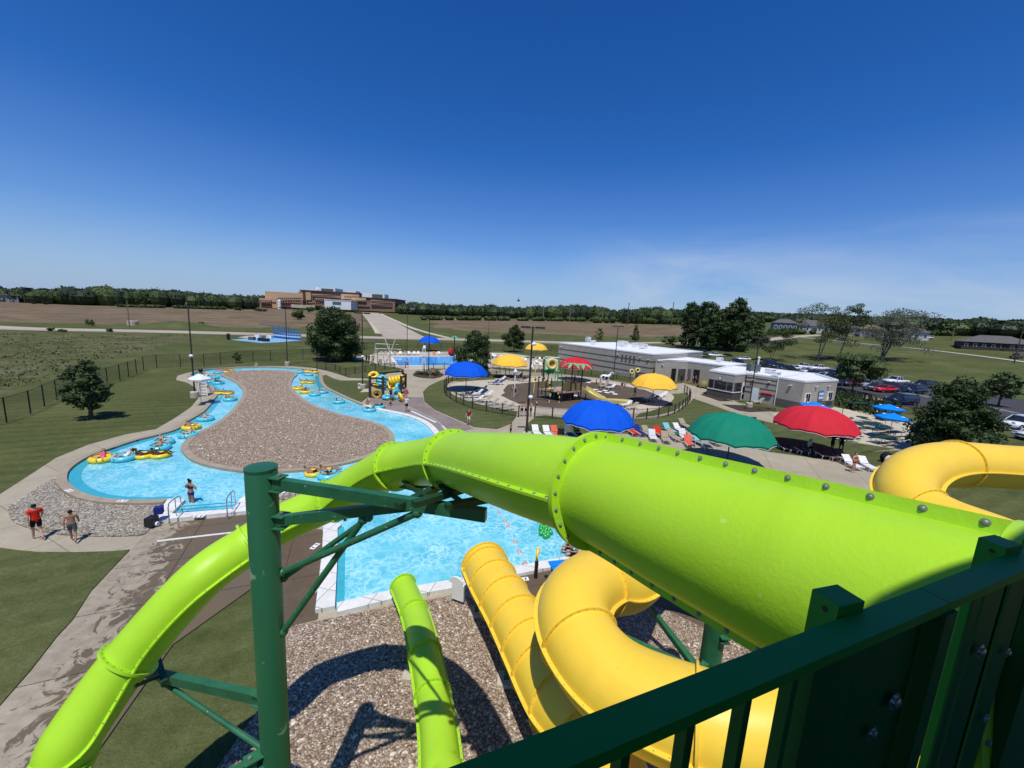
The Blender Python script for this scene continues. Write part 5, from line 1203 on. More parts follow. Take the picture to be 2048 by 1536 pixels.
# swim rings -------------------------------------------------------------
def ring_proto(double):
    r = thing('swim_ring', 'x', 'swim ring')
    mb = MB()
    if double:
        mb.torus((0, 0, .15), .42, .19, sq=.85); mb.torus((0, .98, .15), .42, .19, sq=.85)
    else: mb.torus((0, 0, .15), .42, .19, sq=.85)
    mb.build('tube', 'tube_blue', r, smooth='full')
    for s in (-1, 1): MB().tube([(s*.40, -.08, .31), (s*.42, -.03, .36), (s*.42, .05, .36), (s*.40, .10, .31)], .014, 6).build('handle', 'black', r)
    MB().tube([(.0, -.60, .15), (0, -.615, .15)], .03, 8).build('valve', 'black', r); reg_all(r); return Pool(r)
RG = {1: ring_proto(False), 2: ring_proto(True)}
def rider(px, py, col, label_p, label_r, rz=0, key='rec', skin='tan', dbl=False, n=1, sc_=1.0, **cl):
    g = G(px, py, .045); RG[2 if dbl else 1].put(g, R(rz), label_r, 'swim rings drifting on the river', (1.12 if not dbl else .92)*sc_, tube='tube_'+col)
    Rm = Matrix.Rotation(R(rz), 3, 'Z')
    for i in range(n):
        o = person(key, g+Rm @ V((0, i*.9, .10)), rz+(0 if i == 0 else 0), label_p if i == 0 else label_p.replace('person', 'second person', 1).replace('child', 'second child', 1), 1.55*sc_, skin, **cl)
RV = [(205, 922, 'yellow', 'person in a pink swimsuit lying back at the leftmost swim ring', 'yellow swim ring, leftmost on the river', 215, 'recsuit', 'light', False, 1, dict(swimsuit='cloth_pink', hair='hair_brown')),
 (248, 920, 'blue', 'child with long dark hair sitting in a blue ring beside the leftmost yellow ring', 'pale blue swim ring beside the leftmost yellow ring', 170, 'recsuit', 'light', False, 1, dict(swimsuit='cloth_white')),
 (290, 915, 'yellow', 'dark person sprawled on the front yellow double ring', 'yellow double swim ring with two dark riders', 285, 'rec', 'dark', True, 2, dict(shorts='cloth_black')),
 (319, 899, 'blue', 'person leaning over a blue ring behind the yellow double ring', 'blue swim ring just behind the yellow double ring', 210, 'rec', 'tan', False, 1, dict(shorts='cloth_black')),
 (327, 888, 'blue', 'person with dark hair in the upper of two blue rings behind the yellow double ring', 'upper blue swim ring of the pair behind the double ring', 240, 'rec', 'light', False, 1, dict(shorts='cloth_navy')),
 (376, 874, 'blue', 'pale person in the blue ring at the narrow bend beside the gravel island', 'blue swim ring at the left corner of the gravel island', 190, 'rec', 'light', False, 1, dict(shorts='cloth_white')),
 (383, 858, 'yellow', 'person lying back in a single yellow ring halfway up the left channel', 'single yellow swim ring halfway up the left channel', 250, 'rec', 'tan', False, 1, {}),
 (411, 841, 'blue', 'person with dark hair in the blue ring behind the single yellow one', 'blue swim ring behind the single yellow one in the left channel', 220, 'rec', 'light', False, 1, dict(shorts='cloth_black')),
 (460, 801, 'blue', 'person asleep across a blue ring near the island edge', 'blue swim ring close to the island edge by the guard chair', 260, 'rec', 'tan', False, 1, {}),
 (440, 788, 'yellow', 'person on a yellow double ring passing the guard chair', 'yellow double swim ring passing the guard chair', 275, 'rec', 'tan', True, 2, {}),
 (437, 768, 'blue', 'person in the blue ring at the neck of the island', 'blue swim ring at the left neck of the island', 250, 'rec', 'dark', False, 1, {}),
 (421, 765, 'blue', 'person in a blue ring just right of the guard umbrella', 'blue swim ring just right of the guard umbrella', 200, 'rec', 'light', False, 1, {}),
 (428, 757, 'blue', 'person in a blue ring above the others by the guard umbrella', 'blue swim ring above the others by the guard umbrella', 220, 'rec', 'light', False, 1, {}),
 (407, 752, 'yellow', 'person in a pale ring at the outer left bend', 'yellow swim ring at the outer left bend', 240, 'rec', 'tan', False, 1, {}),
 (442, 744, 'yellow', 'person in the left yellow ring of the cluster at the top left bend', 'left yellow double swim ring of the top left cluster', 262, 'rec', 'tan', True, 2, {}),
 (437, 747, 'blue', 'person in the blue ring of the cluster at the top left bend', 'blue swim ring of the top left cluster', 200, 'rec', 'light', False, 1, {}),
 (459, 743, 'yellow', 'person in the right yellow ring of the cluster at the top left bend', 'right yellow swim ring of the top left cluster', 265, 'rec', 'tan', False, 1, {}),
 (600, 746, 'blue', 'person in the left blue ring at the top right bend', 'left blue swim ring at the top right bend', 100, 'rec', 'light', False, 1, {}),
 (618, 751, 'blue', 'person in the front blue ring at the top right bend', 'front blue swim ring at the top right bend', 140, 'rec', 'light', False, 1, {}),
 (614, 745, 'yellow', 'person in the yellow ring between two blue rings at the top right bend', 'yellow swim ring between two blue ones at the top right bend', 100, 'rec', 'light', False, 1, {}),
 (629, 746, 'yellow', 'person in the rightmost yellow ring at the top right bend', 'rightmost yellow swim ring at the top right bend', 80, 'rec', 'dark', False, 1, {}),
 (607, 766, 'yellow', 'person on the yellow double ring in the upper right channel', 'yellow double swim ring in the upper right channel', 275, 'rec', 'tan', True, 2, {}),
 (596, 779, 'yellow', 'person in the left yellow ring of the packed group', 'left yellow swim ring of the packed group', 120, 'rec', 'tan', False, 1, {}),
 (611, 786, 'yellow', 'person at the back of the crowded yellow ring of the packed group', 'front yellow swim ring of the packed group carrying two', 20, 'rec', 'tan', False, 2, {}),
 (629, 791, 'blue', 'person in the front blue ring right of the packed group', 'front blue swim ring right of the packed group', 130, 'rec', 'light', False, 1, {}),
 (645, 786, 'blue', 'person in the rear blue ring right of the packed group', 'rear blue swim ring touching the right bank', 250, 'rec', 'tan', False, 1, {}),
 (677, 806, 'blue', 'person seen from behind riding alone in a blue ring mid-channel', 'lone blue swim ring in mid-channel before the tube rack', 0, 'rec', 'light', False, 1, dict(shorts='cloth_white')),
 (739, 822, 'blue', 'person boarding the left blue ring at the launch bank', 'left blue swim ring at the launch bank', 80, 'rec', 'tan', False, 1, {}),
 (757, 816, 'blue', 'person in the right blue ring at the launch bank', 'right blue swim ring at the launch bank', 60, 'rec', 'dark', False, 1, {}),
 (628, 950, 'yellow', 'shirtless person leaning on the yellow double ring in the lower channel', 'yellow double swim ring below the gravel island', 290, 'rec', 'tan', True, 2, {}),
 (657, 955, 'blue', 'shirtless person sitting in the blue ring beside the lower yellow one', 'blue swim ring beside the yellow double ring below the island', 20, 'rec', 'tan', False, 1, {})]
for a in RV:
    px, py, c, lp, lr, rz, key, sk, db, n, cl = a; rider(px, py, c, lp, lr, rz, key, sk, db, n, **cl)
# standing and sitting people elsewhere: key, px, py, z, rz, height, skin, label, clothes
PL = [('sitbare', 513, 735, .25, 180, 1.5, 'light', 'person sitting on the bank at the top of the river', dict(shorts='cloth_white')),
 ('swim', 653, 1046, .0, 70, 1.6, 'tan', 'swimmer at the left in the corner behind the column arms', {}), ('swim', 690, 1044, .0, 60, 1.6, 'tan', 'swimmer at the right of the pair behind the column arms', {}),
 ('swim', 780, 902, .0, 20, 1.6, 'dark', 'swimmer with dark hair peeking out beside the lime slide', {}),
 ('suit', 782, 803, .06, 170, 1.65, 'tan', 'person in a black swimsuit standing before the tube rack', dict(swimsuit='cloth_black')),
 ('suit', 812, 801, .06, 200, 1.6, 'light', 'person in a pink and coral swimsuit at the right end of the tube rack', dict(swimsuit='cloth_pink')),
 ('stand', 813, 825, .06, 150, 1.72, 'light', 'guard in a white shirt and black trousers standing on the grey walk', dict(shirt='cloth_white', shorts='cloth_black', hair='hair_blond')),
 ('crouch', 781, 812, .06, 120, 1.4, 'light', 'child crouching on the stamped plaza', {}), ('sitbare', 735, 812, .12, 200, 1.5, 'tan', 'person sitting at the launch bank', {}),
 ('standbare', 815, 737, .06, 10, 1.75, 'light', 'person in maroon shorts at the near edge of the diving pool', dict(shorts='cloth_maroon')),
 ('stand', 733, 727, .06, 30, 1.7, 'dark', 'person in shade left of the diving boards, left one of two', dict(shirt='cloth_black')), ('stand', 738, 727, .06, 60, 1.7, 'dark', 'person in shade left of the diving boards, right one of two', dict(shirt='cloth_black')), ('stand', 746, 727, .06, 200, 1.7, 'dark', 'person in dark clothes at the foot of the diving board stand', dict(shirt='cloth_black')),
 ('stand', 860, 758, .05, 170, 1.6, 'light', 'person on the left of the pair walking past the plaza bed', dict(shirt='cloth_grey', shorts='cloth_grey')), ('standbare', 865.5, 758, .05, 190, 1.75, 'tan', 'shirtless person on the right of the pair walking past the plaza bed', {}),
 ('stand', 937, 852, .09, 160, 1.6, 'light', 'person in a maroon top and white shorts on the path above the lime slide', dict(shirt='cloth_maroon', shorts='cloth_white')),
 ('standbare', 1021, 872, .05, 60, 1.2, 'tan', 'child on the path right of the lime slide crest', {}),
 ('standbare', 1043, 834, .05, 10, 1.65, 'light', 'person at the left side of the splash pad gate', dict(shorts='cloth_navy')), ('standbare', 1051, 834, .05, 200, 1.6, 'light', 'person in the middle of the splash pad gate', dict(shorts='cloth_navy')), ('standbare', 1061, 834, .05, 120, 1.65, 'light', 'person at the right side of the splash pad gate', dict(shorts='cloth_grey')),
 ('suit', 1024, 797, .1, 110, 1.6, 'light', 'person in a patterned dress left of the white spray post', dict(swimsuit='cloth_navy')), ('suit', 1030, 798, .1, 200, 1.65, 'light', 'person in a blue dress right of the white spray post', dict(swimsuit='cloth_blue')),
 ('crouch', 1073, 812, .1, 0, 1.0, 'light', 'toddler crouching in front of the climbing frame', {}),
 ('standbare', 1192, 774, .1, 100, 1.3, 'light', 'child in blue beside the cow figure', dict(shorts='cloth_blue')), ('standbare', 1199, 776, .1, 0, 1.1, 'light', 'small child in yellow in front of the cow figure', dict(shorts='tube_yellow')), ('crouch', 1214, 772, .1, 250, 1.4, 'light', 'child crouching right of the cow figure', {}),
 ('suit', 1243, 782, .1, 200, 1.55, 'light', 'person in a dark swimsuit left of the yellow umbrella', {}), ('suit', 1249, 781, .1, 90, 1.5, 'light', 'person in a pink swimsuit close to the yellow umbrella', dict(swimsuit='cloth_pink')),
 ('stand', 1269, 793, .1, 180, 1.5, 'dark', 'person in dark clothes under the edge of the yellow umbrella', dict(shirt='cloth_maroon')),
 ('stand', 1362, 767, .05, 180, 1.6, 'dark', 'person in dark clothes at the left of the building doors', dict(shirt='cloth_black')), ('standbare', 1372, 768, .05, 90, 1.4, 'light', 'person in coral shorts in front of the building doors', dict(shorts='cloth_coral')), ('crouch', 1378, 769, .05, 90, 1.3, 'light', 'child in orange bending down in front of the doors', dict(shorts='cloth_coral')), ('standbare', 1385, 767, .05, 250, 1.5, 'light', 'person near the roller shutter in front of the building', {}), ('stand', 1390, 768, .05, 250, 1.65, 'light', 'person in pink near the roller shutter', dict(shirt='cloth_pink')),
 ('sit', 1616, 905, .42, 250, 1.7, 'light', 'person in a white tank top sitting under the red umbrella', dict(shirt='cloth_white', shorts='cloth_black')),
 ('stand', 1662, 903, .05, 200, 1.7, 'dark', 'person in dark clothes standing at the left of two behind the white chair', dict(shirt='cloth_black', shorts='cloth_black')), ('stand', 1680, 905, .05, 150, 1.65, 'dark', 'person in dark clothes standing at the right of two behind the white chair', dict(shirt='cloth_black', shorts='cloth_black')),
 ('wade', 1705, 946, .05, 200, 1.62, 'light', 'person in a red bikini walking beside the white chair', dict(bikini_top='cloth_red', bikini_bottom='cloth_red', hair='hair_brown')),
 ('sit', 404, 777, 1.75, 240, 1.7, 'tan', 'guard in black sitting on the river guard chair', dict(shirt='cloth_black', shorts='cloth_black')),
 ('sit', 850, 706, 1.9, 180, 1.7, 'light', 'guard on the high chair at the far side of the diving pool', dict(shirt='cloth_black', shorts='cloth_black')),
 ('sit', 847, 740, 1.5, 0, 1.7, 'light', 'guard on the white chair at the near side of the diving pool', dict(shirt='cloth_white', shorts='cloth_white'))]
for key, px, py, z, rz, hh, sk, lb, cl in PL: person(key, G(px, py, 0)+V((0, 0, z)), rz, lb, hh, sk, **cl)
# three bathers at the right end of the slide pool
for i, (px, py, k_) in enumerate([(1136, 1093, 'swim'), (1143, 1101, 'sitbare'), (1152, 1110, 'sitbare')]): person(k_, G(px, py, .25 if i else .02), 60+i*12, ['bather nearest the water at the right end of the slide pool', 'middle one of the bathers by the right end of the slide pool', 'bather closest to the yellow bend by the slide pool'][i], 1.6, 'light')
# ------------------------------------------------------------------ umbrellas
def big_umbrella(px, py, rad, fab, label, z=3.05, rz=0, n=16, dome=.95):
    c = G(px, py, z); o = thing('shade_umbrella', label, 'umbrella', (c.x, c.y, 0), rz, 'large mushroom shade umbrellas')
    mb = MB(); vs = []; nr, ns = 7, n*6
    for i in range(nr+1):
        t = i/nr
        for j in range(ns):
            a = 2*math.pi*j/ns; k = abs(math.sin(a*n/2)); r = rad*t*(1-.025*k*t); zz = z-.165*rad+dome*(1-.27*t-.73*t**4.2)*rad*.56
            zz -= .045*rad*t*abs(math.sin(4*a))
            if i == nr: zz += .10*k-.02
            if 0 < t < 1: zz -= .02*k*t
            vs.append((r*math.cos(a), r*math.sin(a), zz))
    mb.add(vs, [(i*ns+j, (i+1)*ns+j, (i+1)*ns+(j+1) % ns, i*ns+(j+1) % ns) for i in range(nr) for j in range(ns)])
    cn = mb.build('canopy', fab, o, smooth='full')
    va = MB(); L = vs[nr*ns:]; va.add(L+[(x*.985, y*.985, q-.16) for x, y, q in L], [(j, (j+1) % ns, ns+(j+1) % ns, ns+j) for j in range(ns)])
    va.build('valance', fab, cn, smooth='full')
    tr = MB(); tr.tube([(x*.987, y*.987, q-.165) for x, y, q in L], .018, 4, closed=True); tr.build('hem_trim', 'fab_white', cn)
    MB().tube([(0, 0, 0), (0, 0, z+.25*rad)], .05, 12).build('pole', 'lamp_brown' if 'red' not in fab else 'white', o, smooth=True)
    for k in range(8):
        a = 2*math.pi*k/8; MB().tube([(0, 0, z-.05), (rad*.93*math.cos(a), rad*.93*math.sin(a), z-.55*rad*.30+.02)], .022, 5).build('rib', 'steel', o)
    MB().lathe((0, 0, z-.165*rad+dome*rad*.56), [(.10, -.02), (.06, .06), (0, .08)], 10).build('finial', fab, o)
    return o
for px, py, rad, fab, lb in [(1197, 827, 3.0, 'fab_blue', 'large blue shade umbrella just above the lime slide, nearest blue one'), (1464, 855, 3.1, 'fab_green', 'large green shade umbrella over the loungers'), (1632, 838, 3.2, 'fab_red', 'large red shade umbrella beside the picnic patio'),
    (933, 739, 3.05, 'fab_blue', 'blue shade umbrella at the left of the splash pad'), (1020, 722, 3.1, 'fab_yellow', 'yellow shade umbrella in front of the one beside the tall pole'), (1073, 694, 3.0, 'fab_yellow', 'yellow shade umbrella farthest back, right of the tall pole'),
    (859, 680, 2.95, 'fab_blue', 'small far blue shade umbrella beyond the diving pool'), (1152, 727, 3.1, 'fab_red', 'red shade umbrella before the long block wall'), (1309, 763, 3.0, 'fab_yellow', 'yellow shade umbrella at the right of the splash pad')]: big_umbrella(px, py, rad, fab, lb)
def cafe_umbrella(px, py, label, z=2.4, rad=1.5, fab='fab_sky', parts=True):
    c = G(px, py, z); o = thing('patio_umbrella', label, 'umbrella', (c.x, c.y, 0), .3, 'small square-ribbed umbrellas')
    n = 6; vs = [(0, 0, z+.5)]+[(rad*math.cos(2*math.pi*k/n), rad*math.sin(2*math.pi*k/n), z) for k in range(n)]+[(rad*.985*math.cos(2*math.pi*k/n), rad*.985*math.sin(2*math.pi*k/n), z-.14) for k in range(n)]
    cn = MB().add(vs, [(0, 1+k, 1+(k+1) % n) for k in range(n)]+[(1+k, n+1+k, n+1+(k+1) % n, 1+(k+1) % n) for k in range(n)]).build('canopy', fab, o)
    if fab == 'fab_sky':
        for k in (1, 4):
            a = 2*math.pi*(k+.5)/n; ct = V((rad*.55*math.cos(a), rad*.55*math.sin(a), z+.23)); MB().ball(ct, .13, 8, (1.3, 1.3, .35)).build('white_emblem', 'white', cn)
    MB().tube([(0, 0, 0), (0, 0, z+.5)], .03, 8).build('pole', 'steel', o); MB().lathe((0, 0, 0), [(.3, 0), (.3, .08), (.05, .12), (0, .12)], 12).build('base', 'black', o)
for px, py, lb in [(1630, 812, 'blue patio umbrella peeping over the red umbrella'), (1777, 816, 'blue patio umbrella, rear one of two on the patio'), (1786, 835, 'blue patio umbrella, front one of two on the patio')]: cafe_umbrella(px, py, lb)
cafe_umbrella(399, 757, 'white sun umbrella over the river guard chair', 2.75, 1.0, 'fab_white')
# ------------------------------------------------------------------ sun loungers
def lounger():
    o = thing('sun_lounger', 'x', 'sun lounger')
    seat = MB()
    for i in range(9): seat.box((0, .95-i*.13, .34), (.60, .105, .025))
    seat.build('seat', 'white', o)
    bk = MB(); Mx = Matrix.Rotation(R(-38), 3, 'X')
    for i in range(6): bk.box(V((0, -.22, .35))+Mx @ V((0, -.07-i*.12, 0)), (.60, .10, .025), mat=Mx)
    bk.build('backrest', 'white', o)
    for s in (-1, 1): MB().box((s*.31, .38, .32), (.035, 1.3, .06)).build('side_rail', 'white', o)
    for sx in (-1, 1):
        for y in (.85, -.15): MB().box((sx*.29, y, .15), (.05, .05, .30)).build('leg', 'white', o)
    reg_all(o); return Pool(o)
LG = lounger()
plain('sling_brown', (.12, .05, .04), .8); plain('sling_tan', (.40, .33, .24), .8)
rnd = random.Random(21); cnt = 0
def lg(px, py, rz, label, grp='sun loungers set out around the pools', seat='sling_tan', fr='white', z=.06):
    LG.put(G(px, py, 0)+V((0, 0, z)), R(rz), label, grp, None, seat=seat, backrest=seat, side_rail=fr, leg=fr)
for i, (px, py, c, lb) in enumerate([(1072, 872, 'white', 'white lounger at the left end of the row above the lime slide'), (1094, 873, 'white', 'white lounger second in the row above the lime slide'), (1110, 873, 'cloth_coral', 'lounger with a pink and orange towel above the lime slide'), (1137, 874, 'cloth_grey', 'grey lounger in the shade left under the blue umbrella'), (1155, 874, 'cloth_black', 'black lounger in the shade right under the blue umbrella'), (1262, 869, 'cloth_red', 'lounger with a coral red towel right of the blue umbrella'), (1277, 870, 'cloth_blue', 'lounger with a blue and white towel'), (1294, 872, 'sling_tan', 'bare tan lounger between the towelled ones'), (1318, 874, 'cloth_red', 'lounger with a trailing red towel'), (1337, 866, 'towel_aqua', 'lounger with a pale aqua towel'), (1357, 866, 'white', 'white lounger with a green bag left of the green umbrella'), (1368, 856, 'sling_tan', 'tan lounger with a dark bag beside the green umbrella'), (1346, 880, 'sling_tan', 'tan lounger low at the left of the green umbrella'), (1385, 884, 'sling_tan', 'tan lounger in front of the green umbrella'), (1398, 890, 'towel_aqua', 'lounger with a long aqua towel in front of the green umbrella'), (1425, 888, 'cloth_black', 'black lounger close to the green umbrella pole'),
        (1565, 900, 'sling_brown', 'brown lounger first from left in the red umbrella shade'), (1577, 902, 'sling_brown', 'brown lounger second from left in the red umbrella shade'), (1599, 905, 'sling_brown', 'brown lounger third from left in the red umbrella shade'), (1640, 914, 'sling_brown', 'brown lounger right of the seated person in the shade'), (1660, 918, 'sling_brown', 'brown lounger second right of the seated person'), (1684, 922, 'sling_brown', 'brown lounger at the right end of the shade'), (1510, 852, 'cloth_black', 'black and white lounger at the walkway above the green umbrella'), (1524, 862, 'cloth_black', 'second black and white lounger at the walkway above the green umbrella'), (1304, 880, 'cloth_white', 'white towelled lounger in the second row behind the lime seam'), (1330, 884, 'sling_tan', 'tan lounger at the front edge right of the trailing red towel'), (1365, 878, 'cloth_white', 'lounger with a crumpled white towel left of the green umbrella'), (1376, 893, 'cloth_coral', 'lounger with a coral towel at the front edge by the green umbrella'), (1410, 897, 'sling_tan', 'tan lounger nearest the lime slide by the green umbrella'), (1120, 880, 'cloth_black', 'dark lounger behind the pink and orange towel')]):
    lg(px, py, 190 if i < 16 else 170, lb, seat=c)
    cnt += 1
lg(1731, 938, 170, 'bright white lounger beside the person in the red bikini', seat='white'); lg(1700, 935, 175, 'white framed lounger left of the person in the red bikini', seat='white')
for px, py, c, lb in [(954, 792, 'white', 'white lounger left in the splash pad corner under the blue umbrella'), (964, 784, 'towel_aqua', 'lounger with an aqua towel at the splash pad'), (958, 797, 'cloth_navy', 'lounger with a dark towel at the splash pad'), (988, 770, 'cloth_blue', 'lounger covered by a blue towel at the splash pad'), (998, 771, 'cloth_blue', 'second lounger covered by a blue towel at the splash pad'), (1002, 763, 'white', 'white lounger at the back of the splash pad'), (955, 805, 'white', 'white lounger with crossed straps at the splash pad fence'), (972, 806, 'sling_tan', 'tan lounger by the front fence of the splash pad'), (985, 812, 'sling_tan', 'second tan lounger by the front fence of the splash pad'), (1000, 818, 'sling_tan', 'third tan lounger by the front fence of the splash pad'), (1015, 822, 'sling_tan', 'fourth tan lounger by the front fence of the splash pad'), (1298, 802, 'white', 'white lounger under the right yellow umbrella'), (1307, 804, 'sling_tan', 'tan lounger under the right yellow umbrella'), (1318, 800, 'white', 'white lounger right of the yellow umbrella pole'), (1325, 795, 'white', 'white lounger at the right rim of the splash pad'), (1252, 815, 'white', 'white lounger at the upper right of the blue umbrella'), (1265, 819, 'sling_tan', 'lounger with bags upper right of the blue umbrella'), (1028, 762, 'sling_brown', 'brown lounger in the shade behind the white spray post'), (1040, 762, 'sling_brown', 'brown lounger in the shade left of the tall pole'), (1015, 760, 'sling_brown', 'maroon lounger in the shade of the yellow umbrella'), (1207, 776, 'sling_tan', 'tan lounger behind the foam slide'), (1222, 779, 'white', 'white lounger behind the foam slide'), (925, 790, 'cloth_black', 'dark lounger in the blue umbrella shade by the left fence'), (935, 797, 'cloth_black', 'second dark lounger in the blue umbrella shade'), (944, 788, 'cloth_navy', 'navy lounger in the blue umbrella shade'), (974, 795, 'white', 'white lounger at the edge of the blue umbrella shade'), (1048, 764, 'sling_brown', 'brown lounger right behind the tall pole'), (1036, 757, 'cloth_maroon', 'maroon lounger farthest back by the tall pole')]: lg(px, py, 120, lb, seat=c, z=.1)
for i in range(50):   # far rows round the diving pool, too small to tell apart
    px = [762, 772, 782, 790, 800, 808, 818, 828, 836, 868, 878, 888, 896, 904, 985, 992, 1000, 1008, 1016, 1024, 1034, 1044, 1050, 1062, 1072, 1084, 1094, 984, 996, 1010, 1062, 1078, 1088, 1100, 988, 1002, 1060, 1070, 1080, 1090, 1100, 1108, 1062, 1074, 1086, 1098, 1068, 1082, 1096, 1106, 992][i]; py = 710 if i < 14 else (714+(i-14)*1.2 if i < 27 else (735+(i-27)*1.0 if i < 34 else 716+(i-34)*1.3))
    lg(px, py, rnd.choice((170, 190, 150, 200)), 'one of the small pale loungers in the far rows round the diving pool', 'small loungers in the far rows', seat=rnd.choice(['white', 'sling_tan', 'white', 'cloth_coral'] if i in (3, 9) else ['white', 'sling_tan']))
for px, py, rz, lb in [(1516, 808, 100, 'tan lounger folded against the guard office wall in the mulch bed'), (1530, 806, 60, 'tan lounger with its back raised by the mulch bed')]: lg(px, py, rz, lb, z=.12)
LG.drop()
# small bags and towels among the loungers
for px, py, c, lb in [(1362, 853, 'cloth_red', 'red and white beach bag by the green umbrella'), (1350, 874, 'fab_green', 'green bag on the deck left of the green umbrella'), (1770, 925, 'cloth_black', 'black folded stroller beside the yellow slide'), (1779, 932, 'cloth_white', 'white bag at the foot of the stroller'), (1432, 886, 'cloth_black', 'dark bag under the green umbrella'), (1182, 868, 'cloth_coral', 'coral bag under the blue umbrella'), (1205, 866, 'cloth_black', 'black bag under the blue umbrella')]:
    g = G(px, py); o = thing('beach_bag', lb, 'bag', g+V((0, 0, .05)), .4); s = 2.2 if 'stroller' in lb else 1
    mb = MB(); mb.ball((0, 0, .2*s), .24*s, 10, (1.2, .7, .85)); mb.build('bag_body', c, o, smooth=True); MB().tube([(-.12*s, 0, .34*s), (-.06*s, 0, .5*s), (.06*s, 0, .5*s), (.12*s, 0, .34*s)], .015, 5).build('handle', 'black', o)
for p_ in list(PP.values()): p_.drop()
for p_ in RG.values(): p_.drop()
# ------------------------------------------------------------------ handrails and pool fittings
def handrail(label, a, b, h=.95):
    a = V(a); b = V(b); o = thing('pool_handrail', label, 'handrail', a, 0, 'stainless handrails at the pool entries'); d = b-a
    MB().tube([(0, 0, 0), (0, 0, h*.8), d*.06+V((0, 0, h*.97)), d*.3+V((0, 0, h)), d*.62+V((0, 0, h*.95)), d*.74+V((0, 0, h*.8)), d*.80+V((0, 0, -.1))], .024, 8).build('rail', 'steel', o, smooth=True)
    MB().tube([d*.42+V((0, 0, h)), d*.42], .02, 8).build('rail_post', 'steel', o, smooth=True)
    MB().lathe((0, 0, .01), [(.05, 0), (.05, .02), (0, .02)], 10).build('flange', 'steel', o)
handrail('steel handrail left of the bather at the entry steps', G(339, 1046, .2), G(371, 1016, .2)); handrail('steel handrail right of the bather at the entry steps', G(455, 1033, .2), G(476, 1004, .2))
handrail('steel handrail beside the gravel patch right of the column', G(566, 1006, .15), G(598, 988, .15), .5)
o = thing('pool_lift', 'small black and blue wheeled pool accessory at the left corner of the entry steps', 'pool lift', G(304, 1052, .1))
MB().box((0, 0, .25), (.35, .4, .4)).build('case', 'black', o); MB().box((.06, .35, .62), (.32, .3, .34), .5).build('seat', 'cloth_blue', o); MB().tube([(0, 0, .3), (.05, .3, .5)], .03, 8).build('arm', 'black', o)
for s in (-1, 1): MB().lathe((s*.22, .05, .1), [(0, -.04), (.10, -.04), (.10, .04), (0, .04)], 12, Matrix.Rotation(R(90), 3, 'Y')).build('wheel', 'white', o)
# float line
fl = [(958, 985), (985, 1010), (997, 1025), (1010, 1042), (1016, 1053), (1030, 1084), (1038, 1103), (1050, 1127)]
plain('float_pink', (.75, .30, .28), .5)
o = thing('float_line', 'rope of red and white floats stretched across the slide pool', 'float line', G(1016, 1053)); of = G(1016, 1053)
MB().tube([G(x, y, .08) for x, y in fl], .012, 5).build('rope', 'white', o, of)
for x, y in fl: MB().ball(G(x, y, .10), .105, 10, (1, 1, .8)).build('float', 'float_pink', o, of, smooth=True); MB().lathe(G(x, y, .10), [(.107, -.02), (.107, .03)], 10).build('float_band', 'white', o, of)
# green inflatable and its neighbours
g = G(1090, 1068); o = thing('inflatable_toy', 'bright green knobbly inflatable toy floating at the right of the slide pool', 'inflatable', g); plain('toy_green', (.02, .38, .06), .25, spec=.8)
rnd = random.Random(4); mb = MB()
for i in range(16): a = i*2.4; q = .33*math.sqrt(i/16)*1.25; mb.ball((q*math.cos(a)*.7, q*math.sin(a)*1.3, .16), .13, 10)
mb.build('body', 'toy_green', o, smooth=True); MB().ball((0, .58, .2), .13, 10).build('head', 'toy_green', o, smooth=True)
o = thing('water_mat', 'blue padded mat at the corner of the slide pool', 'mat', G(1112, 1128, .21)); MB().box((.5, -.1, .02), (1.5, .8, .06), .25).build('pad', 'fab_sky', o); MB().box((.5, -.1, .055), (1.46, .03, .012), .25).build('seam', 'fab_blue', o)
g = G(1071, 1158); o = thing('water_cannon', 'yellow water cannon on a black post at the pool edge', 'water cannon', g+V((0, 0, .06)))
MB().tube([(0, 0, 0), (0, 0, .75)], .075, 12).build('post', 'black', o, smooth=True); MB().tube([(0, 0, .75), (0, 0, .95), (.02, .12, 1.08), (.05, .28, 1.12)], [.05, .05, .06, .09], 12).build('nozzle', 'tube_yellow', o, smooth=True); MB().torus((0, -.05, .98), .12, .022, 16, 6, Matrix.Rotation(R(75), 3, 'Y')).build('handle', 'tube_yellow', o, smooth=True)
MB().lathe((.45, .1, 0), [(.09, 0), (.09, .03), (0, .03)], 12).build('drain_cap', 'black', o)
# ------------------------------------------------------------------ guard chairs and diving boards
def guard_chair(label, loc, rz, mat='white', hh=1.65):
    o = thing('guard_chair', label, 'guard chair', loc, rz)
    for s in (-1, 1):
        MB().beam((s*.45, -.7, 0), (s*.28, -.15, hh), .07, .07).build('leg', mat, o); MB().beam((s*.45, .6, 0), (s*.28, .25, hh), .07, .07).build('leg', mat, o)
        MB().box((s*.33, .02, hh+.25), (.05, .55, .05)).build('armrest', mat, o)
    for k in range(5): t = k/5+.08; MB().box((0, .6-.35*t*1.0+.02, hh*t), (.85-.3*t, .16, .035)).build('step', mat, o)
    MB().box((0, .05, hh), (.62, .55, .05)).build('seat', mat, o); MB().box((0, -.24, hh+.35), (.62, .05, .6), mat=Matrix.Rotation(R(10), 3, 'X')).build('backrest', mat, o)
guard_chair('grey white guard chair on the river bank under the white umbrella', G(409, 790, .06), R(200)); guard_chair('tall white guard chair at the far side of the diving pool', G(848, 712, .06), R(180), hh=1.9); guard_chair('white guard chair at the near side of the diving pool', G(848, 741, .06), 0, hh=1.5)
plain('cream', (.62, .56, .42), .6)
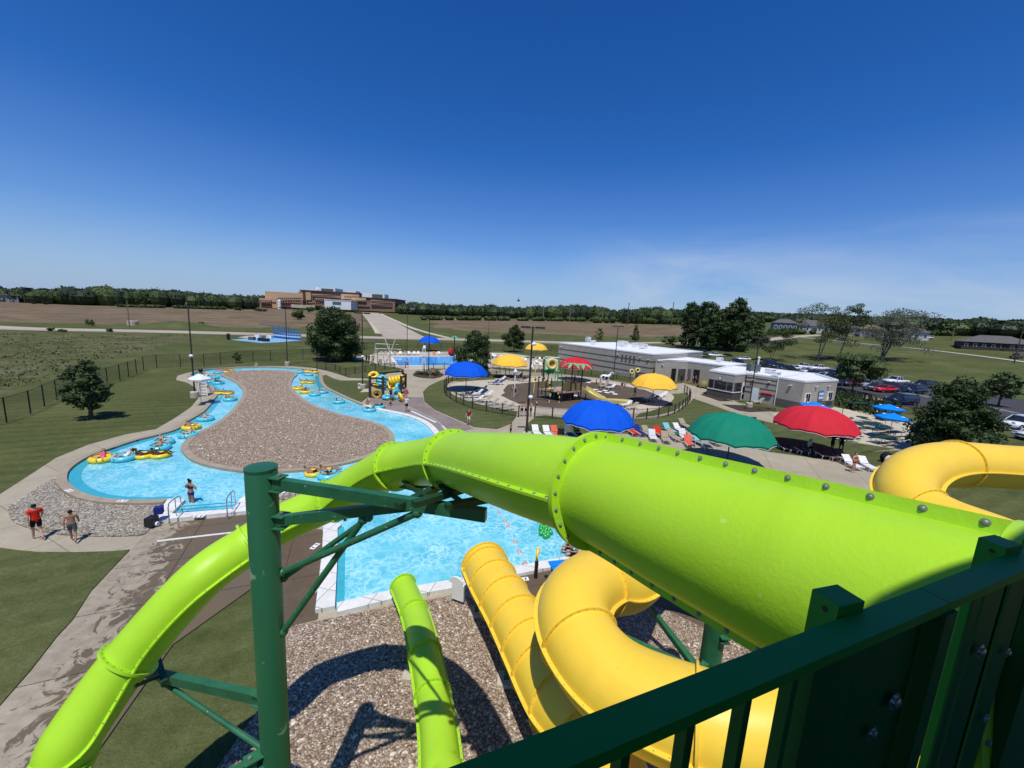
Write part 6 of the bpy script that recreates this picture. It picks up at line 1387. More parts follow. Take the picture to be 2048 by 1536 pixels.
def board(label, px, py, hh, L, rz):
    b = G(px, py, .06); o = thing('diving_board', label, 'diving board', b, rz); k = hh/3
    MB().box((L*.42, 0, hh), (L, .5, .06)).build('board', 'white', o)
    for s in (-1, 1):
        MB().tube([(0, s*.35, 0), (0, s*.35, hh-.1)], .07, 8).build('stand_leg', 'cream', o); MB().tube([(-1.3*k, s*.35, 0), (-.2, s*.35, hh-.1)], .06, 8).build('ladder_rail', 'cream', o)
        MB().tube([(-.4, s*.35, hh-.2), (-.4, s*.35, hh+.9), (L*.45, s*.35, hh+.9), (L*.45, s*.35, hh)], .03, 6).build('guard_rail', 'white', o)
    MB().tube([(L*.3, 0, 0), (L*.22, 0, hh*.5), (L*.3, 0, hh-.08)], .09, 8).build('fulcrum', 'cream', o)
    for i in range(6): MB().box((-1.2*k*(1-i/6)-.1, 0, .25+i*(hh-.4)/6), (.12, .66, .03)).build('step', 'cream', o)
board('high cream diving board stand, left one', 755, 730, 3.2, 4.8, R(8)); board('lower diving board with cream stand beside the high one', 762, 728, 1.1, 4.4, R(8))
o = thing('steel_frame', 'cream V-shaped steel frame beside the diving pool', 'steel frame', G(780, 732, .06))
for s in (-1, 1): MB().tube([(0, 0, 0), (0, 0, 2.3), (s*1.0, 0, 5.2)], .10, 8).build('strut', 'cream', o, smooth=True)
MB().tube([(-1.2, .5, 0), (0, 0, 2.3)], .07, 8).build('brace', 'cream', o); MB().tube([(-.0, 0, 2.4), (-.6, .3, 4.1), (1.6, .2, 4.2)], .04, 6).build('spray_pipe', 'cream', o)
# ------------------------------------------------------------------ timber rack with swim rings
base = G(782, 800); ex = (G(812, 790)-G(744, 798)).normalized(); o = thing('tube_rack', 'dark timber rack frame holding stacked swim rings beside the river', 'rack', base)
plain('timber', (.045, .035, .028), .9, 0, .2, 5)
rp = []
for (px, py) in ((740, 796), (766, 797), (802, 795), (811, 789), (755, 784), (805, 778)):
    p = G(px, py); MB().box((p.x, p.y, 1.35), (.28, .28, 2.7), .2).build('post', 'timber', o, base); rp.append(p)
for a, b in ((0, 1), (2, 3), (0, 4), (3, 5), (4, 5)):
    for z in (.5, 1.5, 2.45): MB().beam((rp[a].x, rp[a].y, z), (rp[b].x, rp[b].y, z), .08, .2).build('plank', 'timber', o, base)
pr = thing('swim_ring', 'x', 'swim ring'); MB().torus((0, 0, 0), .40, .17).build('tube', 'tube_blue', pr, smooth='full'); RP = Pool(pr)
def rk(px, py, z, col, tilt, rz, label, grp='swim rings stored on the timber rack'):
    c = RP.put(G(px, py, 0)+V((0, 0, z)), 0, label, grp, 1.15, tube=col); c.rotation_euler = (R(tilt), 0, R(rz))
for i in range(5): rk(762+i*.2, 793, 1.0+i*.36, 'tube_blue', 12, 20*i, 'blue ring %s the leaning blue stack on the rack' % ['at the bottom of', 'second from the bottom in', 'in the middle of', 'second from the top in', 'at the top of'][i])
for i in range(5): rk(782+i*6.0, 790-i*.6, 1.75+i*.05, 'tube_yellow', 66, 105, 'yellow ring standing slanted on the rack, %s' % ['leftmost of the yellow row', 'second from left in the yellow row', 'in the middle of the yellow row', 'second from right in the yellow row', 'rightmost of the yellow row'][i])
rk(754, 797, .55, 'mud_yellow', 82, 15, 'ochre ring in shade leaning at the lower left of the rack'); rk(755, 793, 1.5, 'tube_yellow', 18, 0, 'yellow ring lying on the left shelf of the rack'); rk(747, 793, 2.65, 'tube_yellow', 35, 0, 'yellow ring on the top left corner of the rack')
rk(775, 800, .40, 'tube_blue', 10, 0, 'blue ring on the ground under the rack'); rk(791, 799, .60, 'tube_blue', 80, 60, 'blue ring standing upright in the middle of the rack'); rk(797, 795, 1.2, 'tube_blue', 75, 80, 'blue ring hanging below the yellow row'); rk(802, 804, .55, 'tube_yellow', 66, 120, 'yellow ring leaning at the right front of the rack'); rk(784, 790, 1.15, 'tube_yellow', 40, 30, 'yellow ring tucked under the yellow row')
RP.drop()
o = thing('drink_fountain', 'small white utility box at the lamp pedestal left of the rack', 'utility box', G(719, 777, .08))
MB().box((0, 0, .35), (.3, .3, .7)).build('housing', 'white', o); MB().box((0, -.16, .5), (.2, .02, .2)).build('door', 'steel', o)
surf('patio_slab', GP([(720, 786), (740, 785), (738, 779), (728, 779)]), 0, .10, 'patio')
# ------------------------------------------------------------------ splash pad play structure
PC = G(1128, 803); ps = thing('play_structure', 'brown post climbing frame with panels, palm leaves and a tipping drum on the splash pad', 'play structure', PC)
plain('post_brown', (.035, .02, .018), .6); plain('panel_olive', (.22, .17, .06), .6); plain('palm_green', (.10, .50, .25), .6); plain('spray_green', (.02, .35, .12), .5); plain('cream_yellow', (.72, .60, .22), .5); plain('deck_pink', (.45, .30, .25), .7)
def pp(px, py): g = G(px, py); return V((g.x, g.y, .1))
posts = [(1075, 797, 2.6), (1101, 795, 2.6), (1122, 806, 2.9), (1140, 803, 4.9), (1146, 800, 3.2), (1160, 802, 4.8), (1156, 798, 2.4), (1130, 790, 2.6), (1090, 800, 2.4), (1083, 790, 5.0)]
for px, py, hh in posts: p = pp(px, py); MB().tube([p, p+V((0, 0, hh))], .085, 10).build('post', 'post_brown', ps, PC, smooth=True)
def q(px, py, z): g = G(px, py, z); return g
def panel(a, b, z0, z1, mat, nm='panel'): 
    a, b = V(a), V(b); MB().beam(V((a.x, a.y, (z0+z1)/2)), V((b.x, b.y, (z0+z1)/2)), .05, z1-z0).build(nm, mat, ps, PC)
def corner(i): return pp(*posts[i][:2])
for a, b, z0, z1, m in ((0, 1, 1.5, 2.3, 'panel_olive'), (2, 4, 1.5, 2.6, 'panel_olive'), (3, 5, 1.4, 2.4, 'panel_olive'), (8, 2, 1.3, 1.55, 'deck_pink'), (2, 5, 1.25, 1.45, 'deck_pink'), (1, 4, .2, 1.2, 'post_brown'), (4, 6, 1.5, 2.3, 'mud_yellow'), (0, 8, 1.25, 1.45, 'deck_pink'), (7, 6, 1.5, 2.3, 'panel_olive')): panel(corner(a), corner(b), z0, z1, m)
dkp = [corner(i) for i in (0, 2, 5, 7)]; MB().slab(dkp, 1.2, 1.32).build('deck', 'deck_pink', ps, PC)
for i in range(9): a = corner(2).lerp(corner(5), i/8); MB().tube([a, a+V((0, 0, 1.25))], .025, 5).build('baluster', 'post_brown', ps, PC)
for k, (i, hh) in enumerate(((3, 4.9), (5, 4.8))):
    c = corner(i)+V((0, 0, hh-.1))
    for j in range(6):
        a = j*math.pi/3+k*.4; d = V((math.cos(a), math.sin(a), 0)); sd = V((-d.y, d.x, 0)); P0 = [c, c+d*.5+V((0, 0, .12)), c+d*1.0-V((0, 0, .05)), c+d*1.4-V((0, 0, .45))]; W = [.08, .22, .18, .02]; m_ = MB(); vs = []
        for p_, w in zip(P0, W): vs += [p_+sd*w, p_+V((0, 0, .06)), p_-sd*w]
        m_.add(vs, [(r*3+k2, r*3+k2+1, r*3+k2+4, r*3+k2+3) for r in range(3) for k2 in (0, 1)]); m_.build('palm_leaf', 'palm_green', ps, PC)
# tipping drum, its frame and bowl
fr = [q(1098, 806, .1)]; dc = q(1104, 728, 4.3)
dr_ = thing('tipping_drum', 'yellow ring shaped tipping drum on a green frame above the climbing frame', 'tipping drum', (dc.x, dc.y, .1)); dro = (dc.x, dc.y, .1)
MB().torus(dc, .62, .24, 24, 12, Matrix.Rotation(R(82), 3, 'X') @ Matrix.Rotation(R(12), 3, 'Y')).build('drum', 'cream_yellow', dr_, dro, smooth=True); MB().lathe(dc+V((0, .12, 0)), [(0, 0), (.5, 0)], 20, Matrix.Rotation(R(90), 3, 'X')).build('drum_floor', 'mud_yellow', dr_, dro)
for s in (-1, 1): MB().tube([V((dc.x+s*1.0, dc.y+.3, .1)), V((dc.x+s*1.0, dc.y+.3, 5.2))], .08, 8).build('frame_post', 'spray_green', dr_, dro, smooth=True)
MB().tube([V((dc.x-1, dc.y+.3, 5.2)), V((dc.x+1, dc.y+.3, 5.2))], .08, 8).build('frame_bar', 'fab_white', dr_, dro); MB().lathe((dc.x-.4, dc.y, 2.9), [(0, -.1), (.3, 0), (.75, .45), (.8, .55)], 16).build('bowl', 'spray_green', dr_, dro, smooth=True); MB().tube([(dc.x-.4, dc.y, .1), (dc.x-.4, dc.y, 2.9)], .08, 8).build('bowl_post', 'spray_green', dr_, dro)
MB().box((dc.x+.2, dc.y+.1, 3.4), (.7, .4, .8)).build('back_panel', 'spray_green', dr_, dro)
# striped snake arches
def striped(name, label, path, r, n):
    b = V(path[0]); o = thing(name, label, 'spray arch', (b.x, b.y, b.z)); L = crom([V(p) for p in path], 6, False); step = max(2, len(L)//n); k = 0
    for i in range(0, len(L)-1, step):
        seg = L[i:i+step+1]
        if len(seg) > 1: MB().tube(seg, r, 8).build('stripe_band', 'cream_yellow' if k % 2 == 0 else 'black', o, b, smooth=True)
        k += 1
    MB().ball(L[-1], r*1.9, 10, (1, 1.4, .9)).build('snake_head', 'tube_yellow', o, b, smooth=True)
f0 = pp(1098, 806); striped('snake_arch', 'tall yellow and black striped snake spray arch', [f0, f0+V((.1, 0, 1.2)), f0+V((-.1, 0, 2.4)), f0+V((-.7, .1, 3.0)), f0+V((-1.6, .1, 3.1)), f0+V((-2.1, 0, 2.5))], .10, 11)
f1 = pp(1118, 807); striped('snake_arch', 'short yellow and black striped spray arch right of the tall one', [f1, f1+V((-.05, 0, .9)), f1+V((-.5, 0, 1.4)), f1+V((-1.4, 0, 1.75))], .08, 7)
f2 = pp(1067, 786); o = thing('spray_pole', 'tall curved cream spray pole at the left of the climbing frame', 'spray pole', f2); MB().tube([(0, 0, 0), (.1, 0, 2.0), (0, 0, 3.6), (-.6, 0, 4.9)], [.09, .08, .07, .04], 8).build('pipe', 'cream_yellow', o, smooth=True); MB().ball((-.62, 0, 4.92), .09, 8).build('nozzle', 'cream_yellow', o)
for px, py, hh, lb in ((1090, 797, 2.4, 'green spray post at the front of the climbing frame'), (1107, 800, 3.4, 'green spray post in the middle of the climbing frame'), (1120, 792, 4.3, 'green curved spray post at the back of the climbing frame')):
    b = pp(px, py); o = thing('spray_pole', lb, 'spray pole', b); MB().tube([(0, 0, 0), (0, 0, hh), (.15, 0, hh+.3), (.4, 0, hh+.4)], .06, 8).build('pipe', 'spray_green', o, smooth=True); MB().ball((.4, 0, hh+.4), .09, 8).build('nozzle', 'cream_yellow', o)
b = pp(1028, 796); o = thing('spray_post', 'white spray post with a round lantern head', 'spray post', b); MB().tube([(0, 0, 0), (0, 0, 3.1)], .085, 10).build('post', 'white', o, smooth=True); MB().ball((0, 0, 3.4), .27, 12, (1, 1, 1.1)).build('lantern_head', 'fab_white', o, smooth=True); MB().lathe((0, 0, 3.65), [(.12, 0), (0, .3)], 8).build('finial', 'white', o)
# yellow slide
sl = crom([q(1167, 778, 1.5), q(1176, 783, 1.3), q(1190, 793, .9), q(1212, 803, .55), q(1235, 805, .35), q(1262, 807, .32)], 6, False); b = V((sl[0].x, sl[0].y, 0)); o = thing('water_chute', 'low yellow open chute running right from the climbing frame', 'chute', b)
m_ = MB(); vs = []; n = len(sl); prof = [(-.55, .38), (-.5, .0), (.5, 0), (.55, .38), (.62, .38), (.58, -.08), (-.58, -.08), (-.62, .38)]
for i, p_ in enumerate(sl):
    t = (sl[min(i+1, n-1)]-sl[max(i-1, 0)]); t.z = 0; t.normalize(); sd = V((t.y, -t.x, 0)); vs += [p_+sd*a+V((0, 0, c)) for a, c in prof]
m_.add(vs, [(i*8+k, (i+1)*8+k, (i+1)*8+(k+1) % 8, i*8+(k+1) % 8) for i in range(n-1) for k in range(8)]); m_.build('chute_shell', 'cream_yellow', o, b, fixn=True)
for i in (4, 14, 24): MB().tube([sl[i], V((sl[i].x, sl[i].y, .1))], .06, 8).build('support', 'post_brown', o, b)
for i, (px, py) in enumerate([(1191, 779), (1199, 783), (1210, 781), (1214, 785), (1224, 784), (1230, 788), (1177, 765), (1150, 791)]): tag(MB().lathe((0, 0, 0), [(.42, 0), (.38, .03), (0, .035)], 14).build('spray_disc', 'white', None), 'one of the round white spray discs set in the splash floor', 'spray disc', 'white spray discs in the splash floor').location = G(px, py, .1)
# cow figure and spectacle shaped figure, turtle bench
b = pp(1208, 770); o = thing('cow_figure', 'white cow shaped spray figure with black patches at the back of the splash pad', 'play figure', b)
mb = MB(); mb.ball((0, 0, 1.25), .55, 14, (1.5, .7, .9)); [mb.tube([(x, y, 1.0), (x, y, 0)], [.16, .11], 8) for x in (-.55, .55) for y in (-.2, .2)]; mb.tube([(.6, 0, 1.4), (1.0, 0, 1.8)], [.28, .2], 10); mb.build('body', 'white', o, smooth=True)
MB().ball((1.15, 0, 1.95), .26, 12, (1.3, .8, .9)).build('head', 'white', o, smooth=True)
for x, y, z, s in ((-.3, -.36, 1.35, .2), (.25, -.38, 1.2, .24), (1.15, -.2, 2.0, .1), (-.05, 0, 1.74, .18)): MB().ball((x, y, z), s, 8, (1.2, .25, 1)).build('patch', 'black', o)
for s in (-1, 1): MB().ball((1.05, s*.24, 2.15), .09, 8, (.5, 1.4, .6)).build('ear', 'black', o)
b = pp(1268, 757); o = thing('ring_figure', 'pair of round cream and black rings standing at the back of the splash pad', 'play figure', b)
for s in (-1, 1): MB().torus((s*.55, 0, 1.4+.15*s), .36, .16, 20, 10, Matrix.Rotation(R(80), 3, 'X')).build('ring', 'cream_yellow', o, smooth=True); MB().lathe((s*.55, 0, 1.4+.15*s), [(0, 0), (.3, 0)], 14, Matrix.Rotation(R(80), 3, 'X')).build('disc', 'black', o)
MB().tube([(0, 0, 0), (0, 0, 1.2)], .1, 8).build('post', 'cream_yellow', o)
b = pp(1406, 776); o = thing('turtle_figure', 'brown turtle shaped climbing figure in front of the building', 'play figure', b); MB().lathe((0, 0, .35), [(1.0, 0), (.95, .35), (.7, .75), (.3, .95), (0, 1.0)], 14).build('shell', 'panel_olive', o, smooth=True)
for a in (.6, 2.4, 3.9, 5.5): MB().tube([(math.cos(a)*.7, math.sin(a)*.7, .5), (math.cos(a)*1.05, math.sin(a)*1.05, 0)], [.2, .15], 8).build('leg', 'bark', o, smooth=True)
MB().tube([(.8, 0, .6), (1.3, -.1, 1.0)], [.18, .22], 8).build('head', 'bark', o, smooth=True)
b = pp(908, 722); o = thing('palm_spray', 'green and red palm topped feature left of the dense tree', 'play figure', b); MB().tube([(0, 0, 0), (0, 0, 5.6)], .12, 8).build('trunk', 'post_brown', o)
for j in range(6): a = j*1.05; MB().beam((0, 0, 5.6), (math.cos(a)*1.2, math.sin(a)*1.2, 5.1), .35, .03).build('palm_leaf', 'palm_green', o)
MB().ball((-.6, 0, 1.9), .8, 12, (1, 1, 1.2)).build('red_ball', 'fab_red', o, smooth=True)
# ------------------------------------------------------------------ picnic tables
def picnic(label, px, py, rz, rnd_=False):
    o = thing('picnic_table', label, 'picnic table', G(px, py, .06), rz, 'green picnic tables on the patio')
    if rnd_:
        MB().lathe((0, 0, .72), [(0, 0), (.6, 0), (.6, .05), (0, .05)], 20).build('table_top', 'dark_green', o)
        for k in range(3): a = k*2.1; MB().box((math.cos(a)*.95, math.sin(a)*.95, .44), (.35, 1.0, .05), a).build('bench', 'dark_green', o); MB().tube([(0, 0, .35), (math.cos(a)*.9, math.sin(a)*.9, .2), (math.cos(a)*.95, math.sin(a)*.95, .44)], .03, 6).build('frame', 'steel', o)
    else:
        MB().box((0, 0, .74), (1.83, .78, .06)).build('table_top', 'dark_green', o)
        for s in (-1, 1):
            MB().box((0, s*.72, .45), (1.83, .27, .05)).build('bench', 'dark_green', o)
            MB().tube([(s*.65, -.72, .43), (s*.65, -.60, .02), (s*.65, -.2, .02), (s*.65, -.28, .72), (s*.65, .28, .72), (s*.65, .2, .02), (s*.65, .60, .02), (s*.65, .72, .43)], .028, 6).build('frame', 'steel', o)
for i, a in enumerate([(1745, 858, .35, 0, 'picnic table in the middle row under the front blue umbrella'), (1766, 870, .35, 0, 'picnic table in front of the blue umbrellas'), (1765, 888, .3, 0, 'nearest green picnic table beside the big tree'), (1787, 877, .3, 0, 'green picnic table half behind the big tree'), (1712, 860, .2, 1, 'round picnic table right of the red umbrella'), (1722, 846, .4, 1, 'round picnic table behind the right rim of the red umbrella'), (1668, 876, .2, 0, 'picnic table just below the red umbrella rim'), (1698, 879, .2, 1, 'small round table below the red umbrella at right')]): picnic(a[4], a[0], a[1], a[2], a[3])
for px, py, lb in ((1716, 818, 'long dark green bench bin with white lamps at the patio fence, left one'), (1757, 828, 'dark green storage bench with a white lamp at the patio fence, middle one'), (1768, 840, 'dark grill cart under the blue umbrellas')):
    o = thing('storage_bench', lb, 'storage bench', G(px, py, .06), .25); MB().box((0, 0, .45), (2.9 if px == 1716 else 1.8, .9, .75)).build('chest', 'black', o); MB().box((0, 0, .87), (3.1 if px == 1716 else 1.9, 1.0, .07)).build('lid', 'dark_green', o)
    for s in (-1, -.2): MB().lathe((s*1.1, -.47, .5), [(0, -.01), (.12, -.01), (.12, .02), (0, .02)], 12, Matrix.Rotation(R(90), 3, 'X')).build('white_disc', 'white', o)
o = thing('parking_meter', 'small dark post on the patio behind the red umbrella', 'post', G(1684, 830, .06)); MB().tube([(0, 0, 0), (0, 0, .9)], .04, 8).build('post', 'black', o); MB().ball((0, 0, 1.0), .14, 8).build('head', 'black', o)
o = thing('direction_sign', 'small blue sign on a post beside the car park at right', 'sign', G(1931, 862)); MB().tube([(0, 0, 0), (0, 0, 1.0)], .03, 6).build('post', 'steel', o); MB().box((0, -.04, 1.0), (.75, .04, .5)).build('sign_plate', 'fab_sky', o); MB().box((0, -.07, 1.0), (.35, .02, .12)).build('sign_symbol', 'white', o)
# ------------------------------------------------------------------ outdoor fitness court beyond the lawn
plain('court_blue', (.22, .42, .62), .7); plain('court_dark', (.01, .12, .30), .6)
fc = GP([(463, 680), (500, 677), (560, 675), (606, 681), (560, 685), (525, 686.5)]); surf('court_floor', fc, 0, .09, 'court_blue'); surf('court_apron', GP([(476, 675), (500, 671.5), (516, 672), (500, 677)]), 0, .07, 'patio')
ctr = G(578, 680); o = thing('climbing_wall', 'bright blue steel exercise frame wall on the fitness court', 'exercise frame', ctr)
a0, a1, a2 = G(547, 676), G(578, 679.5), G(602, 681)
for A, B, h0, h1 in ((a0, a1, 3.4, 3.0), (a1, a2, 3.2, 2.2)):
    for i in range(9):
        p_ = A.lerp(B, i/8); hh = h0+(h1-h0)*i/8+(.5 if i % 3 == 0 else 0); MB().tube([(p_.x, p_.y, 0), (p_.x, p_.y, hh)], .10, 6).build('upright', 'court_dark', o, ctr)
    for z in (.6, 1.3, 2.0, 2.7): MB().tube([(A.x, A.y, z), (B.x, B.y, z)], .09, 6).build('bar', 'fab_sky', o, ctr)
    MB().wall((A.x, A.y, 0), (B.x, B.y, 0), .1, 1.6).build('panel', 'court_dark', o, ctr)
    MB().wall((A.x, A.y-.06, 0), (B.x, B.y-.06, 0), .8, 1.2).build('lettering_band', 'fab_white', o, ctr)
MB().tube([(a0.x-6, a0.y+3, 3.9), (a0.x, a0.y, 3.9), (a1.x, a1.y, 3.7)], .14, 6).build('top_beam', 'court_dark', o, ctr)
for i, (px, py) in enumerate([(516, 676), (523, 682), (532, 683), (540, 677), (504, 680)]):
    c = thing('exercise_station', 'low %s exercise block on the fitness court, %s' % (('white', 'dark', 'dark', 'white', 'dark')[i], ('back left', 'front left', 'front right', 'back right', 'far left')[i]), 'exercise station', G(px, py, .09)); MB().box((0, 0, .45), (1.5, 1.2, .9)).build('block', ('white', 'black', 'black', 'white', 'cloth_grey')[i], c); MB().tube([(-.6, 0, .9), (-.6, 0, 1.5), (.6, 0, 1.5), (.6, 0, .9)], .05, 6).build('grab_bar', 'steel', c)
o = thing('waste_bin', 'dark waste bin at the left of the fitness court', 'bin', G(457, 679.5)); MB().lathe((0, 0, 0), [(.4, 0), (.45, 1.5), (0, 1.55)], 12).build('drum', 'black', o, smooth=True); MB().lathe((0, 0, 1.55), [(.48, 0), (.3, .25), (0, .3)], 12).build('lid', 'black', o, smooth=True)
# ------------------------------------------------------------------ bathhouse
def w2(p): return V((p[0], p[1], 0))
bo = thing('bathhouse', 'long grey beige block bathhouse with flat white roofs and stepped volumes', 'building', (30, 70, 0)); bof = (30, 70, 0)
def vol(poly, h, roof='roof_white', faces=None, base_dark=.0, bands=(), split=None):
    n = len(poly); P_ = [w2(p) for p in poly]
    if area(P_) < 0: P_ = P_[::-1]
    w = MB(); bd = MB()
    for i in range(n):
        a, b = P_[i], P_[(i+1) % n]
        w.wall(a, b, base_dark, h)
        if base_dark:
            t = (b-a).normalized(); nn = V((t.y, -t.x, 0))*.03; bd.wall(a+nn, b+nn, 0, base_dark)
    w.build('wall', 'block', bo, bof)
    if base_dark: bd.build('wall_base', 'block_dark', bo, bof)
    inn = offs(P_, -.25); MB().slab(inn, h-.3, h-.18, False).build('roof', roof, bo, bof); MB().ring(offs(P_, .06), inn, h-.2, h+.05).build('parapet_cap', 'white' if roof == 'roof_white' else roof, bo, bof, fixn=True)
    out = offs(P_, .035)
    for z in bands:
        m = MB()
        for i in range(n):
            a, b = out[i], out[(i+1) % n]; m.add([(a.x, a.y, z-.10), (b.x, b.y, z-.10), (b.x, b.y, z+.10), (a.x, a.y, z+.10)], [(0, 1, 2, 3)])
        m.build('wall_band', 'block_dark', bo, bof)
    return P_
A0, A1, A2 = (10.9, 97.7), (26.2, 75.6), (43.5, 92.5); A3 = (28.2, 114.6)
PA = vol([A0, A1, A2, A3], 5.1, bands=(1.2, 2.4, 3.6))
B0, B1 = (26.6, 75.9), (38.6, 71.4)
PB = vol([(26.9, 75.4), (33.8, 77.2), (38.3, 71.2), (45.4, 77.6), (37.5, 86.6)], 4.05)
C = [(30.9, 62.6), (33.0, 59.0), (35.7, 60.7), (43.4, 70.4), (39.6, 73.0)]
vol(C, 4.0)
D = [(35.3, 59.4), (38.05, 56.9), (38.05, 56.4), (38.5, 53.6), (46.8, 57.2), (51.5, 64.6), (43.9, 71.6)]
PD = vol([(35.4, 60.2), (38.0, 56.6), (48.8, 66.0), (44.2, 71.0)], 4.1, bands=(1.35, 2.1, 2.9, 3.5))
vol([(37.8, 56.9), (39.4, 53.6), (46.9, 57.4), (49.6, 65.2), (48.4, 66.0)], 4.15, base_dark=1.15)
# roof equipment
for px, py, z, d in ((1176, 682, 5.3, (1.1, 1.1, 1.2)), (1186, 687, 5.2, (1.0, .8, .9)), (1245, 690, 5.2, (2.0, 1.8, 1.1)), (1269, 692, 5.2, (1.0, 1.0, .9)), (1286, 695, 5.2, (1.6, 1.4, .9)), (1439, 722, 4.1, (1.0, .9, .8)), (1541, 743, 4.2, (1.4, 1.0, .5)), (1552, 749, 4.2, (1.2, .8, .5))):
    p = G(px, py, z); o = thing('roof_unit', 'pale ventilation unit on the bathhouse roof %s' % {1176: 'at the far left end', 1186: 'second from the far left', 1245: 'above the window row', 1269: 'right of the large unit', 1286: 'nearest the right corner of the tall block', 1439: 'over the doorways', 1541: 'behind the guard office', 1552: 'beside the plumbing gap'}[px], 'ventilation unit', p, .5, 'roof ventilation units')
    MB().box((0, 0, d[2]/2-.15), d).build('casing', 'white', o); MB().box((0, 0, d[2]-.12), (d[0]*1.06, d[1]*1.06, .05)).build('lid', 'fab_white', o)
    for k in range(3): MB().box((0, -d[1]/2-.01, d[2]*(.2+.2*k)), (d[0]*.7, .02, .05)).build('louvre', 'steel', o)
def onwall(a, b, s, z, w, h, nm, mat, dp=.06, parent=None, grp=None):
    a, b = w2(a), w2(b); t = (b-a).normalized(); nn = V((t.y, -t.x, 0)); c = a+t*s+nn*dp/2
    return MB().box((c.x, c.y, z+h/2), (w, dp, h), math.atan2(t.y, t.x)).build(nm, mat, parent or bo, bof)
def win(a, b, s, z, w, h, bars=1):
    f = onwall(a, b, s, z, w, h, 'window', 'steel', .08); 
    for k in range(bars):
        ww = (w-.1)/bars; g_ = onwall(a, b, s-w/2+.05+ww*(k+.5), z+.06, ww-.06, h-.12, 'pane', 'glass', .10, f)
        g_.matrix_parent_inverse = Matrix.Identity(4)
La = (w2(A1)-w2(A0)).length
for i in range(4): win(A0, A1, La*.735+i*1.0, 3.0, .45, 1.3)
win(A1, A2, 3.0, .1, .9, 2.1)
def wl(a, b, s, z, lb):
    a_, b_ = w2(a), w2(b); t = (b_-a_).normalized(); nn = V((t.y, -t.x, 0)); c = a_+t*s+nn*.12; o = thing('wall_light', lb, 'wall light', (c.x, c.y, z), math.atan2(t.y, t.x), 'wall lights on the bathhouse')
    MB().box((0, 0, 0), (.32, .26, .12)).build('shade', 'white', o); MB().box((0, .05, .1), (.12, .12, .2)).build('bracket', 'steel', o)
LBW = (w2((38.0, 56.6))-w2((35.4, 60.2))).length
for a, b, s, z, lb in ((A0, A1, 1.0, 4.2, 'wall light at the far left end of the long wall'), (A0, A1, La*.69, 4.2, 'wall light left of the four slit windows'), (A0, A1, La*.90, 4.2, 'wall light right of the four slit windows'), (A0, A1, La*.97, 4.0, 'wall light near the corner of the tall block'), ((26.9, 75.4), (33.8, 77.2), 1.4, 3.2, 'small wall light at the left of the doorways'), ((33.8, 77.2), (38.3, 71.2), 5.0, 3.3, 'wall light beside the roller shutter'),
        ((35.4, 60.2), (38.0, 56.6), 1.0, 3.3, 'small wall light above the grey door'), ((35.4, 60.2), (38.0, 56.6), 3.2, 3.3, 'white wall light above the rescue boards'), ((37.8, 56.9), (39.4, 53.6), 2.0, 3.3, 'wall light on the brick corner block'), ((39.4, 53.6), (46.9, 57.4), 2.9, 3.4, 'wall light left of the menu board'), ((39.4, 53.6), (46.9, 57.4), 6.0, 3.4, 'wall light right of the menu board')): wl(a, b, s, z, lb)
# entry doors, shutters
for s, w, m in ((4.1, 1.0, 'black'), (5.9, 1.6, 'steel')): onwall((26.9, 75.4), (33.8, 77.2), s, 0, w, 2.5, 'door', m, .07)
for s, w, m in ((.5, .7, 'steel'), (1.9, 1.2, 'black'), (5.6, 2.0, 'steel')): onwall((33.8, 77.2), (38.3, 71.2), s, 0, w, 2.6, 'door', m, .07)
for k in range(8): onwall((33.8, 77.2), (38.3, 71.2), 5.6, .2+.28*k, 1.9, .03, 'shutter_slat', 'white', .10)
# guard office windows
ca, cb = (30.9, 62.6), (33.0, 59.0); LC = (w2(cb)-w2(ca)).length
onwall(ca, cb, LC/2, 0, LC+.06, 1.15, 'wall_base', 'block_dark', .05); onwall(ca, cb, LC/2, 1.15, LC+.1, .10, 'sill', 'white', .12)
f = onwall(ca, cb, LC/2, 1.25, LC-.1, 1.45, 'window', 'steel', .05)
for s, w in ((.55, .75), (LC*.5, LC*.45), (LC-.6, .8)): onwall(ca, cb, s, 1.32, w, 1.30, 'pane', 'glass', .09, f)
cc_, cd = (33.0, 59.0), (35.7, 60.7); LD = (w2(cd)-w2(cc_)).length
onwall(cc_, cd, LD*.36, 0, LD*.72, 1.15, 'wall_base', 'block_dark', .05); onwall(cc_, cd, LD*.36, 1.15, LD*.76, .10, 'sill', 'white', .12)
f = onwall(cc_, cd, LD*.34, 1.25, LD*.62, 1.45, 'window', 'steel', .05); onwall(cc_, cd, LD*.34, 1.32, LD*.54, 1.30, 'pane', 'glass', .09, f)
f = onwall(cc_, cd, LD*.85, 0, .9, 2.6, 'door', 'white', .07); onwall(cc_, cd, LD*.85, 1.1, .6, .95, 'door_pane', 'glass', .10, f); onwall(cc_, cd, LD*.85, .15, .6, .7, 'door_pane', 'glass', .10, f)
a_, b_ = w2(ca), w2(cb); t = (b_-a_).normalized(); nn = V((t.y, -t.x, 0)); c = a_+t*LC*.47+nn*.1; o = thing('wall_clock', 'round white wall clock above the guard office windows', 'clock', (c.x, c.y, 3.05), math.atan2(t.y, t.x))
Mr = Matrix.Rotation(R(90), 3, 'X'); MB().lathe((0, 0, 0), [(0, .02), (.27, .02), (.30, 0), (.30, -.06)], 20, Mr).build('rim', 'black', o); MB().lathe((0, -.03, 0), [(0, 0), (.25, 0)], 20, Mr).build('dial', 'white', o); MB().box((0, -.05, .08), (.02, .01, .17)).box((.05, -.05, 0), (.12, .01, .02)).build('hands', 'black', o)
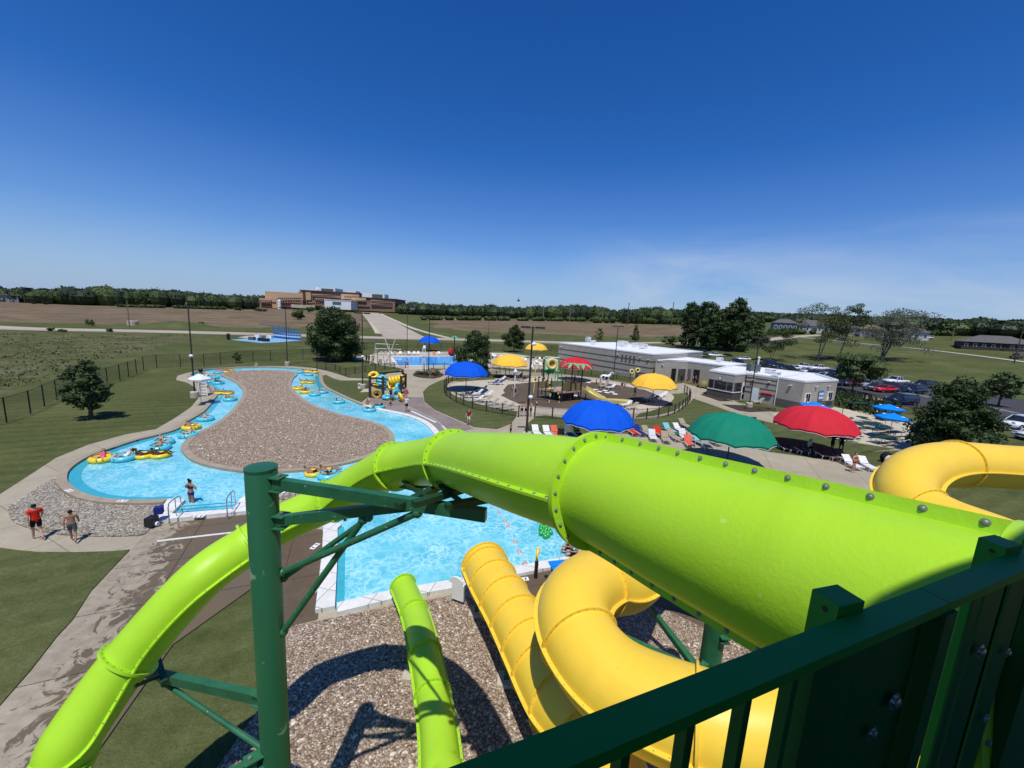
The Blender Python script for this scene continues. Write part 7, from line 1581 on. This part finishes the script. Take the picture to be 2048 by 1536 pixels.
# guard office side wall door, rescue boards, downpipe
a, b = (35.4, 60.2), (38.0, 56.6); onwall(a, b, 1.5, 0, 1.0, 2.15, 'door', 'fab_white', .06)
onwall(a, b, 4.3, 0, .09, 4.1, 'downpipe', 'white', .12)
a_, b_ = w2(a), w2(b); t = (b_-a_).normalized(); nn = V((t.y, -t.x, 0))
for i in range(4):
    c = a_+t*(2.6+i*.35)+nn*.18; o = thing('rescue_float', ['red rescue float leftmost on the office wall', 'red rescue float second on the office wall', 'red rescue float third on the office wall', 'red rescue float rightmost on the office wall'][i], 'rescue float', (c.x, c.y, 1.55), math.atan2(t.y, t.x), 'red rescue floats on the wall')
    MB().ball((0, 0, 0), .16, 10, (1.5, .8, 1.0)).build('float', 'fab_red', o, smooth=True); MB().tube([(.2, 0, 0), (.3, 0, .1), (.35, 0, 0)], .015, 5).build('strap', 'white', o)
# concession face
a, b = (39.4, 53.6), (46.9, 57.4); LE = (w2(b)-w2(a)).length
for s in (1.25, LE-1.5):
    f = onwall(a, b, s, 1.2, 1.35, 1.25, 'window', 'white', .08); onwall(a, b, s-.25, 1.27, .45, 1.1, 'pane', 'glass', .11, f); onwall(a, b, s+.3, 1.27, .42, 1.1, 'pane', 'glass', .11, f); onwall(a, b, s, 1.12, 1.6, .06, 'sill', 'steel', .3)
    onwall(a, b, s-.48, 1.28, .2, .55, 'notice', 'white', .13, f)
c = w2(a)+(w2(b)-w2(a)).normalized()*LE*.53; t = (w2(b)-w2(a)).normalized(); nn = V((t.y, -t.x, 0))*.08; o = thing('menu_board', 'blue and white menu board between the serving windows', 'menu board', (c.x+nn.x, c.y+nn.y, 2.0), math.atan2(t.y, t.x))
MB().box((0, 0, 0), (1.25, .07, 1.35)).build('frame', 'cloth_grey', o); MB().box((0, -.045, .55), (1.15, .02, .22)).box((0, -.045, .0), (1.15, .02, .14)).box((0, -.045, -.58), (1.15, .02, .12)).build('header', 'fab_sky', o)
for k in range(3):
    for r_ in range(2): MB().box((-.38+.38*k, -.045, .26-.55*r_), (.32, .02, .34)).build('price_list', 'white', o)
o = thing('dumpster', 'blue dumpster lid showing at the right end of the tall roof', 'dumpster', AT(1385, 108)); MB().box((0, 0, .8), (2.6, 1.6, 1.6)).build('bin_body', 'court_dark', o); MB().box((0, 0, 1.66), (2.7, 1.7, .1)).build('lid', 'fab_blue', o)
# louvred roof vent stack
p = G(1506, 741, 4.2); o = thing('roof_duct', 'dark box duct with a white cap standing behind the guard office roof', 'roof duct', p); MB().box((0, 0, .45), (1.6, 1.2, 1.1)).build('casing', 'cloth_grey', o); MB().tube([(.9, .4, -.2), (.9, .4, 2.0)], .12, 10).build('flue', 'white', o); MB().lathe((.9, .4, 2.0), [(.2, 0), (.2, .15), (0, .25)], 10).build('flue_cap', 'white', o)
# ------------------------------------------------------------------ vehicles
for k_, v_ in {'car_red': (.62, .012, .01), 'car_black': (.012, .013, .016), 'car_navy': (.01, .018, .045), 'car_silver': (.32, .34, .36), 'car_white': (.74, .75, .77), 'car_maroon': (.10, .012, .012), 'car_grey': (.08, .09, .10)}.items(): plain(k_, v_, .22, .0, .03, 1, coat=.8, spec=.6)
plain('headlamp', (.7, .72, .75), .15, spec=.9); plain('tail_lamp', (.45, .01, .01), .3); plain('tyre', (.015, .015, .016), .85)
def car(kind):
    o = thing('parked_car', 'x', 'car')
    if kind == 'pickup': L, W, pr = 5.6, 1.95, [(-2.8, .55), (-2.8, 1.08), (-.75, 1.12), (-.55, 1.16), (1.2, 1.16), (2.65, 1.02), (2.8, .8), (2.8, .5)]; cab = [(-.85, 1.12), (-.65, 1.78), (.45, 1.80), (1.15, 1.16)]
    elif kind == 'suv': L, W, pr = 4.8, 1.9, [(-2.4, .5), (-2.42, .95), (-2.35, 1.05), (1.1, 1.05), (2.25, .95), (2.4, .75), (2.4, .45)]; cab = [(-2.3, 1.05), (-2.05, 1.70), (.35, 1.72), (1.15, 1.05)]
    elif kind == 'coupe': L, W, pr = 4.9, 1.92, [(-2.45, .45), (-2.47, .88), (-2.3, .98), (-1.6, .98), (.9, .94), (2.3, .80), (2.45, .65), (2.45, .4)]; cab = [(-1.9, .97), (-.9, 1.40), (.0, 1.42), (.95, .94)]
    else: L, W, pr = 4.7, 1.82, [(-2.35, .42), (-2.37, .85), (-2.2, .98), (-1.5, .98), (1.0, .95), (2.2, .82), (2.35, .68), (2.35, .4)]; cab = [(-1.7, .97), (-.95, 1.44), (.25, 1.45), (1.1, .95)]
    def prism(prof, w, tw=None):
        n = len(prof); tw = tw or [w]*n; vs = [(x, -t/2, z) for (x, z), t in zip(prof, tw)]+[(x, t/2, z) for (x, z), t in zip(prof, tw)]
        return MB().add(vs, [tuple(range(n)), tuple(range(2*n-1, n-1, -1))]+[(i, n+i, n+(i+1) % n, (i+1) % n) for i in range(n)])
    nn = len(pr); bd = prism(pr+[(L/2-.1, .28), (-L/2+.1, .28)], W)
    m = bd.build('body', 'car_white', o, fixn=True); bm = bmesh.new(); bm.from_mesh(m.data); bmesh.ops.bevel(bm, geom=bm.edges[:], offset=.09, segments=3, affect='EDGES', clamp_overlap=True); bm.to_mesh(m.data); bm.free(); m.data.polygons.foreach_set('use_smooth', [True]*len(m.data.polygons))
    cb_ = prism(cab, W-.12, [W-.10, W-.42, W-.42, W-.10]); m = cb_.build('cabin', 'glass', o, fixn=True)
    xs, zt = (cab[1][0], cab[2][0]), cab[1][1]
    MB().box(((xs[0]+xs[1])/2, 0, zt+.005), (xs[1]-xs[0]+.16, W-.36, .07)).build('roof', 'car_white', o)
    for s in (-1, 1):
        for (x0, z0), (x1, z1), r_ in (((cab[0][0], cab[0][1]), (cab[1][0], cab[1][1]), .05), ((cab[3][0], cab[3][1]), (cab[2][0], cab[2][1]), .04), ((.0, 1.0), (-.02, zt), .05)): MB().tube([(x0, s*(W/2-.06), z0), (x1, s*(W/2-.21), z1)], r_, 6).build('pillar', 'car_white', o)
        MB().box((cab[3][0]-.25, s*(W/2+.05), cab[3][1]+.08), (.14, .18, .12)).build('mirror', 'car_white', o)
        MB().ball((L/2-.12, s*(W/2-.32), pr[-3][1]+.02 if kind != 'pickup' else .86), .14, 8, (.6, 1.5, .7)).build('headlight', 'headlamp', o)
        MB().box((-L/2+.02, s*(W/2-.28), .85), (.10, .3, .16)).build('taillight', 'tail_lamp', o)
        for x in (-L/2+.95, L/2-.92):
            Mw = Matrix.Rotation(R(90), 3, 'X'); rr = .40 if kind in ('pickup', 'suv') else .34
            w_ = MB().lathe((x, s*(W/2-.10), rr), [(rr*.6, -.12), (rr, -.11), (rr, .11), (rr*.6, .12)], 20, Mw).build('wheel', 'tyre', o, smooth=True); MB().lathe((x, s*(W/2+.005), rr), [(0, .03*s), (rr*.62, .0)], 14, Mw).build('rim', 'steel', w_)
    MB().box((L/2-.01, 0, .58), (.06, W*.6, .18)).build('grille', 'black', o); MB().box((L/2+.02, 0, .42), (.03, .4, .12)).build('number_plate', 'white', o)
    if kind == 'pickup': MB().box((-1.8, 0, 1.10), (1.75, W-.35, .06)).build('truck_bed', 'black', o)
    reg_all(o); return Pool(o)
CP = {k: car(k) for k in ('pickup', 'suv', 'coupe', 'sedan')}
def pk(kind, px, py, rz, col, label, z=.06):
    g = G(px, py, z); CP[kind].put((g.x, g.y, z), R(rz), label, 'vehicles in the car park', body=col, roof=col, pillar=col, mirror=col)
for a in [('coupe', 1768, 784, 192, 'car_red', 'bright red coupe parked in the front row'), ('pickup', 1790, 768, 190, 'car_white', 'white pickup truck alone at the grass edge behind the red coupe'), ('sedan', 1800, 785, 192, 'car_navy', 'dark saloon directly right of the red coupe'), ('suv', 1826, 786, 192, 'car_navy', 'dark blue people carrier second right of the red coupe'), ('suv', 1801, 808, 190, 'car_navy', 'dark navy people carrier parked near the patio fence'), ('suv', 1846, 776, 192, 'car_black', 'black off-roader at the grass edge left of the big tree'), ('sedan', 1777, 778, 192, 'car_black', 'black saloon half hidden behind the red coupe'), ('sedan', 1738, 774, 192, 'car_silver', 'silver saloon under the car park tree'), ('sedan', 1750, 781, 192, 'car_grey', 'grey saloon left of the red coupe'), ('sedan', 1702, 772, 192, 'car_maroon', 'maroon saloon behind the thin tree trunk'), ('sedan', 1686, 771, 192, 'car_black', 'black saloon at the right corner of the bathhouse'),
          ('pickup', 1606, 738, 190, 'car_white', 'white pickup, left one of the pair behind the bathhouse'), ('pickup', 1636, 741, 190, 'car_white', 'white crew-cab pickup, right one of the pair behind the bathhouse'), ('sedan', 1584, 740, 190, 'car_white', 'white saloon in front of the left pickup'), ('sedan', 1618, 747, 190, 'car_white', 'white saloon low behind the bathhouse roof'), ('suv', 1625, 754, 190, 'car_navy', 'navy people carrier behind the right pickup'), ('sedan', 1648, 757, 190, 'car_white', 'white estate car nearest the bathhouse roof edge'), ('suv', 1665, 760, 190, 'car_black', 'black people carrier beside the white estate car'), ('sedan', 1678, 744, 190, 'car_silver', 'silver saloon partly hidden by the car park tree'), ('sedan', 1662, 750, 190, 'car_navy', 'navy saloon between the pickups and the tree'), ('sedan', 1692, 752, 190, 'car_black', 'black saloon behind the foliage of the car park tree'),
          ('pickup', 1428, 714, 190, 'car_white', 'white pickup above the doorways at the dark trees'), ('sedan', 1486, 721, 190, 'car_white', 'silver white car right of the pickup near the dark trees'), ('suv', 1400, 708, 190, 'car_black', 'black off-roader at the left end of the car park'), ('sedan', 1452, 715, 190, 'car_black', 'black saloon between the white pickup and the silver white car'), ('sedan', 1407, 715, 190, 'car_grey', 'dark grey saloon in front of the white pickup'), ('sedan', 1470, 727, 190, 'car_navy', 'navy saloon in front of the silver white car'), ('suv', 1534, 731, 190, 'car_black', 'black people carrier under the small thin tree'), ('sedan', 1555, 736, 190, 'car_navy', 'navy saloon right of the small thin tree'), ('sedan', 1519, 734, 190, 'car_black', 'black saloon behind the guard office lamp'), ('sedan', 1572, 741, 190, 'car_black', 'black saloon left of the white saloons'), ('sedan', 1690, 739, 190, 'car_silver', 'pale grey saloon at the grass edge by the car park tree'),
          ('suv', 2040, 858, 188, 'car_white', 'white off-roader at the right edge behind the kerb'), ('sedan', 2075, 880, 188, 'car_white', 'white saloon cut by the right edge of the photo'), ('sedan', 1958, 845, 188, 'car_black', 'black saloon behind the right side of the big tree')]: pk(*a)
def far_car(kind, px, py, rz, col, label, dist=None):
    b = RM(px, py) if dist is None else AT(px, dist, py); CP[kind].put((b.x, b.y, b.z+.1), R(rz), label, 'distant vehicles', body=col, roof=col, pillar=col, mirror=col)
for a in [('suv', 1683, 683, 200, 'car_black', 'dark car on the path beyond the grass bank'), ('suv', 2032, 717, 200, 'car_maroon', 'maroon and dark pickup on the path at the right edge'), ('suv', 1855, 678, 190, 'car_white', 'white van parked at the top of the grass rise', ), ('sedan', 1317, 647, 180, 'car_white', 'white car before the grey apartment house'), ('sedan', 1330, 648, 180, 'car_white', 'second white car before the grey apartment house')]: far_car(*a)
for i in range(12): far_car('sedan', [748, 754, 772, 780, 790, 797, 806, 814, 824, 832, 762, 838][i], [624.0, 624.2, 621, 621.5, 623, 623, 624, 625, 626, 626.5, 622, 627][i], 170+i*5, ['car_white', 'car_silver', 'car_grey', 'car_white'][i % 4], 'one of the tiny pale cars parked beside the distant brick building')
for c in CP.values(): c.drop()
# ------------------------------------------------------------------ distant brick medical building
def frame_at(px, dist, rz=0): b = AT(px, dist, 612); return b
hb = AT(655, 470, 612); hz = hb.z-3; k = proj(hb)[2]/FPX
HO = thing('brick_building', 'large stepped red and tan brick building with white rooftop plant rooms on the hill', 'building', (hb.x, hb.y, hz)); ho = (hb.x, hb.y, hz)
rdir = V((RT.x, RT.y, 0)).normalized(); fdir = V((FW.x, FW.y, 0)).normalized()
def hx(px, dd=0):   # point on the facade plane for a photo column
    d = ray(px, 612); t = (hb+fdir*dd-CAM).dot(fdir)/d.dot(fdir); return CAM+d*t
def hb_box(x0, x1, yt0, yb, dd, dep, mat, nm='wall', par=None):
    a, b = hx(x0, dd), hx(x1, dd); zt_ = ztop((x0+x1)/2, yt0, (a+b)/2); zb = ztop((x0+x1)/2, yb, (a+b)/2); m = MB()
    c0_, c1_ = V((a.x, a.y, 0)), V((b.x, b.y, 0)); c2_, c3_ = c1_+fdir*dep, c0_+fdir*dep
    for p_, q_ in ((c0_, c1_), (c1_, c2_), (c2_, c3_), (c3_, c0_)): m.wall(p_, q_, zb, zt_)
    m.slab([c0_, c1_, c2_, c3_], zt_-.1, zt_, False); return m.build(nm, mat, par or HO, ho)
def strip(x0, x1, y0, y1, dd, n, mat='glass', fm='tan_brick'):
    f = hb_box(x0, x1, y0-.4, y1+.4, dd-.5, .4, fm, 'window_band')
    for i in range(n): w = (x1-x0)/n; g_ = hb_box(x0+w*(i+.12), x0+w*(i+.88), y0, y1, dd-.8, .2, mat, 'window', f)
hb_box(519, 556, 597, 616, 0, 20, 'tan_brick'); hb_box(531, 606, 584.5, 613, 6, 40, 'tan_brick'); hb_box(540, 606, 598.5, 613, 3, 6, 'brick'); hb_box(519, 542, 600, 613, -2, 4, 'brick')
hb_box(602, 718, 583.5, 614, 12, 40, 'brick'); hb_box(612, 622, 584.5, 600, 10, 3, 'tan_brick'); hb_box(683, 718, 588.5, 599, 9, 4, 'tan_brick'); hb_box(701, 790, 596.5, 622, 4, 40, 'brick'); hb_box(703, 732, 595.5, 600, 2, 3, 'tan_brick'); hb_box(598, 606, 583, 613, 8, 3, 'brick')
hb_box(600, 719, 582.6, 584.2, 11, 42, 'brown_post', 'roof_edge'); hb_box(716, 791, 595.6, 597.0, 3, 42, 'brown_post', 'roof_edge')
hb_box(633, 671, 575.5, 583, 20, 20, 'white', 'plant_room'); hb_box(622, 636, 577.8, 583, 18, 10, 'roof_white', 'plant_room'); hb_box(643, 667, 577.3, 581.5, 19.5, .6, 'cloth_grey', 'louvre_panel'); hb_box(694, 712, 581.5, 588, 22, 12, 'white', 'plant_room'); hb_box(724, 769, 587.3, 596, 14, 14, 'white', 'plant_room'); hb_box(744, 765, 588.5, 594.5, 13.5, .6, 'cloth_grey', 'louvre_panel')
for a in ((556, 604, 595.5, 597.5, 5, 12), (540, 600, 600.5, 603.5, 2, 12), (624, 680, 590, 592.5, 11, 14), (630, 682, 598, 600.5, 11, 14), (688, 714, 593, 595, 8, 5), (742, 784, 601, 603.5, 3, 12), (706, 738, 601, 603, 1.5, 8), (742, 784, 608, 610, 3, 12), (522, 552, 604, 607, -2.5, 8), (616, 650, 605, 608, 10, 9)): strip(*a)
wh = thing('white_hall', 'white flat roofed hall in front of the brick building', 'building', ho); 
def wbox(x0, x1, y0, y1, dd, dep, mat, nm):
    o = hb_box(x0, x1, y0, y1, dd, dep, mat, nm); o.parent = wh; return o
wbox(649, 702, 600.3, 618.5, -14, 24, 'fab_white', 'wall'); wbox(665, 682, 603.5, 608.5, -14.4, .3, 'cloth_grey', 'window'); wbox(648.5, 702.5, 599.9, 601, -14.3, 25, 'white', 'roof_edge')
t_ = thing('storage_tank', 'small white tank left of the white hall', 'tank', hx(559, -12)); MB().lathe((0, 0, -3), [(1.6, 0), (1.6, 8.5), (.6, 9.4), (0, 9.5)], 14).build('tank_shell', 'white', t_, smooth=True); MB().tube([(1.7, -.3, -3), (1.7, -.3, 6)], .12, 6).build('ladder', 'steel', t_)
cw = thing('retaining_wall', 'pale retaining wall below the brick building', 'wall', hx(610, -16)); a, b = hx(582, -16), hx(650, -16); MB().wall((a.x-hx(610, -16).x, a.y-hx(610, -16).y, 0), (b.x-hx(610, -16).x, b.y-hx(610, -16).y, 0), -2.2, 1.0).build('wall_face', 'patio', cw)
# ------------------------------------------------------------------ houses
plain('roof_grey', (.11, .105, .10), .9, 0, .15, 1); plain('roof_brown', (.20, .13, .08), .9, 0, .15, 1); plain('siding_grey', (.26, .28, .30), .8); plain('siding_blue', (.14, .18, .24), .8); plain('siding_white', (.55, .56, .56), .8)
def house(name, label, px, py, w, yr, ye, wall, roof, dep=12, dist=None, rz=None, hip=True, wins=5, st=1):
    b = RM(px, py) if dist is None else AT(px, dist, py)
    if dist is None and b.xy.length > 450: b = AT(px, 330 if px > 1000 else 430, py)
    Z = proj(b)[2]; W_ = w*Z/FPX/math.sqrt(1+((px-1024)/FPX)**2); ze = ztop(px, ye, b)-b.z; zr = ztop(px, yr, b)-b.z
    d = ray(px, py); rz = -math.atan2(d.x, d.y)*.75 if rz is None else R(rz)
    o = thing(name, label, 'house' if name != 'low_building' else 'building', b, rz); ze = max(ze, 2.6); zr = max(zr, ze+1.2)
    x, y = W_/2, dep/2; m = MB()
    for p_, q_ in (((-x, -y), (x, -y)), ((x, -y), (x, y)), ((x, y), (-x, y)), ((-x, y), (-x, -y))): m.wall((*p_, 0), (*q_, 0), -2, ze)
    m.build('wall', wall, o); e = .6; k_ = min(dep*.45, x*.6) if hip else 0; X, Y = x+e, y+e
    MB().add([(-X, -Y, ze-.05), (X, -Y, ze-.05), (X, Y, ze-.05), (-X, Y, ze-.05), (-X+k_+e*(hip), 0, zr), (X-k_-e*(hip), 0, zr)], [(0, 1, 5, 4), (2, 3, 4, 5), (1, 2, 5), (3, 0, 4), (3, 2, 1, 0)]).build('roof', roof, o)
    for f_ in range(st):
        for i in range(wins):
            xx = -x+W_*(i+.5)/wins; zz = (f_+.5)*ze/st; fr_ = MB().box((xx, -y-.03, zz), (W_/wins*.42, .1, ze/st*.45)).build('window', 'white', o); MB().box((xx, -y-.09, zz), (W_/wins*.34, .06, ze/st*.36)).build('pane', 'glass', fr_)
    MB().box((x*.15, -y-.05, 1.05), (1.1, .14, 2.1)).build('door', 'brown_post', o)
    return o
house('low_building', 'low house with a grey metal roof at the far side of the dry field', 318, 604, 70, 593, 599, 'brown_post', 'siding_grey', 12, wins=6); house('low_building', 'low barn with a brown roof right of the grey metal roof', 372, 605, 44, 597.5, 601, 'siding_white', 'roof_brown', 10, wins=4)
house('low_building', 'long low grey building at the far left edge', 10, 594, 70, 586, 590, 'siding_grey', 'roof_grey', 14, wins=6)
house('apartment_house', 'grey two-storey apartment house left of the dark utility pole', 1282, 645, 42, 626, 633, 'siding_grey', 'roof_grey', 14, dist=400, hip=False, wins=6, st=2); house('apartment_house', 'second grey apartment house half behind trees left of the dark group', 1328, 648, 34, 629, 635, 'siding_grey', 'roof_grey', 14, dist=400, wins=5, st=2)
house('ranch_house', 'blue grey house behind the trees right of the dark group', 1566, 662, 48, 638, 646, 'siding_blue', 'roof_grey', 12, wins=5); house('ranch_house', 'grey roofed house left of the tall leaning tree', 1622, 664, 60, 640, 652, 'siding_white', 'roof_grey', 12, wins=5); house('ranch_house', 'white house between the leaning tree and the silvery tree', 1684, 668, 66, 645, 655, 'siding_white', 'roof_grey', 12, wins=5); house('ranch_house', 'brown roofed house behind the silvery tree', 1738, 672, 50, 650, 658, 'siding_grey', 'roof_brown', 12, wins=4); house('ranch_house', 'white walled house right of the silvery tree', 1820, 678, 60, 655, 664, 'siding_white', 'roof_grey', 12, wins=4)
house('ranch_house', 'wide low house with a brown grey hipped roof at the right edge', 1984, 698, 150, 671, 686, 'brown_post', 'roof_grey', 13, wins=8)
o = thing('concrete_box', 'round concrete box beside the wooden pole in the field', 'concrete box', RM(266, 651)); MB().lathe((0, 0, 0), [(1.6, 0), (1.6, 1.6), (1.2, 1.7), (0, 1.7)], 14).build('shell', 'patio', o); MB().box((0, 0, 1.75), (.8, .8, .1)).build('lid', 'steel', o)
o = thing('mound', 'low grassy mound beside the road in the dry field', 'mound', RM(360, 653)); MB().lathe((0, 0, -.2), [(14, 0), (11, .6), (7, 1.5), (3, 2.1), (0, 2.2)], 24).build('soil', 'lawn', o, smooth='full')
for i, px in enumerate((49, 54, 58, 62)): b = AT(px, 420, 595); o = thing('field_mast', 'dark mast, %s of four at the far left' % ('first', 'second', 'third', 'last')[i], 'mast', b, 0, 'four dark masts at the far left'); MB().tube([(0, 0, 0), (0, 0, 10)], .5, 6).build('pole', 'lamp_brown', o); MB().box((0, 0, 9.8), (2.6, .6, .7)).build('head', 'lamp_brown', o)
b = CAM+ray(1037, 601)*420; o = thing('distant_balloon', 'tiny dark round object in the sky above the horizon', 'balloon', b); MB().ball((0, 0, 0), 1.4, 10, (1, 1, .8)).build('envelope', 'black', o, smooth=True); MB().tube([(0, 0, .8), (0, 0, 3.0)], .2, 5).build('stem', 'black', o)
